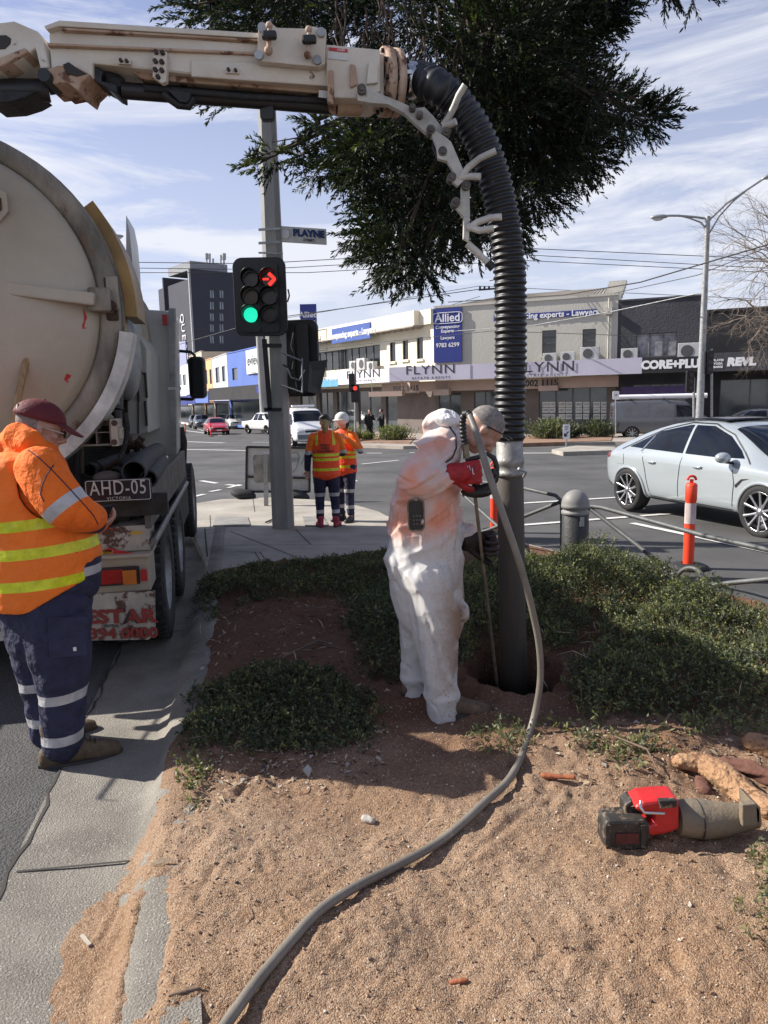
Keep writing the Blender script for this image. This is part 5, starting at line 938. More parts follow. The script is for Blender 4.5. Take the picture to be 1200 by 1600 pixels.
# plate
pc = A(185, 766, 4.5); mp_ = M('plate_black', (.008, .008, .02), .35); b = MB(); b.prism(rrect(pc, KS, KZ, .39, .14, .012), KD*.006); pl = b.build('number_plate', mp_, TK)
b = MB(); b.tube(rrect(pc-KD*.003, KS, KZ, .375, .125, .012)+[rrect(pc-KD*.003, KS, KZ, .375, .125, .012)[0]], .002, 4); b.build('plate_border', m_cardw, pl)
text('AHD·05' if False else 'AHD-05', .165, pc-KD*.002+KZ*.012, KS, KZ, M('plate_text', (.6, .57, .5), .5), 'lettering', pl, extrude=.002, sx=.72, space=1.1); text('VICTORIA', .036, pc-KD*.002-KZ*.05, KS, KZ, MATS['plate_text'], 'lettering', pl, extrude=.001, space=1.2)
b = MB(); b.box(pc-KZ*.03+KD*.06-KS*.62, (1.62, .05, .1), (KS, KD, KZ)); b.box(pc-KZ*.12+KD*.2-KS*.58, (1.7, .05, .14), (KS, KD, KZ)); b.build('rear_beam', m_darksteel, TK)
# hoses lying on the deck
m_sleeve = M('sleeve_hose', (.05, .05, .052), .7, var=.4, vs=30, bump=.6, bs=120, spot=(.14, .14, .13), sv=.6, ss=40)
def hose(name, pts, r, lab=None, m=None, parent=TK, ri=.8):
    b = MB(); P = [A(*p) for p in pts]; b.tube(P, r, 18, caps=False); b.tube(P, r*ri, 18, caps=False); d = (P[0]-P[1]).normalized(); x, y, _ = frame(d); n = 18
    ring = [P[0]+x*(r*math.cos(2*math.pi*k/n))+y*(r*math.sin(2*math.pi*k/n)) for k in range(n)]+[P[0]+x*(r*ri*math.cos(2*math.pi*k/n))+y*(r*ri*math.sin(2*math.pi*k/n)) for k in range(n)]
    b.add(ring, [(k, (k+1) % n, (k+1) % n+n, k+n) for k in range(n)]); return b.build(name, m or m_sleeve, parent)
hose('spare_hose', [(209, 738, 4.75), (222, 722, 5.2), (236, 712, 5.9), (246, 706, 6.5)], .078, ri=.86); hose('spare_hose', [(232, 748, 4.9), (247, 728, 5.6), (252, 722, 6.1)], .06); hose('spare_hose', [(180, 742, 5.2), (200, 722, 5.6), (212, 712, 6.4)], .05); hose('spare_hose', [(140, 735, 5.2), (170, 724, 5.6), (190, 716, 6.2)], .05)
b = MB(); b.tube([A(x, y, 5.3) for x, y in ((130, 735), (150, 722), (165, 735), (185, 720), (200, 735))], .02, 7); b.build('pipework', m_rustb, TK); b = MB(); b.tube([A(x, y, 5.6) for x, y in ((195, 690), (205, 695), (215, 688), (225, 700))], .018, 7); b.build('pipework', m_rustb, TK); b = MB(); b.tube([A(x, y, 5.8) for x, y in ((200, 682), (204, 700), (212, 705), (218, 690), (222, 683))], .03, 7); b.build('pipework', m_rustb, TK)
b = MB(); b.ell(A(168, 745, 4.8), (.09, .09, .04)); b.build('rag', M('rag', (.12, .1, .08), .9, bump=.6, bs=20), TK)
# open rusty valve box
vY = 4.75; b = MB(); b0 = A(147, 677, vY)
def vb(x0, x1, y0, y1, d0=0, d1=.18, mi=0): p = A((x0+x1)/2, (y0+y1)/2, vY); s_ = vY/1150; b.box(p+KD*((d0+d1)/2), (abs(x1-x0)*s_, d1-d0, abs(y1-y0)*s_), (KS, KD, KZ), mi)
for e in ((128, 174, 655, 658), (128, 174, 694, 697), (128, 131, 658, 694), (171, 174, 658, 694), (149, 151, 658, 694), (131, 171, 675, 677)): vb(*e)
vb(128, 174, 655, 697, .19, .2, 1); vb(174, 184, 655, 697, -.01, .2, 2); vb(184, 189, 668, 686, .02, .12, 2)
b.build('valve_box', [m_tankrim, m_rustb, m_tank], TK, bevel=.004)
b = MB(); [disc(b, A(178.5, y, vY-.012), KD, .02, .01, 10) for y in (661, 691)]; b.build('bolt', m_rustb, TK)
b = MB(); b.prism([A(134, 640, 4.9), A(152, 628, 4.9), A(176, 652, 4.9), A(170, 665, 4.9), A(134, 665, 4.9)], KD*.05); b.build('gusset', m_tank, TK)
# lower rear: step box, lamp box, mudflaps
rY = 4.6
def rp2(x, y, dl=0): p = A(x, y, rY); return p+KD*dl
def rbox(name, x0, x1, y0, y1, d0, d1, mat, bevel=.006, parent=None): s_ = rY/1150; b = MB(); b.box(A((x0+x1)/2, (y0+y1)/2, rY)+KD*((d0+d1)/2), (abs(x1-x0)*s_, d1-d0, abs(y1-y0)*s_), (KS, KD, KZ)); return b.build(name, mat, parent or TK, bevel=bevel)
rbox('step_box', 60, 229, 826, 868, .05, .4, m_chip); sb = sticker
def onR(x, y): return A(x, y, rY)+KD*.045
sticker([(170, 858), (183, 862), (206, 866), (206, 869), (160, 869), (158, 862)], m_reds, 'torn_sticker', onR); sticker([(157, 863), (172, 861), (175, 869), (157, 869)], m_yel, 'torn_sticker', onR); sticker([(203, 832), (218, 832), (225, 834), (215, 837), (203, 837)], m_yel, 'torn_sticker', onR); sticker([(166, 827), (176, 827), (172, 830)], m_reds, 'torn_sticker', onR)
lb = rbox('lamp_box', 60, 233, 871, 930, .0, .3, m_tank, .008); rbox('lamp_box_lip', 60, 235, 868, 873, -.04, .3, m_tank, .003)
rbox('lamp_housing', 138, 218, 885, 915, -.02, 0, m_black, .008); tl = rbox('tail_light', 141, 193, 889, 912, -.035, -.01, M('lamp_red', (.38, .012, .01), .25, coat=.6, bump=.5, bs=150), .003); rbox('indicator', 193.2, 214, 889, 912, -.035, -.01, M('lamp_amber', (.6, .17, .02), .25, coat=.6, bump=.5, bs=150), .003, tl); rbox('reflector', 220, 230, 889, 908, -.012, 0, m_reds, .002)
def flap(x0, x1, nm): 
    P = [A(x, y, rY)-V((0, .02, 0)) for x, y in ((x0, 930), (x1, 922), (x1+1, 985), (x1-3, 993), (x1-10, 998), (x0, 1000))]; b = MB(); b.prism(P, V((0, .012, 0))); return b.build('mudflap', m_chip, TK)
mf = flap(95, 243, 0)
text('ESTAR', .16, A(190, 962, rY)-V((0, .03, 0)), X_, KZ, M('flap_red', (.26, .03, .025), .6, spot=(.3, .26, .22), sv=.68, ss=30), 'lettering', mf, extrude=.002, bold=.005, sx=1.35); text('CENTRAL', .035, A(175, 976, rY)-V((0, .03, 0)), X_, KZ, m_ink, 'lettering', mf, extrude=.002); text('9394 0000', .13, A(188, 988, rY)-V((0, .03, 0)), X_, KZ, MATS['flap_red'], 'lettering', mf, extrude=.002, sx=1.2, bold=.003)
b = MB(); pA = A(204, 962, rY)-KD*.034; b.prism([pA+KS*x+KZ*z for x, z in ((-.05, -.045), (0, .045), (.055, -.045), (.035, -.045), (0, .015), (-.03, -.045))], KD*.003); b.build('logo_chevron', m_ink, mf)
P = [A(x, y, rY)-KD*.02 for x, y in ((-120, 930), (12, 930), (14, 990), (6, 1000), (-120, 1002))]; b = MB(); b.prism(P, KD*.012); b.build('mudflap', m_chip, TK)
b = MB(); tbox(b, -2.5, -2.46, 0, 3.6, 1.02, 1.3); b.build('tray_side', MATS['tray_steel'], TK)
# wheels
m_ttyre = M('truck_tyre', (.03, .03, .031), .8, var=.3, vs=12, bump=.4, bs=50, spot=(.09, .085, .08), sv=.58, ss=20)
def twheel(s, l, r=.5, wd=.28):
    c = T(s, l, r); ax = KS; b = MB(); b.lathe(c, ax, [(r*.55, -wd/2), (r*.9, -wd/2), (r, -wd/2+.04), (r, -.06), (r-.014, -.055), (r-.014, -.045), (r, -.04), (r, .04), (r-.014, .045), (r-.014, .055), (r, .06), (r, wd/2-.04), (r*.92, wd/2), (r*.6, wd/2), (r*.55, wd/2-.02)], 40)
    for k in range(44):
        a = 2*math.pi*k/44; e = KD*math.cos(a)+KZ*math.sin(a)
        for sg in (-1, 1): b.box(c+e*(r-.004)+ax*(sg*wd*.33), (.075, .035, .022), (ax, e.cross(ax), e))
    o = b.build('wheel', m_ttyre, TK, fix=False); b = MB(); b.lathe(c, ax, [(0, .0), (r*.2, .0), (r*.22, wd/2-.08), (r*.5, wd/2-.1), (r*.56, wd/2-.01)], 24); b.build('rim', m_galv, o)
for l in (1.05, 2.35): twheel(-.16, l); twheel(-.46, l); twheel(-2.05, l); twheel(-2.35, l)
twheel(-.2, 5.5); twheel(-2.3, 5.5)
for l, s0 in ((1.05, -.36), (2.35, -.36)): pass
b = MB(); tbox(b, -2.2, -.4, .9, 2.6, .35, .62); b.build('axle', m_darksteel, TK)
tb('side_locker', -.55, -.08, 3.05, 4.6, .45, 1.0, m_blackw, bevel=.02)
tb('tail_board', -2.1, -.3, .38, .42, .3, 1.0, m_blackw)
# ------------- boom -------------
BY = lambda x: 3.72+.58*x/620
def BA(x, y, dl=0): return A(x, y, BY(x))+V((0, dl, 0))
boom = None
def bp(name, px, d0, d1, mat, parent, bevel=.006): b = MB(); b.prism([BA(x, y, d0) for x, y in px], (0, d1-d0, 0)); return b.build(name, mat, parent, bevel=bevel)
boom = bp('boom', [(76, 52), (98, 44), (420, 66), (600, 84), (600, 150), (560, 152), (545, 140), (420, 128), (300, 116), (145, 99), (145, 122), (124, 108), (80, 110)], 0, .24, m_boom, TK)
bp('top_plate', [(74, 47), (98, 38), (420, 58), (420, 66), (98, 47), (78, 53)], -.04, .28, m_boom, boom, .004)
bp('ridge', [(78, 71), (100, 72), (420, 86), (420, 90), (100, 76), (78, 76)], -.03, .02, m_boomr, boom, .003); bp('ridge', [(100, 48), (420, 67), (420, 70), (100, 52)], -.035, .0, m_boomr, boom, .003)
bp('telescope', [(300, 95), (560, 110), (560, 140), (300, 122)], -.02, .0, m_boom, boom); bp('lower_web', [(200, 103), (350, 110), (420, 122), (520, 130), (520, 142), (350, 128), (215, 118)], .04, .2, m_boomr, boom)
b = MB(); b.tube([BA(178, 128, .1), BA(300, 138, .1), BA(420, 147, .1), BA(520, 156, .1)], .04, 16); b.build('hydraulic_ram', m_black, boom)
b = MB(); b.tube([BA(150, 104, .12), BA(175, 122, .12)], .05, 12); b.tube([BA(220, 131, .05), BA(380, 145, .05), BA(510, 152, .05)], .016, 8); b.build('hydraulic_hose', m_rubber, boom)
bp('link_plate', [(-90, 45), (0, 39), (25, 36), (62, 52), (72, 70), (78, 108), (66, 110), (58, 78), (35, 95), (0, 112), (-90, 120)], -.02, .24, m_boom, TK)
b = MB(); b.prism([BA(x, y, -.026) for x, y in ((-60, 62), (14, 59), (21, 64), (20, 72), (12, 80), (-60, 86))], (0, .01, 0)); b.build('slot', m_joint, boom)
bp('brace', [(0, 98), (45, 80), (50, 86), (10, 108), (0, 112)], -.04, .1, m_boomr, boom)
bp('knuckle', [(60, 118), (95, 106), (122, 108), (145, 120), (131, 133), (126, 146), (108, 132), (88, 136), (84, 130), (70, 132)], -.03, .22, m_boomr, boom); bp('knuckle_hole', [(103, 106), (112, 102), (126, 112), (140, 120), (125, 124), (108, 120)], -.035, -.028, m_joint, boom, 0)
b = MB(); b.tube([BA(-20, 128, .1), BA(62, 128, .1)], .052, 16); b.tube([BA(62, 128, .1), BA(80, 126, .1)], .02, 10); b.cyl(BA(77, 125, -.06), BA(77, 125, .1), .03); b.build('lift_ram', m_black, boom)
bp('ram_bracket', [(-20, 140), (58, 142), (40, 152), (14, 160), (-20, 162)], 0, .18, m_darksteel, boom); bp('weld_bracket', [(143, 97), (160, 110), (150, 122), (180, 128), (181, 144), (172, 140), (155, 126), (143, 122)], .02, .18, m_darksteel, boom)
bk = bp('bracket', [(245, 88), (266, 89), (265, 135), (258, 138), (244, 128)], -.06, -.02, m_boom, boom, .003)
def bolts(pts, r, mat, par, dl=-.07): 
    for x, y in pts: b = MB(); b.cyl(BA(x, y, dl), BA(x, y, dl+.03), r, seg=6 if r < .02 else 14); b.build('bolt', mat, par)
bolts([(250, 91), (260, 92), (249, 105), (259, 106), (249, 118), (259, 119), (253, 129)], .012, m_rustb, bk, -.075)
bp('pad', [(189, 97), (209, 98), (208, 106), (189, 105)], -.04, -.02, m_boom, boom, .002); bolts([(194, 101), (203, 102)], .009, m_rustb, boom, -.055); bolts([(360, 115), (371, 116)], .009, m_rustb, boom, -.055)
bp('pad', [(355, 111), (377, 112), (376, 120), (355, 119)], -.04, -.02, m_boom, boom, .002)
b = MB(); b.tube([BA(x, y, .05) for x, y in ((250, 140), (275, 158), (290, 160), (297, 148))], .022, 8); b.prism([BA(x, y, .0) for x, y in ((262, 140), (298, 145), (296, 154), (290, 160), (280, 158))], (0, .03, 0)); b.build('guide_hook', m_darksteel, boom)
mpl = bp('mount_plate', [(408, 48), (430, 50), (436, 55), (478, 56), (486, 52), (511, 57), (509, 110), (500, 115), (405, 106)], -.08, -.03, m_boom, boom, .004)
bolts([(414, 57), (504, 64), (409, 99), (498, 106)], .022, m_galv, mpl, -.10)
for x0, y0 in ((427, 76), (487, 82)):
    b = MB(); b.cyl(BA(x0, y0-22, -.12), BA(x0-2, y0+24, -.12), .011, seg=8); b.ell(BA(x0-1, y0-18, -.12), .018); b.ell(BA(x0-2, y0+20, -.12), .022); b.build('clamp_screw', m_boomr, mpl); b = MB(); b.box(BA(x0, y0, -.14), (.075, .04, .04)); b.build('clamp_knob', m_black, mpl, bevel=.012)
es = bp('end_section', [(510, 76), (594, 84), (594, 148), (575, 160), (520, 158), (512, 140)], -.05, .22, m_boom, boom)
bp('end_rib', [(548, 108), (556, 110), (560, 140), (548, 145)], -.07, .0, m_boomr, boom); bp('cover_plate', [(577, 106), (591, 107), (590, 138), (573, 140)], -.075, -.05, m_boom, boom, .002)
bp('rust_bracket', [(515, 118), (522, 118), (524, 172), (512, 166)], -.07, .1, m_boomr, boom); b = MB(); b.cyl(BA(524, 157, .08), BA(562, 158, .08), .045); b.build('end_roller', m_boomr, boom)
lbp = bp('warning_label', [(514, 81), (545, 84), (544, 102), (513, 99)], -.056, -.05, M('label_white', (.65, .64, .6), .5, spot=(.3, .3, .3), sv=.64, ss=60), boom, 0); bp('warning_band', [(515, 82), (544, 85), (544, 90), (515, 87)], -.06, -.056, M('label_red', (.5, .03, .03), .5), lbp, 0)
text('DANGER', .02, BA(531, 86.4, -.062), (1, 0, -.1), Z_, m_signw, 'lettering', lbp, extrude=.001)
bp('small_label', [(499, 143), (515, 145), (514, 156), (498, 154)], -.02, -.015, MATS['label_white'], boom, 0)
# end flange
fd = (BA(640, 122)-BA(600, 119)).normalized(); fc = BA(604, 117, .1); b = MB(); b.lathe(fc, fd, [(.10, -.03), (.172, -.03), (.172, .015), (.10, .015)], 40); b.lathe(fc, fd, [(.10, .03), (.168, .03), (.168, .07), (.10, .07)], 40); b.build('end_flange', m_boomr, boom)
for k in range(10):
    a = 2*math.pi*k/10+.2; x, y, d = frame(fd); q = fc+x*(.15*math.cos(a))+y*(.15*math.sin(a)); b = MB(); b.cyl(q-fd*.045, q+fd*.09, .012, seg=6); b.build('flange_bolt', m_darksteel, boom)
# articulated hose guide
m_guide = M('guide_paint', (.62, .59, .52), .5, var=.3, vs=5, spot=RUST, sv=.62, ss=12, bump=.15, bs=40)
def GA(x, y, dl=0): return A(x, y, 4.22)+V((0, dl, 0))
m_pin = M('pin_steel', (.16, .14, .12), .6, .4, var=.4, vs=20)
def gp(name, px, d0, d1, par, mat=m_guide): b = MB(); b.prism([GA(x, y, d0) for x, y in px], (0, d1-d0, 0)); return b.build(name, mat, par, bevel=.004)
gd = gp('hose_guide', [(558, 148), (568, 143), (600, 158), (630, 170), (645, 178), (662, 176), (676, 190), (690, 208), (693, 220), (672, 222), (652, 205), (632, 186), (606, 172), (580, 170), (559, 166)], -.08, -.03, boom)
gp('guide_link', [(668, 210), (690, 222), (702, 232), (712, 255), (722, 278), (724, 290), (712, 300), (700, 290), (708, 282), (696, 262), (682, 258), (680, 240)], -.11, -.07, gd); gp('guide_link', [(722, 282), (731, 300), (732, 345), (722, 345), (705, 325), (718, 318), (718, 300)], -.08, -.04, gd); gp('guide_link', [(722, 345), (731, 345), (730, 382), (721, 378)], -.09, -.05, gd)
for x, y in ((566, 152), (643, 180), (654, 191), (671, 214), (695, 216), (689, 247), (703, 286), (725, 298), (709, 324)): b = MB(); b.cyl(GA(x, y, -.115), GA(x, y, -.04), .024 if x not in (643, 654) else .018, seg=16); b.cyl(GA(x, y, -.125), GA(x, y, -.115), .013, seg=6); b.build('pivot_pin', m_pin, gd)
b = MB(); b.tube([GA(x, y, -.02) for x, y in ((680, 228), (688, 245))], .024, 10); b.build('spring', m_darksteel, gd)
for pts in ([(690, 206), (698, 197), (706, 182), (712, 168), (721, 155)], [(716, 288), (728, 272), (745, 260), (768, 251)], [(728, 364), (742, 355), (760, 350), (776, 350)], [(727, 360), (745, 368), (765, 366)], [(690, 207), (700, 207), (708, 205)], [(718, 286), (732, 286), (745, 288)]):
    b = MB(); b.tube([GA(x, y, -.10-.02*i) for i, (x, y) in enumerate(pts)], .018, 10); b.build('hose_finger', m_guide, gd)
b = MB(); b.tube([GA(728, 384, -.06), GA(748, 402, -.06)], .02, 10); b.tube([GA(748, 402, -.06), GA(766, 421, -.06)], .017, 10); b.build('end_rod', m_guide, gd); b = MB(); b.tube([GA(760, 413, -.06), GA(768, 423, -.06)], .022, 10); b.build('rod_tip', m_black, gd)
b = MB(); b.tube([BA(415, 150, .1), BA(414, 160, .1)], .02, 8); b.prism(rrect(BA(413, 165, .08), X_, Z_, .075, .08, .02), (0, .05, 0)); b.build('work_lamp', m_black, boom, bevel=.01)
# boom column on top of the tank (outside the left edge)
b = MB(); b.bar(BA(-85, 90, .12), A(-300, 130, 4.9), .24, .34); b.cyl(A(-300, 60, 4.9), A(-300, 420, 4.9), .22); b.build('boom_column', m_boom, TK)
# ------------- suction hose and pipe -------------
hp = [(612, 122), (630, 123), (655, 124), (680, 134), (704, 152), (726, 177), (745, 208), (761, 245), (775, 290), (786, 340), (793, 390), (797, 440), (798, 500), (798, 560), (797, 620), (796, 690)]
hP = [A(x, y, 4.27 if i > 2 else BY(x)+.1) for i, (x, y) in enumerate(hp)]
def catmull(P, n=10):
    out = []
    for i in range(len(P)-1):
        p0 = P[max(i-1, 0)]; p1 = P[i]; p2 = P[i+1]; p3 = P[min(i+2, len(P)-1)]
        for k in range(n): t = k/n; out.append(.5*((2*p1)+(p2-p0)*t+(2*p0-5*p1+4*p2-p3)*t*t+(3*p1-p0-3*p2+p3)*t**3))
    out.append(P[-1]); return out
def resample(P, d):
    out = [P[0]]; acc = 0
    for i in range(1, len(P)):
        a, c = P[i-1], P[i]; L_ = (c-a).length; t = d-acc
        while t <= L_: out.append(a.lerp(c, t/L_)); t += d
        acc = L_-(t-d)
    return out
SH = thing('suction_hose', 'thick black corrugated suction hose curving down from the boom into the hole', 'suction hose', tuple(hP[-1]))
Q = resample(catmull(hP), .0062); rr = [.0865+.0065*math.sin(2*math.pi*i/6.0) for i in range(len(Q))]
b = MB(); b.tube(Q, rr, 36); b.build('corrugated_hose', M('hose_black', (.018, .018, .019), .45, var=.3, vs=4, bump=.15, bs=80, spot=(.05, .045, .04), sv=.62, ss=14), SH)
b = MB(); c = Q[10]; d = (Q[14]-Q[8]).normalized(); c2_ = A(638, 126, hP[1].y); b.lathe(c2_-d*.03, d, [(.094, 0), (.097, .005), (.097, .06), (.094, .065)], 32); b.box(c2_+V((0, -.1, 0)), (.03, .03, .02)); b.build('hose_clamp', m_chrome, SH)
pt0, pt1 = A(796, 682, 4.27), A(804, 1150, 4.3); pd = (pt1-pt0).normalized()
b = MB(); b.lathe(pt0, pd, [(.07, -.02), (.076, -.01), (.077, .12), (.082, .125), (.082, .16), (.077, .165), (.08, .2), (.086, .205), (.086, .225), (.07, .23)], 32); b.build('coupling', M('coupling_zinc', (.38, .37, .35), .55, .35, var=.35, vs=18, bump=.3, bs=90, spot=(.5, .49, .46), sv=.6, ss=20), SH)
b = MB(); L_ = (pt1-pt0).length; b.lathe(pt0, pd, [(.072, .22), (.077, .25), (.083, L_), (.06, L_)], 36); b.build('steel_pipe', M('dirty_pipe', (.055, .05, .045), .75, var=.5, vs=5, col2=(.1, .085, .07), bump=.25, bs=50, spot=(.11, .09, .07), sv=.6, ss=10, stretch=(1, 1, .3)), SH)
b = MB(); b.tube([A(810, 732, 4.1), A(822, 738, 4.12), A(818, 745, 4.15)], .008, 6); b.build('coupling_clip', m_galv, SH)
# wooden pole leaning against the tank door
o = MB().tube([A(8, 760, 4.25), A(24, 640, 4.35), A(45, 545, 4.55)], .021, 10).build('wooden_handle', M('wood_handle', (.42, .27, .12), .55, var=.35, vs=8, stretch=(4, 4, .5), bump=.2, bs=40), None, label='long wooden tool handle leaning against the tanker door behind the man', cat='tool handle')
# ---------------- people ----------------
m_skin = M('skin', (.52, .30, .22), .5, var=.15, vs=12, bump=.15, bs=150, sss=.15); m_skin2 = M('skin_fair', (.6, .38, .29), .5, var=.12, vs=10, sss=.15)
m_hiviz = M('hiviz_orange', (.95, .20, .015), .75, var=.1, vs=5, bump=.5, bs=14); m_hoodie = M('hoodie_orange', (.92, .17, .01), .85, var=.12, vs=7, bump=.8, bs=11)
m_yelt = M('reflective_yellow', (.75, .78, .02), .35, var=.2, vs=18, bump=.5, bs=45); m_silt = M('reflective_silver', (.5, .49, .5), .4, .1, var=.15, vs=20, bump=.3, bs=40)
m_navyc = M('navy_cloth', (.028, .03, .075), .85, var=.3, vs=6, bump=.9, bs=9); m_cap_ = M('maroon_cap', (.12, .008, .014), .75, var=.15, vs=9, bump=.3, bs=60); m_boot = M('boot_suede', (.16, .11, .065), .85, var=.35, vs=14, bump=.4, bs=60); m_sole = M('boot_sole', (.05, .045, .04), .8)
m_hairg = M('hair_grey', (.28, .25, .23), .9, var=.3, vs=60, bump=.6, bs=250)
def remesh(name, b, vox, mats, parent, smooth=4, disp=0.0, dsz=.1, seed=0, dfun=None, sharp=False):
    me = b.mesh(name, mats, None); o = obj(name, me, None)
    apply(o, [('REMESH', {'mode': 'VOXEL', 'voxel_size': vox, 'use_smooth_shade': True}), ('SMOOTH', {'iterations': smooth, 'factor': .5})])
    me = o.data; me.name = name; me.materials.clear()
    for m in (mats if isinstance(mats, (list, tuple)) else [mats]): me.materials.append(m)
    n = len(me.vertices); co = np.empty(n*3, np.float32); me.vertices.foreach_get('co', co); co = co.reshape(-1, 3).astype(float)
    if disp or dfun:
        no = np.empty(n*3, np.float32); me.vertices.foreach_get('normal', no); no = no.reshape(-1, 3)
        h = np.zeros(n)
        if disp:
            # folds: ridged noise, stretched along changing directions
            a = fbm(co[:, 0]*1.0+co[:, 1]*.7+co[:, 2]*.35, co[:, 2]*.8-co[:, 0]*.5, 1/dsz, 3, seed+1); c = fbm(co[:, 0]+co[:, 2], co[:, 1]-co[:, 2]*.6, .7/dsz, 3, seed+9)
            h += disp*(np.abs(a)*-2+.35)+disp*c*.9
        if dfun is not None: h += dfun(co, no)
        co += no*h[:, None]
    M_ = np.array(WM[parent].inverted()) if parent is not None else np.eye(4); co = co@M_[:3, :3].T+M_[:3, 3]
    me.vertices.foreach_set('co', co.astype(np.float32).ravel()); me.polygons.foreach_set('use_smooth', [True]*len(me.polygons)); me.update()
    if parent is not None: o.parent = parent; WM[o] = WM[parent]
    return o
def paintband(o, p0, n, w_, mi, cond=None):
    """band of material mi between plane p0 and p0+n*w_ (world), clean cut edges"""
    inv = WM[o].inverted(); n = V(n).normalized(); P0 = inv@V(p0); P1 = inv@(V(p0)+n*w_); nl = (inv.to_3x3()@n)
    bm = bmesh.new(); bm.from_mesh(o.data)
    for q in (P0, P1): bmesh.ops.bisect_plane(bm, geom=bm.verts[:]+bm.edges[:]+bm.faces[:], plane_co=q, plane_no=nl, dist=1e-5)
    Wm = WM[o]
    for f in bm.faces:
        c = f.calc_center_median(); t = (c-P0).dot(nl)
        if 0 < t < w_ and (cond is None or cond(Wm@c)): f.material_index = mi
    bm.to_mesh(o.data); bm.free()
def paintif(o, mi, cond):
    Wm = WM[o]
    for p in o.data.polygons:
        if cond(Wm@p.center): p.material_index = mi
def cap2(b, p0, p1, r0, r1, n=10, seg=16, flat=1.0, upv=(0, 0, 1)):
    """tapered limb with rounded ends"""
    p0, p1 = V(p0), V(p1); d = (p1-p0); Ln = d.length; d.normalize(); P = []; Rr = []
    for i in range(5): a = R(90*(i/5)); P.append(p0-d*r0*math.cos(a)); Rr.append(max(r0*math.sin(a), .0005))
    for i in range(n): t = i/(n-1); P.append(p0.lerp(p1, t)); Rr.append(r0+(r1-r0)*t)
    for i in range(1, 6): a = R(90*(i/5)); P.append(p1+d*r1*math.sin(a)); Rr.append(max(r1*math.cos(a), .0005))
    return b.tube(P, Rr, seg, flat=flat, upv=upv)
def chain(b, pts, rads, seg=16, flat=1.0, upv=(0, 0, 1)):
    pts = [V(p) for p in pts]; Q = catmull(pts, 6); Rr = []
    for i in range(len(rads)-1):
        for k in range(6): Rr.append(rads[i]+(rads[i+1]-rads[i])*k/6)
    Rr.append(rads[-1]); d0 = (Q[1]-Q[0]).normalized(); d1 = (Q[-1]-Q[-2]).normalized()
    P = [Q[0]-d0*rads[0]*math.cos(R(18*i)) for i in range(5)]+Q+[Q[-1]+d1*rads[-1]*math.sin(R(18*i)) for i in range(1, 6)]
    Rr = [max(rads[0]*math.sin(R(18*i)), .0005) for i in range(5)]+Rr+[max(rads[-1]*math.cos(R(18*i)), .0005) for i in range(1, 6)]
    return b.tube(P, Rr, seg, flat=flat, upv=upv)
def eloft(b, secs, seg=24):   # secs: (centre, axis1, r1, axis2, r2)
    rings = [[V(c)+V(a1)*(r1*math.cos(2*math.pi*k/seg))+V(a2)*(r2*math.sin(2*math.pi*k/seg)) for k in range(seg)] for c, a1, r1, a2, r2 in secs]
    c0 = secs[0]; c1 = secs[-1]
    def dome(c, nxt, sg):
        d = (V(c[0])-V(nxt[0])).normalized(); out = []
        for i in range(1, 5): a = R(22*i); out.append([V(c[0])+d*(min(c[2], c[4])*.6*math.sin(a))+V(c[1])*(c[2]*math.cos(a)*math.cos(2*math.pi*k/seg))+V(c[3])*(c[4]*math.cos(a)*math.sin(2*math.pi*k/seg)) for k in range(seg)])
        return out
    a = dome(c0, secs[1], 1)[::-1]; z = dome(c1, secs[-2], 1)
    return b.loft(a+rings+z)
def head(b, c, fwd, upv, s=1.0, beard=False):
    """c: centre of the skull, fwd: where the face looks"""
    f = V(fwd).normalized(); u = V(upv); u = (u-f*u.dot(f)).normalized(); r = f.cross(u); c = V(c); ax = (r, f, u)
    P = lambda x, y, z: c+r*(x*s)+f*(y*s)+u*(z*s)
    b.ell(P(0, -.012, .025), (.077*s, .098*s, .09*s), ax, 24, 16); b.ell(P(0, .025, -.045), (.06*s, .066*s, .08*s), ax, 20, 12); b.ell(P(0, .05, -.095), (.036*s, .034*s, .026*s), ax, 14, 9)
    b.ell(P(0, .062, .03), (.055*s, .03*s, .035*s), ax, 14, 9); b.ell(P(0, .078, .018), (.047*s, .014*s, .012*s), ax, 12, 8)
    b.tube([P(0, .088, .012), P(0, .1, -.012), P(0, .112, -.034), P(0, .096, -.046)], [.009*s, .011*s, .015*s, .009*s], 10)
    for q in (-1, 1):
        b.ell(P(q*.012, .094, -.04), (.01*s, .012*s, .008*s), ax, 8, 6); b.ell(P(q*.04, .06, -.02), (.024*s, .024*s, .022*s), ax, 12, 8)
        b.ell(P(q*.031, .08, .0), (.013*s, .009*s, .008*s), ax, 10, 6); b.ell(P(q*.078, -.01, -.01), (.009*s, .019*s, .031*s), (V(r), V(f), V(u)), 12, 8); b.ell(P(q*.05, .01, -.075), (.02*s, .035*s, .03*s), ax, 10, 8)
    b.ell(P(0, .088, -.066), (.024*s, .01*s, .006*s), ax, 10, 6); b.ell(P(0, .085, -.077), (.02*s, .011*s, .007*s), ax, 10, 6)
    return P
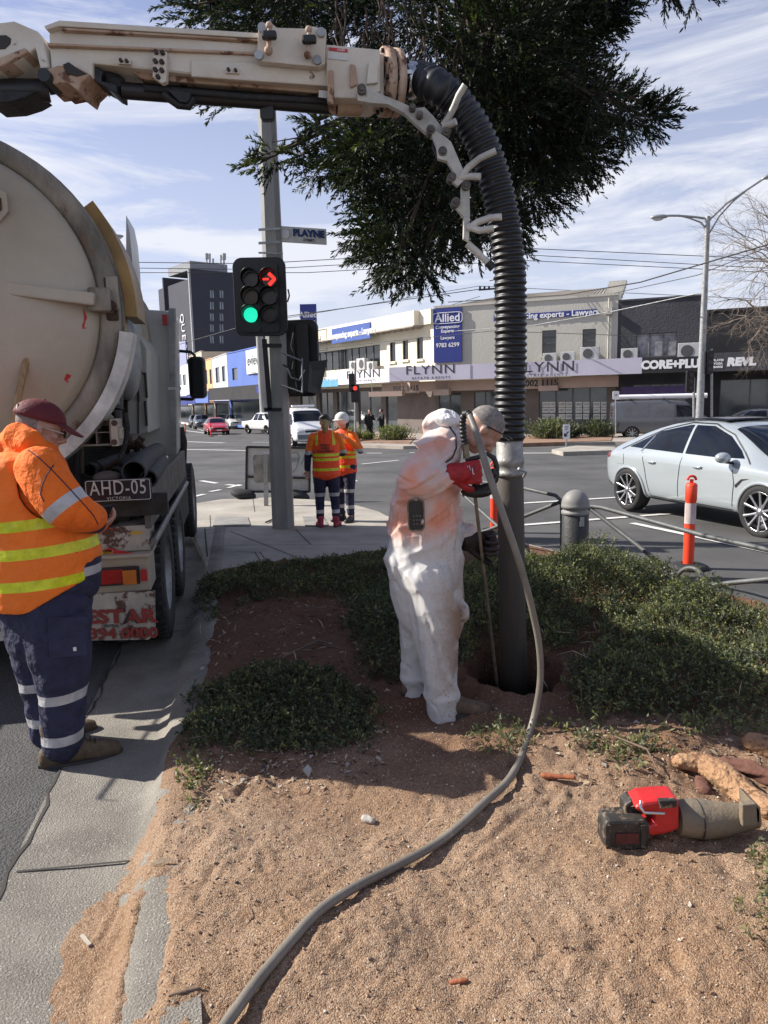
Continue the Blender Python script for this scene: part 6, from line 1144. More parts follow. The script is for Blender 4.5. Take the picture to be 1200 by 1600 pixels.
def hand(b, wr, d, n, side, curl=.6, s=1.0, curls=None, spread=1.0, thumb=.5):
    """wr wrist, d pointing direction, n palm normal; side=+1 thumb towards d x n"""
    d = V(d).normalized(); n = V(n); n = (n-d*n.dot(d)).normalized(); t = d.cross(n)*side; wr = V(wr)
    def P(a, c, e): return wr+d*(a*s)+t*(c*s)+n*(e*s)
    eloft(b, [(P(.0, 0, 0), t, .027*s, n, .02*s), (P(.03, .002, 0), t, .034*s, n, .018*s), (P(.065, .002, 0), t, .040*s, n, .0155*s), (P(.092, .0, 0), t, .038*s, n, .013*s)], 16)
    for k, (off, ln, r0) in enumerate(((.031, .072, .0098), (.0105, .082, .0102), (-.0105, .075, .0096), (-.030, .058, .0084))):
        cu = (curls[k] if curls else curl*(1+.08*k)); p = P(.09-abs(off)*.12, off*spread, 0); a = 0; pts = [P(.06, off*.9, 0), p]; dd = d
        for j, fr in enumerate((.44, .31, .25)): a += cu*(1.15, 1.35, .8)[j]; dd = d*math.cos(a)+n*math.sin(a); p = p+dd*(ln*fr*s); pts.append(p)
        chain(b, pts, [r0*s*1.08, r0*s*1.1, r0*s, r0*s*.92, r0*s*.8], 10)
    p = P(.018, .026, .004); pts = [P(.01, .012, .0), p]; 
    for j, fr in enumerate((.038, .032, .026)): dd = (d*(.75-.1*j)+t*(.62-.35*j*thumb)+n*(.25+.45*j*thumb)).normalized(); p = p+dd*(fr*s); pts.append(p)
    chain(b, pts, [.015*s, .0145*s, .0125*s, .0115*s, .0095*s], 10)
def boot(name, ank, toe, mat, par, s=1.0, sole=True, top=.1):
    """ank: ankle centre above the ground, toe: direction"""
    d = V(toe); d.z = 0; d.normalize(); sd = d.cross(KZ); a = V(ank); g = a.z-.085*s; P = lambda x, y, z: V((a.x, a.y, g))+d*(x*s)+sd*(y*s)+KZ*(z*s)
    b = MB(); eloft(b, [(P(-.075, 0, .045), sd, .034*s, KZ, .04*s), (P(-.03, 0, .055), sd, .041*s, KZ, .052*s), (P(.04, 0, .052), sd, .042*s, KZ, .05*s), (P(.1, .0, .04), sd, .047*s, KZ, .04*s), (P(.16, 0, .034), sd, .045*s, KZ, .033*s), (P(.19, 0, .03), sd, .036*s, KZ, .026*s)], 20)
    cap2(b, P(-.02, 0, .06), P(-.03, 0, .06+top), .047*s, .052*s)
    o = remesh(name, b, .007 if s > .5 else .01, mat, par, 3)
    if sole:
        b = MB(); n = 28; prof = []
        for k in range(n):
            t = 2*math.pi*k/n; x = .055+.155*math.cos(t); wdt = .045+.008*math.cos(t)-.006*math.cos(2*t); prof.append((x-.0, wdt*math.sin(t)*1.08))
        b.prism([P(x, y, .0) for x, y in prof], KZ*(.024*s)); so_ = b.build('sole', m_sole, o, bevel=.004)
    return o
def thick(o, t=.004, off=1): m = o.modifiers.new('s', 'SOLIDIFY'); m.thickness = t; m.offset = off
# ===== worker in white disposable coveralls, bent over the lance =====
m_suit = bpy.data.materials.new('disposable_suit'); m_suit.use_nodes = True
def suitmat():
    t = m_suit.node_tree; n = t.nodes; l = t.links; p = n['Principled BSDF']; tc = n.new('ShaderNodeTexCoord'); O = tc.outputs['Object']
    def nz(s, d=6, st=None, ds=0):
        a = n.new('ShaderNodeTexNoise'); a.inputs['Scale'].default_value = s; a.inputs['Detail'].default_value = d; a.inputs['Distortion'].default_value = ds
        if st: mp = n.new('ShaderNodeMapping'); mp.inputs['Scale'].default_value = st; l.new(O, mp.inputs['Vector']); l.new(mp.outputs['Vector'], a.inputs['Vector'])
        else: l.new(O, a.inputs['Vector'])
        return a.outputs['Fac']
    def mr(s, a, b_, c=0, d=1): m = n.new('ShaderNodeMapRange'); m.inputs['From Min'].default_value = a; m.inputs['From Max'].default_value = b_; m.inputs['To Min'].default_value = c; m.inputs['To Max'].default_value = d; l.new(s, m.inputs['Value']); return m.outputs['Result']
    def mul(a, b_): m = n.new('ShaderNodeMath'); m.operation = 'MULTIPLY'; l.new(a, m.inputs[0]); l.new(b_, m.inputs[1]); return m.outputs[0]
    def mix(f, a, b_): m = n.new('ShaderNodeMix'); m.data_type = 'RGBA'; l.new(f, m.inputs['Factor']); (l.new(a, m.inputs['A']) if not isinstance(a, tuple) else setattr(m.inputs['A'], 'default_value', a)); m.inputs['B'].default_value = b_; return m.outputs['Result']
    se = n.new('ShaderNodeSeparateXYZ'); l.new(O, se.inputs[0])
    # orange shirt showing through the thin cloth above the waist
    o1 = mul(mr(se.outputs['Z'], .92, 1.02), mr(nz(4.5, 5), .36, .6)); c = mix(o1, (.54, .525, .51, 1), (.68, .29, .19, 1))
    # mud on the shins' front
    gx = mr(se.outputs['X'], .0, .16); gz_ = mul(mr(se.outputs['Z'], .12, .3), mr(se.outputs['Z'], .9, .62)); mud = mul(mul(gx, gz_), mr(nz(7, 10), .34, .5)); c = mix(mud, c, (.2, .12, .075, 1))
    sp = mul(mul(mr(nz(90, 4), .60, .66), mr(se.outputs['X'], -.08, .15)), mr(se.outputs['Z'], 1.15, .8)); c = mix(sp, c, (.22, .14, .1, 1))
    l.new(c, p.inputs['Base Color']); p.inputs['Roughness'].default_value = .6; p.inputs['Sheen Weight'].default_value = .15
    b1 = n.new('ShaderNodeBump'); b1.inputs['Strength'].default_value = .9; b1.inputs['Distance'].default_value = .05; rn = n.new('ShaderNodeTexNoise'); rn.noise_type = 'RIDGED_MULTIFRACTAL'; rn.inputs['Scale'].default_value = 5.5; rn.inputs['Detail'].default_value = 5; rn.inputs['Roughness'].default_value = .55; rn.inputs['Distortion'].default_value = .7; mp_ = n.new('ShaderNodeMapping'); mp_.inputs['Scale'].default_value = (1.3, 1.3, .6); mp_.inputs['Rotation'].default_value = (0, .45, 0); l.new(O, mp_.inputs['Vector']); l.new(mp_.outputs['Vector'], rn.inputs['Vector']); l.new(rn.outputs['Fac'], b1.inputs['Height'])
    dn = n.new('ShaderNodeTexNoise'); dn.inputs['Scale'].default_value = 3.5; l.new(O, dn.inputs['Vector']); dm = n.new('ShaderNodeMix'); dm.data_type = 'RGBA'; dm.inputs['Factor'].default_value = .22; l.new(O, dm.inputs['A']); l.new(dn.outputs['Color'], dm.inputs['B']); vo = n.new('ShaderNodeTexVoronoi'); vo.inputs['Scale'].default_value = 13; l.new(dm.outputs['Result'], vo.inputs['Vector'])
    b2 = n.new('ShaderNodeBump'); b2.inputs['Strength'].default_value = .75; b2.inputs['Distance'].default_value = .016; l.new(vo.outputs['Distance'], b2.inputs['Height']); l.new(b1.outputs['Normal'], b2.inputs['Normal']); l.new(b2.outputs['Normal'], p.inputs['Normal'])
suitmat()
YM = 3.84; gy = gz(YM, .12)
def S(x, y, dy=0): return A(x, y, YM+dy)
m0_ = S(670, 1140); m0_.z = gy+.0
PM = thing('person', 'man in white disposable coveralls and red gloves bent over beside the suction pipe', 'person', tuple(m0_))
ax_, ay_ = X_, Y_
hc = S(756, 670, .0); fdir = V((.56, .12, -.83)); udir = V((.80, 0, .6))
nb = S(728, 672, 0)
# body (skin): head, neck, slim torso, limbs, one continuous mesh
b = MB(); HP = head(b, hc, fdir, udir, 1.03)
cap2(b, S(735, 668), S(700, 690), .062, .075)
eloft(b, [(S(692, 690), Y_, .13, V((.5, 0, .86)), .08), (S(668, 725), Y_, .15, X_, .1), (S(655, 790), Y_, .14, X_, .1), (S(652, 860), Y_, .14, X_, .11), (S(655, 900), Y_, .12, X_, .1)])
for dy in (-.09, .1): chain(b, [S(665, 890, dy), S(678 if dy < 0 else 654, 1000, dy), S(690 if dy < 0 else 648, 1075, dy+.03)], [.08, .05, .035])
bodyM = remesh('body', b, .006, [m_skin, m_hairg], PM, 2)
paintif(bodyM, 1, lambda p: (p-hc).dot(V((.80, 0, .6)).normalized()) > .005 and (p-hc).dot(fdir.normalized()) < .055 and (p-hc).length < .2 and not ((p-hc).dot(udir.normalized()) < .045 and (p-hc).dot(fdir.normalized()) > -.0))
# coveralls
b = MB(); U1 = V((.55, 0, .83)).normalized()
eloft(b, [(S(716, 676), Y_, .085, V((-.4, 0, .9)), .06), (S(700, 688), Y_, .17, V((-.6, 0, .8)), .095), (S(680, 712), Y_, .21, V((-.85, 0, .5)), .145), (S(668, 745), Y_, .215, X_, .165), (S(665, 790), Y_, .21, X_, .18), (S(664, 840), Y_, .205, X_, .195), (S(664, 885), Y_, .20, X_, .205), (S(668, 930), Y_, .19, X_, .20), (S(675, 965), Y_, .17, X_, .185)], 32)
chain(b, [S(668, 900, -.09), S(677, 960, -.10), S(684, 1030, -.10), S(688, 1085, -.10), S(693, 1130, -.10)], [.15, .14, .112, .096, .092])       # near leg
chain(b, [S(660, 900, .1), S(656, 960, .12), S(652, 1020, .14), S(649, 1065, .15), S(648, 1096, .15)], [.14, .125, .095, .075, .068])
b.ell(S(722, 955, -.06), (.045, .09, .06)); b.ell(S(616, 880, 0), (.05, .15, .12))
chain(b, [S(692, 708, -.13), S(668, 728, -.19), S(645, 748, -.22), S(672, 748, -.23), S(699, 742, -.225)], [.10, .095, .088, .09, .068])   # near arm
chain(b, [S(688, 720, .16), S(694, 790, .16), S(705, 836, .12), S(733, 838, .06)], [.09, .085, .08, .062])      # far arm
chain(b, [S(676, 676, 0), S(692, 668, 0), S(706, 672, 0)], [.05, .06, .05], flat=1.5)     # hood bunched at the nape
def suitfold(co, no):
    x, y, z = co[:, 0]-m0_.x, co[:, 1]-m0_.y, co[:, 2]-m0_.z
    drape = np.sin(x*26+y*15+z*9+4*vnoise(x, z, 4, 3))*sstep(1.05, .8, z)*sstep(.0, .25, z)*.006
    cuff = .012*np.exp(-((z-.12)/.03)**2)*(np.hypot(x, y) < .5)
    rg = lambda q, k: np.clip(1-np.abs(np.sin(q))*k, 0, 1)
    s_ = x*.88+z*.47+y*.25; diag = .015*rg(s_*17+2.2*vnoise(x+2, z, 2.5, 5)+1.2*vnoise(x, z, 7, 6), 1.7)*sstep(1.0, .8, z)*sstep(.05, .2, z)
    s2 = x*.5-z*.86+y*.3; tor = .015*rg(s2*26+3*vnoise(x+5, z, 4, 8)+1.5*vnoise(y, z, 8, 9), 2.0)*sstep(.85, 1.0, z)
    s3 = x*.97+y*.3; vert = .013*rg(s3*34+2.5*vnoise(x+8, z*.4, 6, 12), 1.8)*sstep(.9, .98, z)*sstep(1.25, 1.1, z)
    cr_ = lambda q, w_: -np.exp(-(np.sin(q)/w_)**2)
    c1 = .006*cr_(s_*11+2.6*vnoise(x+1, z, 3, 15)+1.1*vnoise(x, z, 9, 16), .16)*sstep(1.02, .85, z)
    c2 = .008*cr_((x*.75-z*.66)*15+3*vnoise(x+4, z, 5, 18), .17)*sstep(.85, 1.0, z)
    c3 = .008*cr_((x*.2+z*.98)*22+3.5*vnoise(x+7, z, 4, 28), .2)*sstep(1.1, 1.2, z)
    leg = -.012*np.exp(-((x-(-.13+.12*(.9-z)))/.02)**2)*sstep(.75, .6, z)*(y < -.0)
    return drape*.4+cuff+diag-.003+tor+vert+c1+c2+c3+leg
suit = remesh('coveralls', b, .007, m_suit, PM, 5, disp=.003, dsz=.12, seed=3, dfun=suitfold)
b = MB(); chain(b, [S(676, 672, 0), S(692, 663, 0), S(708, 668, 0)], [.045, .055, .045], flat=1.5); b.ell(S(694, 656, 0), (.082, .11, .045), (V((.93, 0, -.3)), Y_, V((.3, 0, .93)))); remesh('hood', b, .007, m_suit2 if False else M('suit_hood', (.78, .76, .74), .6, bump=.8, bs=14, var=.05), suit, 3, disp=.008, dsz=.05, seed=5)
# gloves
m_glove = M('glove_red', (.42, .012, .018), .6, var=.25, vs=25, bump=.5, bs=90, spot=(.05, .02, .02), sv=.64, ss=30); m_gloved = M('glove_dark', (.018, .008, .009), .6, var=.4, vs=20, bump=.4, bs=80)
b = MB(); hand(b, S(706, 739, -.25), (.95, .1, .02), (.0, .97, -.1), -1, curls=[1.1, 1.15, 1.18, 1.2], s=1.5, thumb=1.0); cap2(b, S(708, 740, -.24), S(722, 739, -.245), .055, .05)
cap2(b, S(700, 741, -.235), S(716, 739, -.245), .05, .052); gl = remesh('glove', b, .0034, m_glove, PM, 2); text('GRIP' if False else ' ', .02, S(735, 735, -.28), X_, Z_, m_signw, 'lettering', gl) if False else None
b = MB(); b.tube([S(x, y, -.278) for x, y in ((730, 730), (733, 727), (735, 735), (738, 731), (739, 740), (741, 741))], .0022, 5); b.build('glove_mark', m_signw, gl)
b = MB(); hand(b, S(728, 846, .02), (.9, .0, .0), (.1, -.85, -.2), 1, curls=[1.1, 1.15, 1.2, 1.25], s=1.6, thumb=1.0); cap2(b, S(725, 846, .06), S(738, 848, .04), .05, .048); remesh('glove', b, .005, m_gloved, PM, 2)
# boots
bt = boot('boot', V((S(700, 1130, -.10).x, YM-.1, on(S(700, 1130, -.1).x+.05, YM-.1).z+.09)), (1, -.12, 0), M('boot_brown', (.17, .11, .07), .85, var=.4, vs=14, bump=.5, bs=60), PM, 1.12)
boot('boot', V((S(655, 1110, .14).x, YM+.14, on(S(655, 1110, .14).x+.03, YM+.14).z+.085)), (1, .05, 0), MATS['boot_brown'], PM, 1.05)
# glasses pushed on to the head
m_sg = M('sunglass', (.01, .01, .012), .2)
b = MB(); rr_ = fdir.normalized().cross(udir).normalized(); pr = [HP(q*.085, -.03+.0, .03) for q in (-1, 1)]
for q in (-1, 1): b.tube([HP(q*.083, -.02, .012), HP(q*.083, .04, .045), HP(q*.078, .085, .068)], .0042, 6)
b.tube([HP(-.075, .09, .07), HP(-.04, .112, .074), HP(0, .114, .076), HP(.04, .112, .074), HP(.075, .09, .07)], [.008, .017, .008, .017, .008], 8, flat=.5); b.build('sunglasses', m_sg, PM)
b = MB(); pass
bs_ = BVHTree.FromPolygons([WM[suit]@v.co for v in suit.data.vertices], [tuple(p.vertices) for p in suit.data.polygons]); q_ = []
for (x0, y0), (x1, y1) in (((700, 664), (712, 680)), ((712, 680), (713, 700)), ((713, 700), (706, 716)), ((706, 716), (694, 724))):
    for k_ in range(5):
        d_ = ray(x0+(x1-x0)*k_/5, y0+(y1-y0)*k_/5).normalized(); h, n_, ii, _ = bs_.ray_cast(CAMP, d_)
        if h: q_.append(h-d_*.002)
if len(q_) > 3: b.tube(q_, .0045, 6); b.build('neck_strap', m_black, PM)
# gas detector / two-way radio on the back of the waist
rc = S(650, 805, -.225); rx = V((.985, .1, .02)); rz_ = V((-.02, 0, 1)); b = MB(); b.prism(rrect(rc, rx, rz_, .082, .155, .02), V((0, .035, 0))); rd = b.build('radio', M('radio_case', (.02, .017, .015), .5, var=.4, vs=20, spot=(.2, .12, .07), sv=.6, ss=40), PM, bevel=.006)
b = MB(); pp = rrect(rc-V((0, .001, 0)), rx, rz_, .08, .153, .02); b.tube(pp+[pp[0]], .0045, 6, caps=False); b.build('radio_bumper', M('bumper_tan', (.3, .2, .13), .6, var=.4, vs=30), rd)
for r_i in range(3):
    for c_i in range(3):
        b = MB(); b.box(rc+rx*((c_i-1)*.016+.005)+rz_*(-.004-r_i*.02)-V((0, .004, 0)), (.009, .006, .009)); b.build('button', M('button_grey', (.12, .1, .09), .5), rd)
b = MB(); b.tube([S(650, 783, -.225), S(651, 775, -.225), S(649, 768, -.22), S(650, 758, -.215)], .005, 6); b.ell(S(650, 780, -.225), .009); b.ell(S(650, 772, -.225), .007); b.build('lanyard_clip', m_galv, rd)
# ===== lance =====
LN = thing('air_lance', 'long thin metal air lance with black hooked handle gripped in the red gloves', 'lance', tuple(S(742, 770, -.12)))
ltop = S(742, 772, -.14); lbot = A(786, 1150, 4.25)
b = MB(); b.cyl(ltop, lbot, .0095, seg=10); b.build('rod', M('lance_rod', (.3, .26, .2), .45, .6, var=.4, vs=12), LN)
b = MB(); b.ell(S(746, 768, -.14), (.085, .05, .032)); b.tube([S(752, 766, -.15), S(766, 760, -.16), S(774, 748, -.17), S(777, 738, -.17)], [.03, .024, .018, .012], 10); b.build('hand_guard', M('guard_black', (.022, .024, .023), .55, var=.4, vs=10, spot=(.08, .08, .075), sv=.6, ss=20), LN)
b = MB(); b.tube([S(728, 719, -.2), S(745, 715, -.19), S(762, 709, -.18), S(772, 716, -.17), S(776, 728, -.17), S(777, 742, -.17)], [.012, .012, .012, .014, .014, .012], 8); b.cyl(S(742, 718, -.14), S(744, 765, -.13), .02, seg=12); b.tube([S(772, 741, -.19), S(771, 732, -.19)], .014, 8); b.build('handle', m_black, LN)
b = MB(); b.tube([S(729, 716, -.2), S(728, 704, -.2), S(727, 694, -.2)], [.017, .016, .018], 12); b.build('fitting', M('brass_fit', (.3, .25, .18), .4, .7, var=.4, vs=30), LN)
m_rest = M('bend_restrictor', (.015, .015, .016), .5); Q = resample(catmull([S(727, 695, -.2), S(724, 680, -.2), S(723, 664, -.2), S(724, 652, -.21), S(729, 646, -.23), S(735, 650, -.26)]), .004)
b = MB(); b.tube(Q, [.0165+.003*math.sin(i*1.3) for i in range(len(Q))], 14); b.build('bend_restrictor', m_rest, LN)
# ===== air hose =====
h3 = [S(733, 648, -.25), S(739, 662, -.29), A(747, 685, 3.5), A(765, 745, 3.42), A(788, 810, 3.4), A(812, 880, 3.4), A(831, 950, 3.42), A(843, 1015, 3.45), A(843, 1075, 3.45)]
h3 += [V((p.x, p.y, gz(p.y, float(np.mean(soil_h(np.array([p.x-.08, p.x, p.x+.08, p.x]), np.array([p.y, p.y-.08, p.y, p.y+.08]))))+.02))) for p in HOSE_G[1:]]
b = MB(); b.tube(catmull(h3, 8), .0165, 14); b.build('air_hose', M('hose_grey', (.22, .20, .165), .5, var=.35, vs=5, col2=(.13, .11, .09), bump=.15, bs=120, spot=(.3, .24, .18), sv=.62, ss=14), None, label='grey-brown air hose looping from the lance down across the gravel', cat='hose')
# ===== man in orange vest at the kerb =====
YL = 3.62
def Q_(x, y, dy=0): return A(x, y, YL+dy)
l0 = Q_(85, 1170); l0.z = gz(YL)
PL = thing('person', 'heavy man in orange hi-vis vest and maroon cap standing behind the truck', 'person', tuple(l0))
hcL = Q_(63, 668, .02); fL = V((.80, .42, -.30)); uL_ = V((.3, .1, .95))
b = MB(); HL_ = head(b, hcL, fL, uL_, 1.08)
cap2(b, Q_(55, 690), Q_(38, 730), .07, .085)
eloft(b, [(Q_(40, 720), Y_, .2, X_, .12), (Q_(45, 800), Y_, .2, X_, .17), (Q_(70, 900), Y_, .19, X_, .2), (Q_(70, 960), Y_, .17, X_, .18)])
for dy in (-.1, .12): chain(b, [Q_(70, 950, dy), Q_(80, 1050, dy), Q_(85, 1150, dy)], [.1, .07, .05])
hand(b, Q_(140, 822, .1), (.85, .4, .1), (-.2, .3, .9), 1, curl=.5, s=1.05)
cap2(b, Q_(110, 800, -.1), Q_(140, 822, .1), .05, .032)
bd_ = remesh('body', b, .006, [m_skin, m_hairg], PL, 2); paintif(bd_, 1, lambda p: (p-hcL).dot(fL.normalized()) < -.02 and (p-hcL).length < .15 and (p-hcL).dot(uL_.normalized()) > -.07)
# trousers
b = MB(); eloft(b, [(Q_(70, 895), Y_, .19, X_, .235), (Q_(72, 950), Y_, .2, X_, .225), (Q_(76, 1000), Y_, .19, X_, .205)], 28)
chain(b, [Q_(90, 960, -.09), Q_(93, 1020, -.1), Q_(98, 1080, -.1), Q_(98, 1130, -.1), Q_(98, 1160, -.1)], [.17, .155, .12, .105, .10]); chain(b, [Q_(60, 960, .1), Q_(64, 1030, .12), Q_(72, 1090, .14), Q_(76, 1140, .15)], [.17, .14, .115, .1])
tr = remesh('trousers', b, .0085, [m_navyc, m_silt], PL, 5, disp=.007, dsz=.10, seed=21)
for y, tilt in ((1090, .10), (1155, .05)): p = Q_(98, y, -.1); paintband(tr, p, V((-tilt, 0, 1)), .05, 1)
b = MB(); p = Q_(95, 1010, -.255); b.prism([Q_(x, y, -.262) for x, y in ((74, 966), (138, 964), (136, 1024), (76, 1030))], (0, .02, 0)); b.build('cargo_pocket', m_navyc, tr, bevel=.006); b = MB(); b.box(Q_(117, 1014, -.268), (.014, .006, .018)); b.build('pocket_tag', m_cardw, tr)
bo_ = boot('boot', V((Q_(100, 1160, -.1).x, YL-.1, gz(YL-.1)+.105)), (.9, .42, 0), m_boot, PL, 1.32)
bd2 = V((.9, .42, 0)).normalized(); bs2 = bd2.cross(KZ); ba_ = V((Q_(100, 1160, -.1).x, YL-.1, gz(YL-.1)))
for i_ in range(5): q_ = ba_+bd2*(.075+.024*i_)+KZ*(.15-.016*i_); b = MB(); b.tube([q_-bs2*.03-KZ*.012, q_+KZ*.004, q_+bs2*.03-KZ*.012], .0035, 5); b.build('lace', m_black, bo_)
bo_; boot('boot', V((Q_(78, 1150, .16).x, YL+.2, gz(YL+.2)+.085)), (.85, .5, 0), m_boot, PL, 1.1)
# navy shirt hem
b = MB(); eloft(b, [(Q_(76, 872), Y_, .215, X_, .255), (Q_(78, 915), Y_, .215, X_, .25)], 28); jm = remesh('jacket_hem', b, .01, [m_navyc, m_silt], PL, 3); paintband(jm, Q_(76, 895), KZ, .045, 1)
# hoodie: torso, sleeve, hood
b = MB(); eloft(b, [(Q_(48, 705), Y_, .15, X_, .12), (Q_(42, 725), Y_, .22, X_, .17), (Q_(45, 770), Y_, .245, X_, .215), (Q_(58, 820), Y_, .235, X_, .245), (Q_(66, 860), Y_, .23, X_, .255)], 32)
chain(b, [Q_(62, 735, -.2), Q_(82, 765, -.24), Q_(102, 790, -.25), Q_(126, 804, -.18), Q_(145, 808, -.05)], [.115, .112, .108, .09, .068])
chain(b, [Q_(50, 735, .22), Q_(85, 790, .28), Q_(130, 812, .22), Q_(150, 815, .12)], [.12, .1, .09, .065])
b.tube([Q_(18, 690, .06), Q_(28, 682, -.08), Q_(48, 692, -.12), Q_(68, 708, -.09), Q_(76, 716, .0), Q_(66, 705, .1)], [.06, .07, .065, .05, .04, .03], 14)
b.ell(Q_(20, 700, .02), (.1, .13, .075), (V((.9, 0, -.4)), Y_, V((.4, 0, .9))))
hd_ = remesh('hoodie', b, .0085, [m_hoodie, m_silt, m_navyc], PL, 5, disp=.003, dsz=.12, seed=31)
paintband(hd_, Q_(106, 800, -.25), V((.92, .12, -.36)), .065, 1, lambda p: p.y < YL-.09 and p.x > Q_(72, 800).x and p.z > Q_(80, 835).z) if False else paintband(hd_, Q_(97, 783, -.25), V((.62, .0, -.78)), .055, 1, lambda p: p.y < YL-.11 and p.z < Q_(80, 735).z and p.x > Q_(74, 800, -.2).x)
bh_ = BVHTree.FromPolygons([WM[hd_]@v.co for v in hd_.data.vertices], [tuple(p.vertices) for p in hd_.data.polygons])
def snapq(px, bv_, off=.002):
    out = []
    for i in range(len(px)-1):
        for k in range(6):
            x = px[i][0]+(px[i+1][0]-px[i][0])*k/6; y = px[i][1]+(px[i+1][1]-px[i][1])*k/6; d = ray(x, y).normalized(); h, n_, ii, _ = bv_.ray_cast(CAMP, d)
            if h and h.y < YL+.1: out.append(h-d*off)
    return out
for pth in ([(44, 703), (62, 716), (82, 735), (102, 756), (124, 780), (146, 805), (155, 822)], [(84, 726), (73, 742), (66, 758), (63, 772), (70, 786)]):
    q_ = snapq(pth, bh_)
    if len(q_) > 3: b = MB(); b.tube(q_, .0026, 5); b.build('seam_piping', m_navyc, hd_)
b = MB(); chain(b, [Q_(128, 814, -.12), Q_(150, 818, -.01)], [.06, .05]); remesh('cuff', b, .007, m_navyc, hd_, 2)
# vest
b = MB(); eloft(b, [(Q_(40, 728), Y_, .235, X_, .165), (Q_(42, 770), Y_, .262, X_, .225), (Q_(56, 820), Y_, .252, X_, .265), (Q_(66, 865), Y_, .25, X_, .28), (Q_(68, 905), Y_, .248, X_, .268), (Q_(66, 930), Y_, .245, X_, .262)], 40)
vest = remesh('vest', b, .009, [m_hiviz, m_yelt], PL, 4, disp=.007, dsz=.14, seed=41)
# arm hole and lower front cut away
def cutmesh(o, keep):
    Wm = WM[o]; bm = bmesh.new(); bm.from_mesh(o.data); dl = [f for f in bm.faces if not keep(Wm@f.calc_center_median())]; bmesh.ops.delete(bm, geom=dl, context='FACES')
    for _ in range(10):
        new = {}
        for v in bm.verts:
            nb_ = [e.other_vert(v).co for e in v.link_edges if e.is_boundary]
            if len(nb_) == 2: new[v] = v.co*.4+(nb_[0]+nb_[1])*.3
        for v, c in new.items(): v.co = c
    bm.to_mesh(o.data); bm.free()
zv = lambda x, y: Q_(x, y, -.25)
armc = zv(66, 752)
slz = .045
for y in (873, 908, 940): pass
for (xa, ya), wv in (((70, 828), .052), ((70, 873), .052), ((60, 924), .05)):
    paintband(vest, Q_(xa, ya, -.25), V((-.06, 0, 1)), wv, 1)
cutmesh(vest, lambda p: not (((p.x-armc.x)/.125)**2+((p.z-armc.z)/.19)**2 < 1 and p.y < YL-.05) and p.z < Q_(40, 705).z and p.z > Q_(60, 938).z+max(0, (p.x-Q_(75, 930).x))*.55)
thick(vest, .006)
b = MB(); zA = [(armc.x+.128*math.cos(a), armc.z+.193*math.sin(a)) for a in np.linspace(R(100), R(330), 24)]
bv = BVHTree.FromPolygons([WM[vest]@v.co for v in vest.data.vertices], [tuple(p.vertices) for p in vest.data.polygons])
def snap(pts, off=.006):
    out = []
    for x, z in pts:
        h, n, i, _ = bv.ray_cast(V((x, YL-1.5, z)), V((0, 1, 0)))
        if h and h.y < YL: out.append(h-V((0, off, 0)))
    return out
bm_ = bmesh.new(); bm_.from_mesh(vest.data); seen = set(); Wv = WM[vest]
for e0 in [e for e in bm_.edges if e.is_boundary]:
    if e0 in seen: continue
    loop = [e0.verts[0], e0.verts[1]]; seen.add(e0)
    while True:
        nx_ = [e for e in loop[-1].link_edges if e.is_boundary and e not in seen]
        if not nx_: break
        seen.add(nx_[0]); loop.append(nx_[0].other_vert(loop[-1]))
    if len(loop) > 40: b = MB(); b.tube([Wv@v.co for v in loop[::2]], .0048, 6, caps=False); b.build('piping', m_black, vest)
bm_.free()
b = MB(); P4 = [V((x, 0, z)) for x, z in ((Q_(17, 0).x, Q_(0, 688).z), (Q_(33, 0).x, Q_(0, 688).z), (Q_(22, 0).x, Q_(0, 722).z), (Q_(6, 0).x, Q_(0, 722).z))]
try: patch(bv, [(q.x, q.z) for q in P4], 's', 'shoulder_tape', m_yelt, vest, .008, .03)
except Exception as e: print('tape', e)
# cap, glasses
f_, u_ = fL.normalized(), None; u_ = (uL_-f_*uL_.dot(f_)).normalized(); r_ = f_.cross(u_)
b = MB(); n = 24; rings = []
for i in range(9):
    a = R(90*i/8); rings.append([HL_(.089*math.cos(a)*math.cos(2*math.pi*k/n), -.012+.111*math.cos(a)*math.sin(2*math.pi*k/n), .035+.088*math.sin(a)) for k in range(n)])
b.loft(rings, caps=False); cp = b.build('cap', m_cap_, PL, fix=True); thick(cp, .004)
b = MB(); top_ = []; bot_ = []
for k in range(13):
    a = R(-75+150*k/12); x = .08*math.sin(a); top_.append(HL_(x, .085*math.cos(a)*.9+.01, .045)); bot_.append(HL_(x*1.0, .1+.085*math.cos(a), .028-.02*math.cos(a)-abs(x)*.15))
b.add(top_+bot_, [(i, i+1, i+14, i+13) for i in range(12)], 0, True); bl_ = b.build('brim', m_cap_, cp, fix=False); thick(bl_, .005)
b = MB(); b.ell(HL_(0, -.012, .124), .008); b.build('cap_button', m_cap_, cp); b = MB(); b.tube([HL_(-.04, -.108, .04), HL_(-.025, -.112, .075), HL_(.025, -.112, .075), HL_(.04, -.108, .04)], .005, 6); b.build('strap_opening', m_black, cp)
b = MB(); b.tube([HL_(-.082, -.01, .008), HL_(-.08, .05, .006), HL_(-.068, .094, .004)], .003, 6); b.tube([HL_(.082, -.01, .008), HL_(.08, .05, .006), HL_(.068, .094, .004)], .003, 6); gs = b.build('glasses', m_chrome, PL); b = MB()
for q in (-1, 1): b.ell(HL_(q*.036, .104, -.002), (.027, .006, .017), (f_.cross(u_), f_, u_))
b.build('glasses_lens', m_sg, gs)
b = MB(); b.box(Q_(160, 806, .02), (.075, .012, .13), frame(V((.5, -.3, .8)))); b.build('phone', M('phone_dark', (.03, .03, .035), .2), None, label='dark phone held up in the hands of the man in the orange vest', cat='phone', )
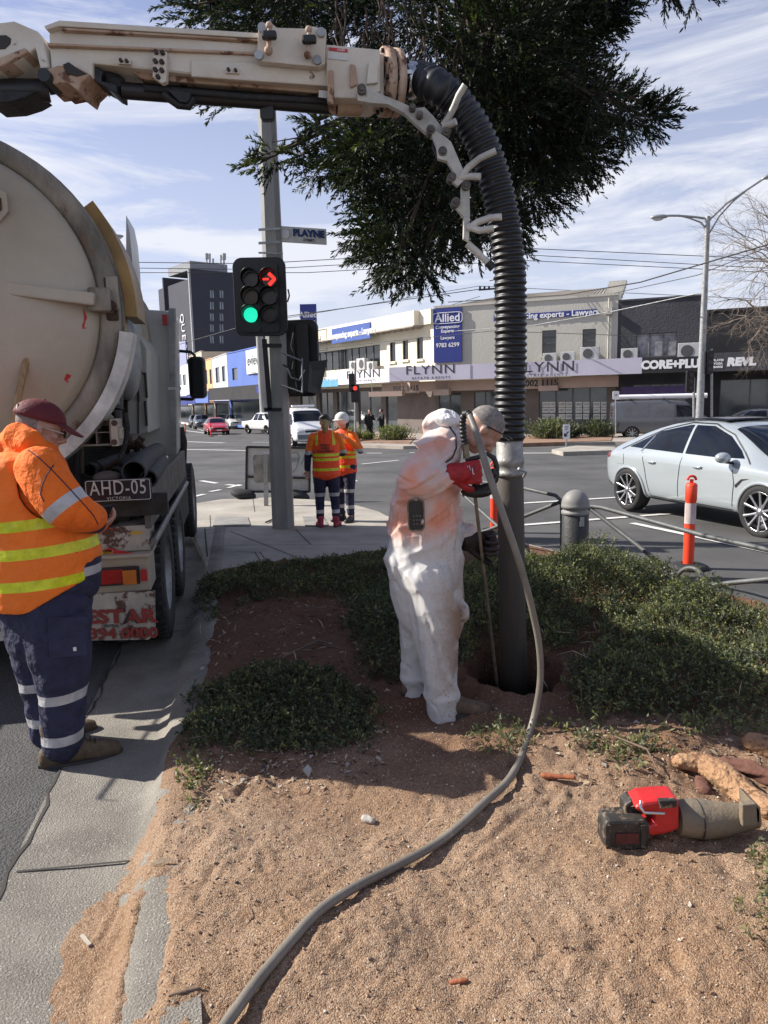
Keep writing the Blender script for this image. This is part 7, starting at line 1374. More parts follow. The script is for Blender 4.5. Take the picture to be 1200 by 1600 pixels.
# ===== two workers at the signal pole =====
def small_person(label, X0, Yd, hgt, face, top, pants, hair, kind, pose, boots):
    """compact figure built upright at X0 from pixel (x, ybase)"""
    g = A(X0[0], X0[1], Yd); g.z = gz(Yd, FH if Yd < 14 else .14); t = thing('person', label, 'person', tuple(g)); f = V((face[0], face[1], 0)).normalized(); r = f.cross(KZ); k = hgt/1.75
    P = lambda x, y, z: g+r*(x*k)+f*(y*k)+KZ*(z*k)
    b = MB(); hc_ = P(pose.get('hx', 0), .03, 1.62); hf = V((*(f+r*pose.get('turn', 0)).to_2d(), pose.get('nod', -.1))); head(b, hc_, hf, KZ, k)
    eloft(b, [(P(0, 0, 1.42), r, .14*k, f, .08*k), (P(0, 0, 1.25), r, .15*k, f, .1*k), (P(0, 0, 1.0), r, .13*k, f, .09*k), (P(0, 0, .9), r, .15*k, f, .1*k)]); cap2(b, P(0, .0, 1.42), P(0, .02, 1.56), .05*k, .048*k)
    arms = pose['arms']; vx = .009 if Yd < 14 else .014
    for s_, (e, w_) in zip((-1, 1), arms): cap2(b, P(s_*.18, 0, 1.4), P(*e), .045*k, .036*k); cap2(b, P(*e), P(*w_), .036*k, .026*k); d = (P(*w_)-P(*e)).normalized(); hand(b, P(*w_), d, f if abs(d.dot(f)) < .8 else -r*s_, s_, curl=.35, s=k)
    legs = pose['legs']
    for s_, (kn, an) in zip((-1, 1), legs): cap2(b, P(s_*.09, 0, .9), P(*kn), .08*k, .055*k); cap2(b, P(*kn), P(*an), .055*k, .04*k)
    remesh('body', b, vx, m_skin2, t, 1)
    b = MB()
    for s_, (kn, an) in zip((-1, 1), legs): cap2(b, P(s_*.095, -.01, .9), P(*kn), .118*k, .086*k); cap2(b, P(*kn), P(an[0], an[1], an[2]+.05), .078*k, .062*k)
    eloft(b, [(P(0, -.02, 1.02), r, .17*k, f, .13*k), (P(0, -.02, .9), r, .185*k, f, .14*k), (P(0, -.01, .8), r, .17*k, f, .12*k)])
    tr = remesh('trousers', b, vx, [pants, m_silt], t, 3, disp=.006, dsz=.12, seed=int(X0[0]))
    if kind != 'plain':
        for z in (.48, .22): paintband(tr, P(0, 0, z), KZ, .055*k, 1)
    b = MB(); eloft(b, [(P(0, 0, 1.44), r, .16*k, f, .085*k), (P(0, 0, 1.36), r, .215*k, f, .12*k), (P(0, 0, 1.2), r, .205*k, f, .135*k), (P(0, -.01, 1.02), r, .19*k, f, .135*k), (P(0, -.01, .93), r, .195*k, f, .14*k)])
    for s_, (e, w_) in zip((-1, 1), arms): cap2(b, P(s_*.185, 0, 1.38), P(*e), .075*k, .06*k); cap2(b, P(*e), P(*(V(e).lerp(V(w_), .85))), .06*k, .048*k)
    sh = remesh('shirt', b, vx, [top, m_silt, m_navyc], t, 3, disp=.005, dsz=.1, seed=int(X0[0])+5)
    if kind == 'hiviz':
        paintif(sh, 2, lambda p: p.z < g.z+1.13*k and abs((p-g).dot(r)) > .2*k)
        paintif(sh, 1, lambda p: g.z+1.13*k < p.z < g.z+1.18*k and abs((p-g).dot(r)) > .2*k)
        b = MB(); eloft(b, [(P(0, 0, 1.44), r, .145*k, f, .1*k), (P(0, 0, 1.36), r, .195*k, f, .135*k), (P(0, 0, 1.2), r, .21*k, f, .152*k), (P(0, -.01, 1.02), r, .205*k, f, .155*k), (P(0, -.01, .82), r, .215*k, f, .165*k)]); vs_ = remesh('vest', b, vx, [M('vest_red_orange', (.95, .09, .02), .7, var=.08, bump=.4, bs=12), m_yelt, m_silt], t, 3, disp=.004, dsz=.12, seed=3)
        for z in (1.03, 1.10, .88): paintband(vs_, P(0, 0, z), KZ, .042*k, 1)
        for q in (-1, 1): paintband(vs_, P(q*.13-.022, 0, 0), r, .044*k, 1, lambda p: p.z > g.z+1.27*k)
    for s_, (kn, an) in zip((-1, 1), legs): boot('boot', P(an[0], an[1], .085), (f+r*.25*s_), boots, t, k, sole=Yd < 14, top=.08)
    return t, P, hc_, hf, f, r, k
m_pinkb = M('boot_pink', (.5, .05, .09), .7, var=.3, vs=14); m_blond = M('hair_blond', (.55, .36, .14), .6, var=.4, vs=40, stretch=(4, 4, .6), bump=.5, bs=60)
t, P, hc_, hf, f, r, k = small_person('woman in orange vest with blond ponytail and pink boots, back to the camera', (513, 828), 10.4, 1.62, (-.05, 1), m_hiviz, m_navyc, None, 'hiviz', {'hx': .0, 'turn': .35, 'nod': -.25, 'arms': [((-.27, -.02, 1.12), (-.29, .05, .87)), ((.27, .08, 1.14), (.14, .3, 1.1))], 'legs': [((-.11, .02, .5), (-.12, 0, .1)), ((.11, .02, .5), (.13, -.02, .1))]}, m_pinkb)
b = MB(); b.ell(hc_+KZ*.035*k-f*.0, (.092*k, .108*k, .085*k)); cpw = remesh('cap', b, .01, m_black, t, 1); b = MB(); b.ell(hc_-f*.035*k-KZ*.01, (.08*k, .085*k, .08*k)); chain(b, [hc_-f*.1*k-KZ*.0, hc_-f*.13*k-KZ*.07, hc_-f*.115*k-KZ*.16], [.035, .05, .025]); remesh('ponytail', b, .01, m_blond, t, 1, disp=.008, dsz=.03)
for i, s_ in enumerate(('PROJECT', 'TRAFFIC', 'MANAGEMENT')): text(s_, .05*k, P(0, -.168, 1.27-.045*i), r, KZ, m_ink, 'lettering', t, extrude=.003, bold=.001)
t, P, hc_, hf, f, r, k = small_person('worker in white hard hat raising one hand beside the ponytailed woman', (541, 818), 10.9, 1.62, (-.55, -.75), m_hiviz, m_navyc, None, 'hiviz', {'turn': -.1, 'nod': -.3, 'arms': [((-.33, .0, 1.16), (-.22, .22, 1.36)), ((.28, .05, 1.15), (.2, .12, .9))], 'legs': [((-.1, .02, .5), (-.1, 0, .1)), ((.1, .02, .5), (.1, 0, .1))]}, m_black)
b = MB(); ft = V(hf).normalized(); b.ell(hc_+KZ*.03*k, (.11*k, .125*k, .11*k), (r, f, KZ)); bm_h = b.build('hard_hat', m_white, t); b = MB(); b.ell(hc_+KZ*.012*k+f*.03*k, (.12*k, .15*k, .012*k), (r, f, KZ)); b.build('hat_brim', m_white, bm_h); b = MB(); b.ell(hc_-f*.05*k-KZ*.04*k, (.09*k, .07*k, .1*k), (r, f, KZ)); b.build('hair', M('hair_dark', (.05, .03, .02), .8), t)
# pedestrians across the road
dk = M('black_suit', (.012, .012, .014), .8)
def ped(lab, x, face, arms):
    t, P, hc_, hf, f, r, k = small_person(lab, (x, 687), 40.5, 1.68, face, dk, dk, None, 'plain', {'turn': 0, 'nod': -.1, 'arms': arms, 'legs': [((-.1, .02, .5), (-.1, 0, .1)), ((.1, .02, .5), (.1, 0, .1))]}, M('shoe_tan', (.4, .28, .2), .7)); b = MB(); b.ell(hc_+KZ*.03-f*.03, (.095, .1, .1), (r, f, KZ)); b.build('hair', MATS['hair_dark'], t)
ped('pedestrian in black suit across the road nearest the slim signal post', 578, (.1, -1), [((-.27, .0, 1.15), (-.1, .2, 1.4)), ((.27, 0, 1.12), (.24, .05, .9))])
ped('long-haired pedestrian in black across the road, right of the other pedestrian', 597, (-.8, -.5), [((-.2, .08, 1.15), (-.05, .25, 1.2)), ((.2, .08, 1.15), (.05, .25, 1.2))])
# ---------------- vegetation ----------------
def leafmat(name, c1, c2, rough=.55):
    m = M(name, c1, rough, var=.2, vs=2.5, col2=c2, spec=.35); t = m.node_tree; n = t.nodes; l = t.links; p = n['Principled BSDF']; tr = n.new('ShaderNodeBsdfTranslucent'); tr.inputs['Color'].default_value = (c1[0]*1.6, c1[1]*1.9, c1[2]*.8, 1)
    mx = n.new('ShaderNodeMixShader'); mx.inputs[0].default_value = .22; l.new(p.outputs[0], mx.inputs[1]); l.new(tr.outputs[0], mx.inputs[2]); l.new(mx.outputs[0], n['Material Output'].inputs['Surface']); return m
m_lf = [leafmat('leaf_dark', (.05, .064, .036), (.034, .042, .026)), leafmat('leaf_mid', (.10, .118, .062), (.058, .07, .038)), leafmat('leaf_olive', (.24, .235, .10), (.13, .135, .06)), M('twig', (.10, .07, .05), .9, var=.3, vs=20)]
m_cf = [leafmat('needle_dark', (.011, .018, .009), (.007, .011, .007)), leafmat('needle_mid', (.022, .034, .013), (.013, .02, .009)), leafmat('needle_olive', (.085, .095, .03), (.045, .055, .02))]
def nrm(a): return a/np.maximum(np.linalg.norm(a, axis=-1, keepdims=True), 1e-9)
def sprays(base, dirs, length, nleaf, ll, lw, wts=(.5, .35, .15), splay=.9, droop=0.0, two=True):
    """leafy twigs -> (verts, material index), all quads"""
    n = len(base); length = np.broadcast_to(length, (n,)); t = np.linspace(.12, 1, nleaf)[None, :, None]
    dirs = nrm(dirs); pos = base[:, None, :]+dirs[:, None, :]*(length[:, None, None]*t); pos[..., 2] -= droop*(length[:, None]*t[..., 0])**2
    rnd = nrm(RNG.normal(size=(n, nleaf, 3))); ld = nrm(dirs[:, None, :]*(1-splay*.5)+rnd*splay); sd = nrm(np.cross(ld, nrm(RNG.normal(size=(n, nleaf, 3)))))
    sz = RNG.uniform(.65, 1.25, (n, nleaf, 1)); a = pos; tip = pos+ld*ll*sz; mid = pos+ld*ll*sz*.5
    q = np.stack([a, mid+sd*lw*sz*.5, tip, mid-sd*lw*sz*.5], 2).reshape(-1, 3)
    mi = np.repeat(RNG.choice(len(wts), n, p=wts), nleaf); j = RNG.random(len(mi)) < .25; mi[j] = RNG.choice(len(wts), j.sum(), p=wts)
    # twig stems as slim quads
    s2 = nrm(np.cross(dirs, RNG.normal(size=(n, 3))))*lw*.12; e = base+dirs*length[:, None]; e[:, 2] -= droop*length**2
    st = np.stack([base-s2, base+s2, e+s2*.5, e-s2*.5], 1).reshape(-1, 3)
    return np.concatenate([q, st]), np.concatenate([mi, np.full(n, 3)])
def inpoly(P, x, y):
    r = np.zeros(len(x), bool); n = len(P); j = n-1
    for i in range(n):
        xi, yi, xj, yj = P[i][0], P[i][1], P[j][0], P[j][1]; c = ((yi > y) != (yj > y)) & (x < (xj-xi)*(y-yi)/(yj-yi+1e-12)+xi); r ^= c; j = i
    return r
def cover(name, label, px, hgt, dens, nleaf, ll, lw, length, wts, gapt=-.33, cat='ground cover', tall=None, edge=.25, up=.8, hpix=.12, layers=3):
    P = [G(x, y, hpix) for x, y in px]; P = [(p.x, p.y) for p in P]; xs = [p[0] for p in P]; ys = [p[1] for p in P]
    area = (max(xs)-min(xs))*(max(ys)-min(ys)); n = int(area*dens); x = RNG.uniform(min(xs), max(xs), n); y = RNG.uniform(min(ys), max(ys), n)
    wob = .12*np.stack([vnoise(x, y, 5, 71), vnoise(x, y, 5, 72)]); k = inpoly(P, x+wob[0], y+wob[1]); x, y = x[k], y[k]
    d = np.full(len(x), 9.)
    for i in range(len(P)):
        a, c = V((*P[i], 0)), V((*P[(i+1) % len(P)], 0)); d = np.minimum(d, seg_dist(x, y, a, c))
    h = hgt*sstep(0, edge, d)*(.75+.9*fbm(x, y, 2.2, 3, 33)+.35*vnoise(x, y, 8, 9))
    if tall is not None: h = h*tall(x, y)
    h = np.maximum(h, .015); gap = (fbm(x, y, 3.3, 2, 55) > gapt) & (RNG.random(len(x)) < sstep(-.02, edge*.7, d)+.12); x, y, h = x[gap], y[gap], h[gap]
    lev = RNG.random(len(x))**.45; z = soil_h(x, y)-SL*y+h*lev*.85; base = np.stack([x, y, z], 1)
    g = np.stack([RNG.normal(size=len(x))*.7, RNG.normal(size=len(x))*.7, up+RNG.random(len(x))*.6], 1)
    v, mi = sprays(base, g, RNG.uniform(.6, 1.2, len(x))*length, nleaf, ll, lw, wts)
    o = obj(name, big_mesh(name, v, 4, m_lf, None, mi), None, label, cat, None, 'stuff'); print(name, len(v)//4); return o
W1 = (.45, .4, .15)
cover('ground_cover', 'dark low creeping shrub mat in front of the bare soil at left', [(268, 1190), (292, 1085), (400, 1040), (520, 1050), (590, 1090), (600, 1150), (560, 1180), (470, 1190), (380, 1195), (330, 1185)], .075, 2500, 9, .022, .010, .055, (.42, .42, .16), gapt=-9)
cover('ground_cover', 'low green mat along the edge of the concrete path', [(300, 945), (305, 905), (420, 888), (600, 868), (650, 870), (640, 960), (560, 985), (520, 935), (400, 945), (330, 975)], .10, 1700, 8, .022, .010, .055, (.35, .45, .2))
cover('ground_cover', 'dark leafy shrub growth left of the man in white', [(530, 985), (600, 890), (680, 900), (700, 1080), (640, 1085), (560, 1060)], .20, 1700, 9, .025, .011, .07, (.5, .4, .1))
cover('ground_cover', 'small sunlit green creeper spilling over the kerb', [(270, 1200), (310, 1180), (335, 1215), (325, 1250), (310, 1300), (285, 1280), (268, 1230)], .05, 2600, 8, .02, .009, .05, (.1, .4, .5))
tallf = lambda x, y: (.45+.75*sstep(4.5, 5.6, y))*(1-.74*sstep(5.7, 6.9, y))*(1-.42*sstep(2.0, 2.9, x))
cover('shrub_mass', 'broad knee-high shrub bed behind the suction pipe, sunlit along its top', [(700, 1080), (690, 960), (700, 908), (760, 884), (830, 880), (880, 893), (960, 915), (1010, 925), (1060, 938), (1120, 955), (1240, 985), (1380, 1060), (1230, 1140), (1060, 1135), (930, 1150), (885, 1135), (885, 1045), (760, 1030)], .44, 1900, 11, .024, .010, .09, (.3, .38, .32), tall=tallf, edge=.22)
cover('ground_cover', 'pale green trimmed sprigs scattered on the gravel beside the hole', [(850, 1150), (950, 1160), (1050, 1165), (1060, 1195), (1010, 1215), (960, 1225), (930, 1200), (860, 1175)], .03, 900, 9, .03, .010, .09, (.1, .5, .4), up=.1)
cover('ground_cover', 'thin leafy sprigs lying by the boots of the man in white', [(700, 1165), (850, 1120), (865, 1150), (830, 1200), (780, 1215), (740, 1190)], .03, 420, 9, .03, .010, .09, (.2, .5, .3), up=.1)
cover('ground_cover', 'bright green weeds at the lower right edge of the gravel', [(1150, 1330), (1210, 1290), (1300, 1280), (1300, 1560), (1200, 1545), (1170, 1500), (1150, 1440), (1180, 1390)], .085, 1500, 9, .022, .008, .06, (.05, .45, .5), hpix=.15)
cover('ground_cover', 'dry yellow-green weeds among the cut roots', [(1030, 1140), (1210, 1130), (1220, 1170), (1120, 1185), (1050, 1175)], .06, 1200, 7, .025, .01, .07, (.2, .3, .5))
# ---- leaf litter, chips ----
m_lit = [M('litter_tan', (.5, .38, .25), .85, var=.3, vs=30), M('litter_brown', (.25, .13, .07), .85, var=.3, vs=30), M('litter_pale', (.45, .4, .33), .8, var=.2, vs=30), M('litter_dark', (.06, .045, .035), .85)]
def litter(name, label, px, n, smin, smax, asp, wts, lift=.006):
    P = [G(x, y, .12) for x, y in px]; P = [(p.x, p.y) for p in P]; xs = [p[0] for p in P]; ys = [p[1] for p in P]; x = RNG.uniform(min(xs), max(xs), n*4); y = RNG.uniform(min(ys), max(ys), n*4); k = inpoly(P, x, y); x, y = x[k][:n], y[k][:n]; n = len(x)
    z = soil_h(x, y)-SL*y+lift; a = RNG.uniform(0, 6.28, n); d = np.stack([np.cos(a), np.sin(a), RNG.normal(size=n)*.25], 1); s = np.stack([-np.sin(a), np.cos(a), RNG.normal(size=n)*.3], 1); L_ = RNG.uniform(smin, smax, (n, 1)); wd = L_*RNG.uniform(asp*.6, asp*1.4, (n, 1)); c = np.stack([x, y, z], 1)
    cu = np.zeros((n, 3)); cu[:, 2] = L_[:, 0]*RNG.uniform(.0, .25, n)
    q = np.stack([c-d*L_/2, c-s*wd/2+cu, c+d*L_/2, c+s*wd/2+cu], 1).reshape(-1, 3)
    obj(name, big_mesh(name, q, 4, m_lit, None, RNG.choice(4, n, p=wts)), None, label, 'litter', None, 'stuff')
litter('leaf_litter', 'dry leaves and bark chips at the sunlit edge of the creeping shrub', [(270, 1180), (600, 1140), (600, 1200), (500, 1250), (380, 1240), (330, 1290), (275, 1260)], 420, .01, .045, .4, (.4, .25, .25, .1))
litter('leaf_litter', 'twigs and dead leaves on the shaded bare soil', [(320, 960), (520, 940), (620, 1060), (600, 1100), (400, 1050), (310, 1060)], 260, .015, .06, .3, (.35, .35, .15, .15))
litter('wood_chips', 'fine chips scattered over the sunlit gravel', [(120, 1600), (220, 1370), (300, 1260), (1200, 1200), (1250, 1600), (600, 1700), (130, 1690)], 900, .004, .013, .5, (.4, .3, .12, .18), .004)
litter('dry_twigs', 'thin dry stalks strewn over the gravel', [(200, 1500), (300, 1230), (1200, 1200), (1250, 1600), (600, 1700), (330, 1690)], 70, .03, .09, .05, (.35, .45, .1, .1), .006)
litter('dry_twigs', 'dead stalks lying through the shaded planting', [(300, 960), (640, 940), (640, 1120), (300, 1190)], 160, .05, .16, .04, (.45, .4, .1, .05), .05)
litter('dry_twigs', 'long dead stems lying over the shrub bed', [(760, 1000), (1240, 1000), (1240, 1150), (850, 1140)], 130, .08, .3, .02, (.5, .4, .05, .05), .12)
litter('leaf_litter', 'leaves and debris around the cut roots at right', [(840, 1150), (1220, 1120), (1220, 1260), (900, 1230)], 320, .01, .045, .45, (.35, .35, .15, .15))
litter('leaf_litter', 'small debris on the concrete channel', [(215, 1330), (300, 880), (320, 900), (280, 1200)], 60, .008, .03, .5, (.3, .2, .2, .3), -.08)
# loose pebbles
n = 9000; x = RNG.uniform(-1.1, 2.0, n); y = RNG.uniform(1.6, 3.9, n); k = (x > kx(y)-.1+RNG.random(n)*.2) & (np.abs(x) < .62*y); x, y = x[k], y[k]; n = len(x)
s = RNG.gamma(1.8, .0009, n)+.0014; z = soil_h(x, y)-SL*y+s*.4; c = np.stack([x, y, z], 1); Q3 = nrm(RNG.normal(size=(n, 3))); Q4 = nrm(np.cross(Q3, RNG.normal(size=(n, 3)))); Q5 = np.cross(Q3, Q4)
oc = [c+Q3*s[:, None]*1.3, c-Q3*s[:, None]*1.3, c+Q4*s[:, None], c-Q4*s[:, None], c+Q5*s[:, None]*.8, c-Q5*s[:, None]*.8]; tri = [(0, 2, 4), (2, 1, 4), (1, 3, 4), (3, 0, 4), (2, 0, 5), (1, 2, 5), (3, 1, 5), (0, 3, 5)]
v = np.stack([oc[i] for t_ in tri for i in t_], 1).reshape(-1, 3); obj('gravel_grains', big_mesh('gravel_grains', v, 3, [M('grain_a', (.5, .36, .25), .9, var=.3, vs=200), M('grain_b', (.3, .17, .1), .9), M('grain_c', (.62, .55, .46), .9), M('grain_d', (.09, .07, .06), .9)], None, np.repeat(RNG.choice(4, n, p=(.58, .24, .13, .05)), 8)), None, 'loose coarse grains lying on the sunlit gravel', 'gravel', None, 'stuff')
# ---- the big dark conifer behind the hose ----
TY = 7.6; tb0 = A(800, 905, TY); tb0.z = gz(TY, .05)
TR = thing('conifer_tree', 'big dark conifer whose crown hangs over the boom, trunk hidden behind the suction hose', 'tree', tuple(tb0))
m_bark = M('bark', (.11, .075, .055), .95, var=.4, vs=6, stretch=(1, 1, .25), bump=.8, bs=30)
tp = [tb0-KZ*.1]+[A(x, y, Y) for x, y, Y in ((798, 760, 7.6), (797, 600, 7.6), (797, 470, 7.6), (790, 370, 7.55), (775, 250, 7.5), (760, 120, 7.45), (752, 0, 7.4), (745, -140, 7.4), (740, -260, 7.4))]
b = MB(); b.tube(catmull(tp, 5), list(np.linspace(.135, .05, 46)), 12); b.build('trunk', m_bark, TR)
blobs = [(300, 12, 38), (345, 28, 45), (400, 18, 52), (455, 15, 50), (510, 20, 55), (560, 30, 62), (610, 15, 62), (660, 40, 70), (720, 30, 80), (780, 60, 85), (830, 30, 80), (880, 35, 62), (925, 15, 50), (955, 5, 28), (850, 110, 75), (895, 125, 45), (930, 150, 36), (955, 170, 42), (985, 180, 40), (1015, 185, 28), (1040, 172, 14), (900, 205, 42), (870, 240, 55), (925, 240, 28), (900, 262, 34), (840, 200, 75), (800, 160, 90), (745, 150, 90), (700, 190, 80), (650, 200, 70), (610, 190, 55), (580, 225, 52), (555, 262, 34), (600, 275, 60), (650, 270, 70), (710, 270, 80), (770, 250, 80), (820, 290, 62), (780, 330, 52), (806, 350, 26), (812, 385, 15), (730, 340, 65), (680, 340, 62), (630, 330, 52), (602, 345, 40), (572, 372, 24), (592, 385, 32), (620, 400, 42), (655, 415, 32), (600, 430, 24), (680, 385, 40), (640, 440, 14), (426, 248, 24), (405, 258, 10), (470, 238, 15), (490, 262, 20), (505, 235, 16), (535, 250, 24), (487, 186, 15), (500, 205, 10), (330, 152, 14), (370, 158, 12), (1045, -12, 22), (1095, -10, 18), (700, -60, 110), (560, -60, 90), (840, -70, 110), (430, -50, 70), (950, -60, 60), (320, -45, 50), (1050, -60, 50), (760, -170, 120), (620, -160, 90), (900, -150, 90)]
VV = []; MI = []; rs = np.random.default_rng(12)
br = MB()
def tpoint(pz):
    pz = max(pz+.25, 4.6)
    for i in range(1, len(tp)):
        if tp[i].z > pz: return tp[i-1].lerp(tp[i], (pz-tp[i-1].z)/(tp[i].z-tp[i-1].z))
    return tp[-1]
for i, (x, y, r) in enumerate(blobs):
    for lay in (range(2) if r > 40 else range(1)):
        Yb = 7.4+rs.uniform(-1.3, 1.6) if r > 30 else 7.2+rs.uniform(-.8, .8)
        if x < 560 and y > 100: Yb = 7.0
        rm = r/1150*Yb*(1.0 if lay == 0 else .8); c = A(x+rs.uniform(-6, 6), y+rs.uniform(-6, 6), Yb)
        n = max(12, int(1150*rm**2*(1 if r > 40 else 1.3)*rs.uniform(.45, 1.25))+5)
        if 520 < x < 730 and y < 110: n = int(n*.38)
        u = nrm(rs.normal(size=(n, 3))); rad = rm*rs.random(n)**.45*.92; base = np.array(c)+u*rad[:, None]*np.array([1, 1, .72])
        out = nrm(base-np.array(tpoint(c.z)))*.55+u*.7; out[:, 2] += .12; d = out+rs.normal(size=(n, 3))*.2
        ln = np.full(n, min(.32, .13+rm*.3))*rs.uniform(.6, 1.45, n)
        v, mi = sprays(base, d, ln, 28, .05, .0125, (.62, .32, .06) if not (x < 560 and y > 100) else (.25, .4, .35), splay=.45, two=False); VV.append(v); MI.append(mi)
    # limb to the clump
    a = tpoint(c.z); m_ = a.lerp(c, .55)+V((0, 0, .12+.1*rs.random())); r0 = min(.03, .008+.012*(c-a).length); br.tube(catmull([a, m_, c], 5), list(np.linspace(r0, .005, 11)), 5)
    for q in range(3):
        e = c+V(rs.normal(size=3)*rm*.55); br.tube([m_.lerp(c, .5), c.lerp(e, .5)+V((0, 0, .03)), e], [.008, .005, .002], 4)
for k in range(46):    # dead twigs hanging under the crown
    x = rs.uniform(520, 720); y = rs.uniform(-10, 60); Yb = 6.6+rs.uniform(-.5, .5); L_ = rs.uniform(50, 130); pts = [A(x+j*rs.uniform(-5, 7), y+L_*j/4, Yb) for j in range(5)]; br.tube(pts, [.009, .007, .005, .004, .002], 4)
br.tube([A(x, y, 6.6) for x, y in ((728, -40), (726, 20), (712, 80), (708, 125))], [.03, .026, .018, .008], 7); br.tube([A(x, y, 6.7) for x, y in ((724, -10), (738, 60), (745, 110), (760, 140), (790, 165))], [.03, .024, .018, .012, .006], 7); br.tube([A(x, y, 6.9) for x, y in ((835, 80), (870, 105), (905, 128), (950, 160))], [.025, .022, .018, .01], 7)
br.tube([A(x, y, 7.0) for x, y in ((560, 175), (520, 215), (490, 235), (460, 247), (430, 256))], [.014, .012, .01, .008, .004], 5); br.build('branches', m_bark, TR)
v = np.concatenate(VV); mi = np.concatenate(MI); print('crown quads', len(v)//4)
obj('crown', big_mesh('crown', v, 4, m_cf+[m_bark], TR, mi), TR)
# ---- bare plane tree at the right edge ----
BT = thing('bare_tree', 'leafless pale-twigged street tree leaning in from the right edge', 'tree', tuple(V((A(1260, 650, 31).x, 31, gz(31)))))
o0 = V((A(1260, 650, 31).x, 31, gz(31))); m_bareb = M('bare_bark', (.30, .24, .19), .9, var=.3, vs=3); b = MB(); rs2 = random.Random(5)
def grow(p, d, L_, r, dep):
    pts = [p]; q = p; dd = d
    for i in range(3): dd = (dd+V((rs2.gauss(0, .16), rs2.gauss(0, .16), rs2.gauss(0, .13)-.05*(dep > 2)))).normalized(); q = q+dd*L_/3; pts.append(q)
    b.tube(pts, [r, r*.85, r*.7, r*.55], 6 if dep < 2 else 3, caps=False, sm=True)
    if dep >= 7: return
    for k in range(3 if dep < 6 else 2):
        s_ = (dd+V((rs2.gauss(0, .55), rs2.gauss(0, .5), rs2.gauss(.05, .45)))).normalized(); grow(pts[rs2.choice((2, 3, 3))], s_, L_*rs2.uniform(.6, .8), r*.52, dep+1)
b.tube([o0, o0+KZ*2.5, o0+V((-.3, 0, 4.2))], [.28, .22, .2], 10)
grow(o0+V((-.3, 0, 4.1)), V((-.45, -.1, .5)).normalized(), 1.9, .11, 1); grow(o0+V((-.2, 0, 4.1)), V((-.2, .2, .9)).normalized(), 2.3, .12, 1); grow(o0+V((-.3, 0, 3.6)), V((-.7, .0, .12)).normalized(), 1.6, .07, 1); grow(o0+V((0, 0, 4.2)), V((.3, 0, .9)).normalized(), 2.6, .14, 1); grow(o0+V((-.2, 0, 4.0)), V((-.4, -.3, .8)).normalized(), 2.4, .1, 1)
b.build('branches', m_bareb, BT)
# ---- clumps of grassy shrubs across the road ----
def tuft(lab, x, ybase, Yd, w_, h, n, wts):
    g = A(x, ybase, Yd); g.z = gz(Yd, .15); t = thing('grass_clump', lab, 'shrub', tuple(g), group='shrubs across the road'); k = Yd/1150
    base = np.array(g)+np.stack([RNG.normal(size=n)*w_*k*.28, RNG.normal(size=n)*w_*k*.28, np.zeros(n)], 1); d = np.stack([RNG.normal(size=n)*.5, RNG.normal(size=n)*.5, np.ones(n)], 1); v, mi = sprays(base, d, RNG.uniform(.6, 1.1, n)*h*k, 9, .16, .045, wts, splay=.5)
    obj('foliage', big_mesh('foliage', v, 4, m_lf, t, mi), t)
tuft('yellow-green clump by the foot of the slim signal post', 545, 691, 39.5, 26, 22, 260, (.1, .4, .5)); tuft('sunlit clump just right of the two pedestrians', 616, 691, 39.5, 34, 22, 320, (.1, .4, .5)); tuft('rounded green shrub in front of the listing window', 857, 690, 37, 44, 30, 420, (.3, .5, .2)); tuft('dark shrub against the wall left of the parking sign', 935, 689, 37.5, 34, 26, 260, (.7, .25, .05)); tuft('small dark shrub between the listing window shrubs', 893, 689, 37.5, 20, 20, 160, (.7, .25, .05)); tuft('small yellow-green clump left of the pedestrians', 572, 691, 40.5, 18, 12, 120, (.1, .4, .5))
# ---- cut roots, stones ----
m_log = M('cut_root', (.40, .24, .13), .9, var=.5, vs=14, col2=(.3, .16, .08), bump=1.6, bs=45, spot=(.14, .07, .04), sv=.55, ss=14); m_bk = M('brick_red', (.38, .12, .05), .9, var=.3, vs=15, bump=.5, bs=60)
def lump(name, lab, cat, pts, rads, mat, flat=.8, disp=.01):
    b = MB(); chain(b, [GS(x, y)+KZ*(r*flat*.6) for (x, y), r in zip(pts, rads)] if True else pts, rads, 14, flat=flat); o = remesh(name, b, max(.005, min(rads)*.12), mat, None, 1, disp=disp, dsz=.05, seed=len(lab)); tag(o, lab, cat); return o
lump('cut_root', 'long pale cut root lying beside the reciprocating saw', 'log', [(1062, 1196), (1095, 1202), (1130, 1222), (1165, 1252), (1200, 1275)], [.038, .055, .066, .06, .05], m_log, disp=.008)
lump('cut_root', 'short sawn root end at the right edge of the gravel', 'log', [(1178, 1168), (1225, 1185)], [.055, .06], m_log)
lump('cut_root', 'dark broken root piece behind the long pale root', 'log', [(1135, 1198), (1175, 1210), (1215, 1225)], [.035, .045, .04], M('root_dark', (.14, .06, .04), .9, bump=.6, bs=50), disp=.01); lump('root_stump', 'dark red-brown root stub under the long pale root', 'log', [(1095, 1225), (1100, 1240)], [.03, .028], M('root_dark', (.14, .06, .04), .9, bump=.6, bs=50))
lump('brick_chip', 'flat orange-red brick chip on the gravel below the shrubs', 'brick piece', [(850, 1214), (895, 1217)], [.016, .014], m_bk, disp=.003)
lump('stone', 'single pale grey stone on open gravel left of the hose', 'stone', [(571, 1282), (582, 1284)], [.018, .016], M('stone_grey', (.42, .38, .33), .9, bump=.5, bs=60), disp=.004)
lump('stone', 'small brown clod on the open gravel at the bottom centre', 'stone', [(705, 1537), (728, 1534)], [.007, .009], m_bk, disp=.002); lump('bark_piece', 'short dark stick on the kerb edge at the bottom left', 'stick', [(264, 1557), (285, 1551), (312, 1545)], [.006, .007, .005], M('stick_dark', (.2, .14, .1), .9), disp=.002)
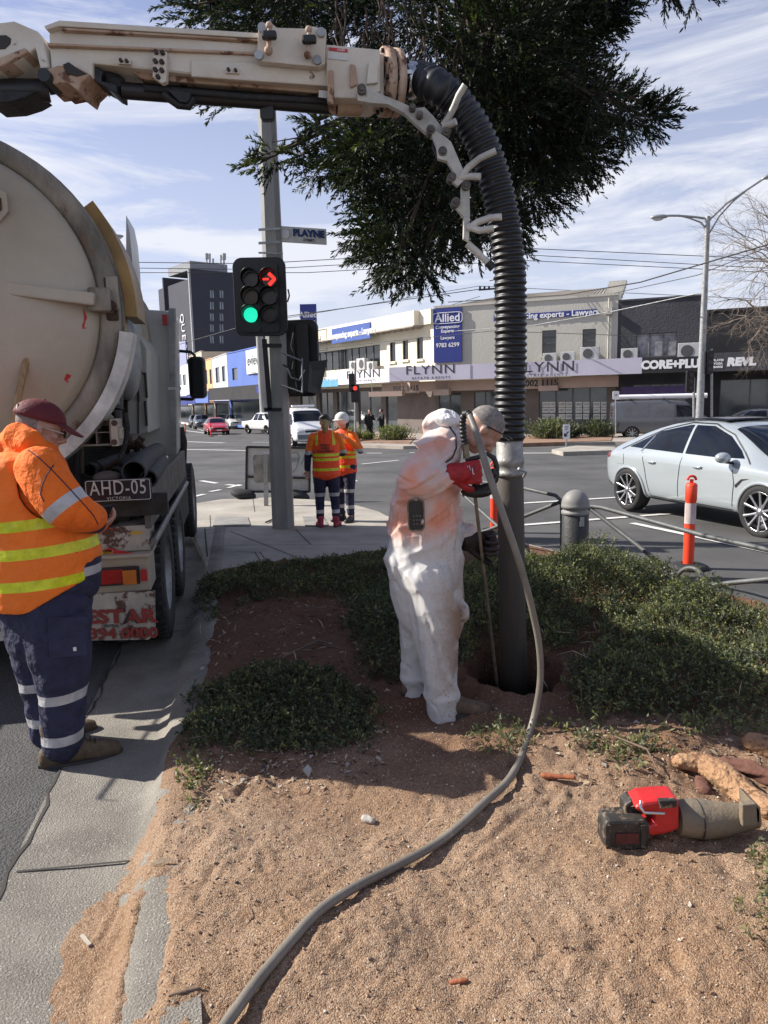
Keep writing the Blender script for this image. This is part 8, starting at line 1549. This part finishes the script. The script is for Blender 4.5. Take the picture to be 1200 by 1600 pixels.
b = MB(); p = GS(128, 1466); q = GS(141, 1480); b.bar(p+KZ*.012, q+KZ*.008, .012, .006); b.build('wood_splinter', m_lit[2], None, label='pale wood splinter lying on the gravel near the bottom left', cat='splinter')
b = MB(); p = GS(235, 1357); q = GS(272, 1348); b.prism([p+KZ*.01, q+KZ*.008, p.lerp(q, .4)+V((0, .012, .02))], (0, .004, .004)); b.build('bark_piece', m_lit[0], None, label='curled dry bark strip on the gravel near the kerb', cat='bark')
for lab, pts in (('bare forked twig across the shaded soil', [(430, 1030), (470, 1022), (500, 1010), (540, 1016), (590, 1030)]), ('thick dark root rising from the shaded soil', [(440, 1036), (480, 1022), (498, 1006), (530, 1012)]), ('long thin stems sticking out at the right of the shrub bed', [(1050, 1085), (1110, 1078), (1180, 1090), (1230, 1100)]), ('thin stem arching over the gravel by the cut roots', [(960, 1160), (1010, 1190), (1030, 1215)]), ('thin pale stem crossing the shaded shrubs', [(880, 1100), (960, 1050), (1040, 1060)])):
    b = MB(); b.tube([GS(x, y)+KZ*(.03+.03*math.sin(i*1.7)) for i, (x, y) in enumerate(pts)], [.009 if 'thick' in lab else .005]*(len(pts)-1)+[.002], 6); b.build('twig', M('twig_brown', (.16, .11, .08), .9), None, label=lab, cat='twig')
b = MB(); p = GS(481, 1214); b.prism([p+V((-.02, 0, .03)), p+V((.0, .01, .05)), p+V((.018, 0, .035)), p+V((.005, -.01, .0))], (0, .004, .004)); b.build('foil_scrap', m_galv, None, label='silver foil scrap among the dry leaves', cat='litter')
# ---- reciprocating saw ----
sg = GS(985, 1334); SY = sg.y+.02
def W_(x, y, dy=0): return A(x, y, SY+dy)
m_sawr = M('saw_red', (.55, .02, .02), .45, var=.15, vs=9, spot=(.12, .07, .05), sv=.66, ss=20); m_sawg = M('saw_boot', (.13, .11, .085), .7, var=.4, vs=10, col2=(.22, .17, .11), bump=.4, bs=50); m_sawb = M('saw_black', (.05, .044, .038), .6, var=.5, vs=14, spot=(.17, .125, .085), sv=.53, ss=22, bump=.2, bs=60)
SW = thing('reciprocating_saw', 'red and black cordless saw lying on its side on the gravel', 'power saw', tuple(sg))
def wp(name, px, d0, d1, mat, par=None, bev=.006): b = MB(); b.prism([W_(x, y, d0) for x, y in px], (0, d1-d0, 0)); return b.build(name, mat, par or SW, bevel=bev)
bt_ = wp('battery', [(945, 1290), (949, 1283), (1010, 1281), (1016, 1290), (1016, 1322), (1010, 1330), (952, 1331), (944, 1322)], 0, .10, m_sawb, bev=.012)
for x in (950, 1006): wp('battery_rib', [(x-4, 1290), (x+5, 1290), (x+5, 1326), (x-4, 1326)], -.008, .0, m_sawb, bt_, .003)
wp('battery_label', [(962, 1303), (998, 1302), (998, 1318), (962, 1319)], -.004, 0, M('label_maroon', (.12, .02, .02), .6, var=.4, vs=40), bt_, 0)
b = MB(); tl = W_(950, 1281.5, .02); tr_ = W_(1010, 1279.5, .02); b.prism([tl+KZ*.004, tr_+KZ*.004, tr_+KZ*.004+V((0, .06, 0)), tl+KZ*.004+V((0, .06, 0))], KZ*.003); b.build('battery_top', m_sawr, bt_)
text('18', .045, W_(966, 1281, .05)+KZ*.009, X_, V((0, .8, .6)), m_signw, 'lettering', bt_, extrude=.001, bold=.002)
wp('handle', [(1000, 1290), (1003, 1262), (992, 1258), (984, 1262), (982, 1274), (976, 1274), (977, 1258), (986, 1252), (1015, 1253), (1022, 1262), (1022, 1285), (1012, 1292)], .05, .12, m_sawb)
wp('motor_housing', [(992, 1262), (1006, 1254), (1030, 1251), (1062, 1250), (1062, 1297), (1040, 1304), (1014, 1308), (1006, 1292), (1024, 1286), (1024, 1270), (998, 1270)], .01, .12, m_sawr, bev=.012)
wp('housing_panel', [(1030, 1252), (1058, 1251), (1058, 1262), (1032, 1264)], -.004, .02, m_sawb, bev=.003)
b = MB(); b.tube([W_(1057, 1278, .07), W_(1075, 1278, .07), W_(1100, 1280, .07), W_(1130, 1280, .07), W_(1160, 1277, .07), W_(1180, 1274, .07)], [.062, .07, .072, .062, .05, .045], 20); b.build('front_boot', m_sawg, SW)
b = MB(); c = W_(1088, 1280, .07); b.lathe(c, (W_(1100, 1280, .07)-c), [(.073, 0), (.075, .003), (.073, .006)], 24); b.build('boot_seam', m_sawb, SW)
wp('shoe', [(1160, 1258), (1182, 1256), (1188, 1266), (1188, 1284), (1180, 1290), (1160, 1292)], .0, .03, m_sawg, bev=.004); wp('shoe', [(1180, 1258), (1189, 1262), (1190, 1284), (1182, 1288)], .0, .13, m_sawg, bev=.004)
b = MB(); b.tube([W_(1001, 1252, .0), W_(1001, 1262, -.02), W_(1006, 1270, -.02), W_(1038, 1271, -.02)], .0055, 8); b.build('rafter_hook', m_chrome, SW)
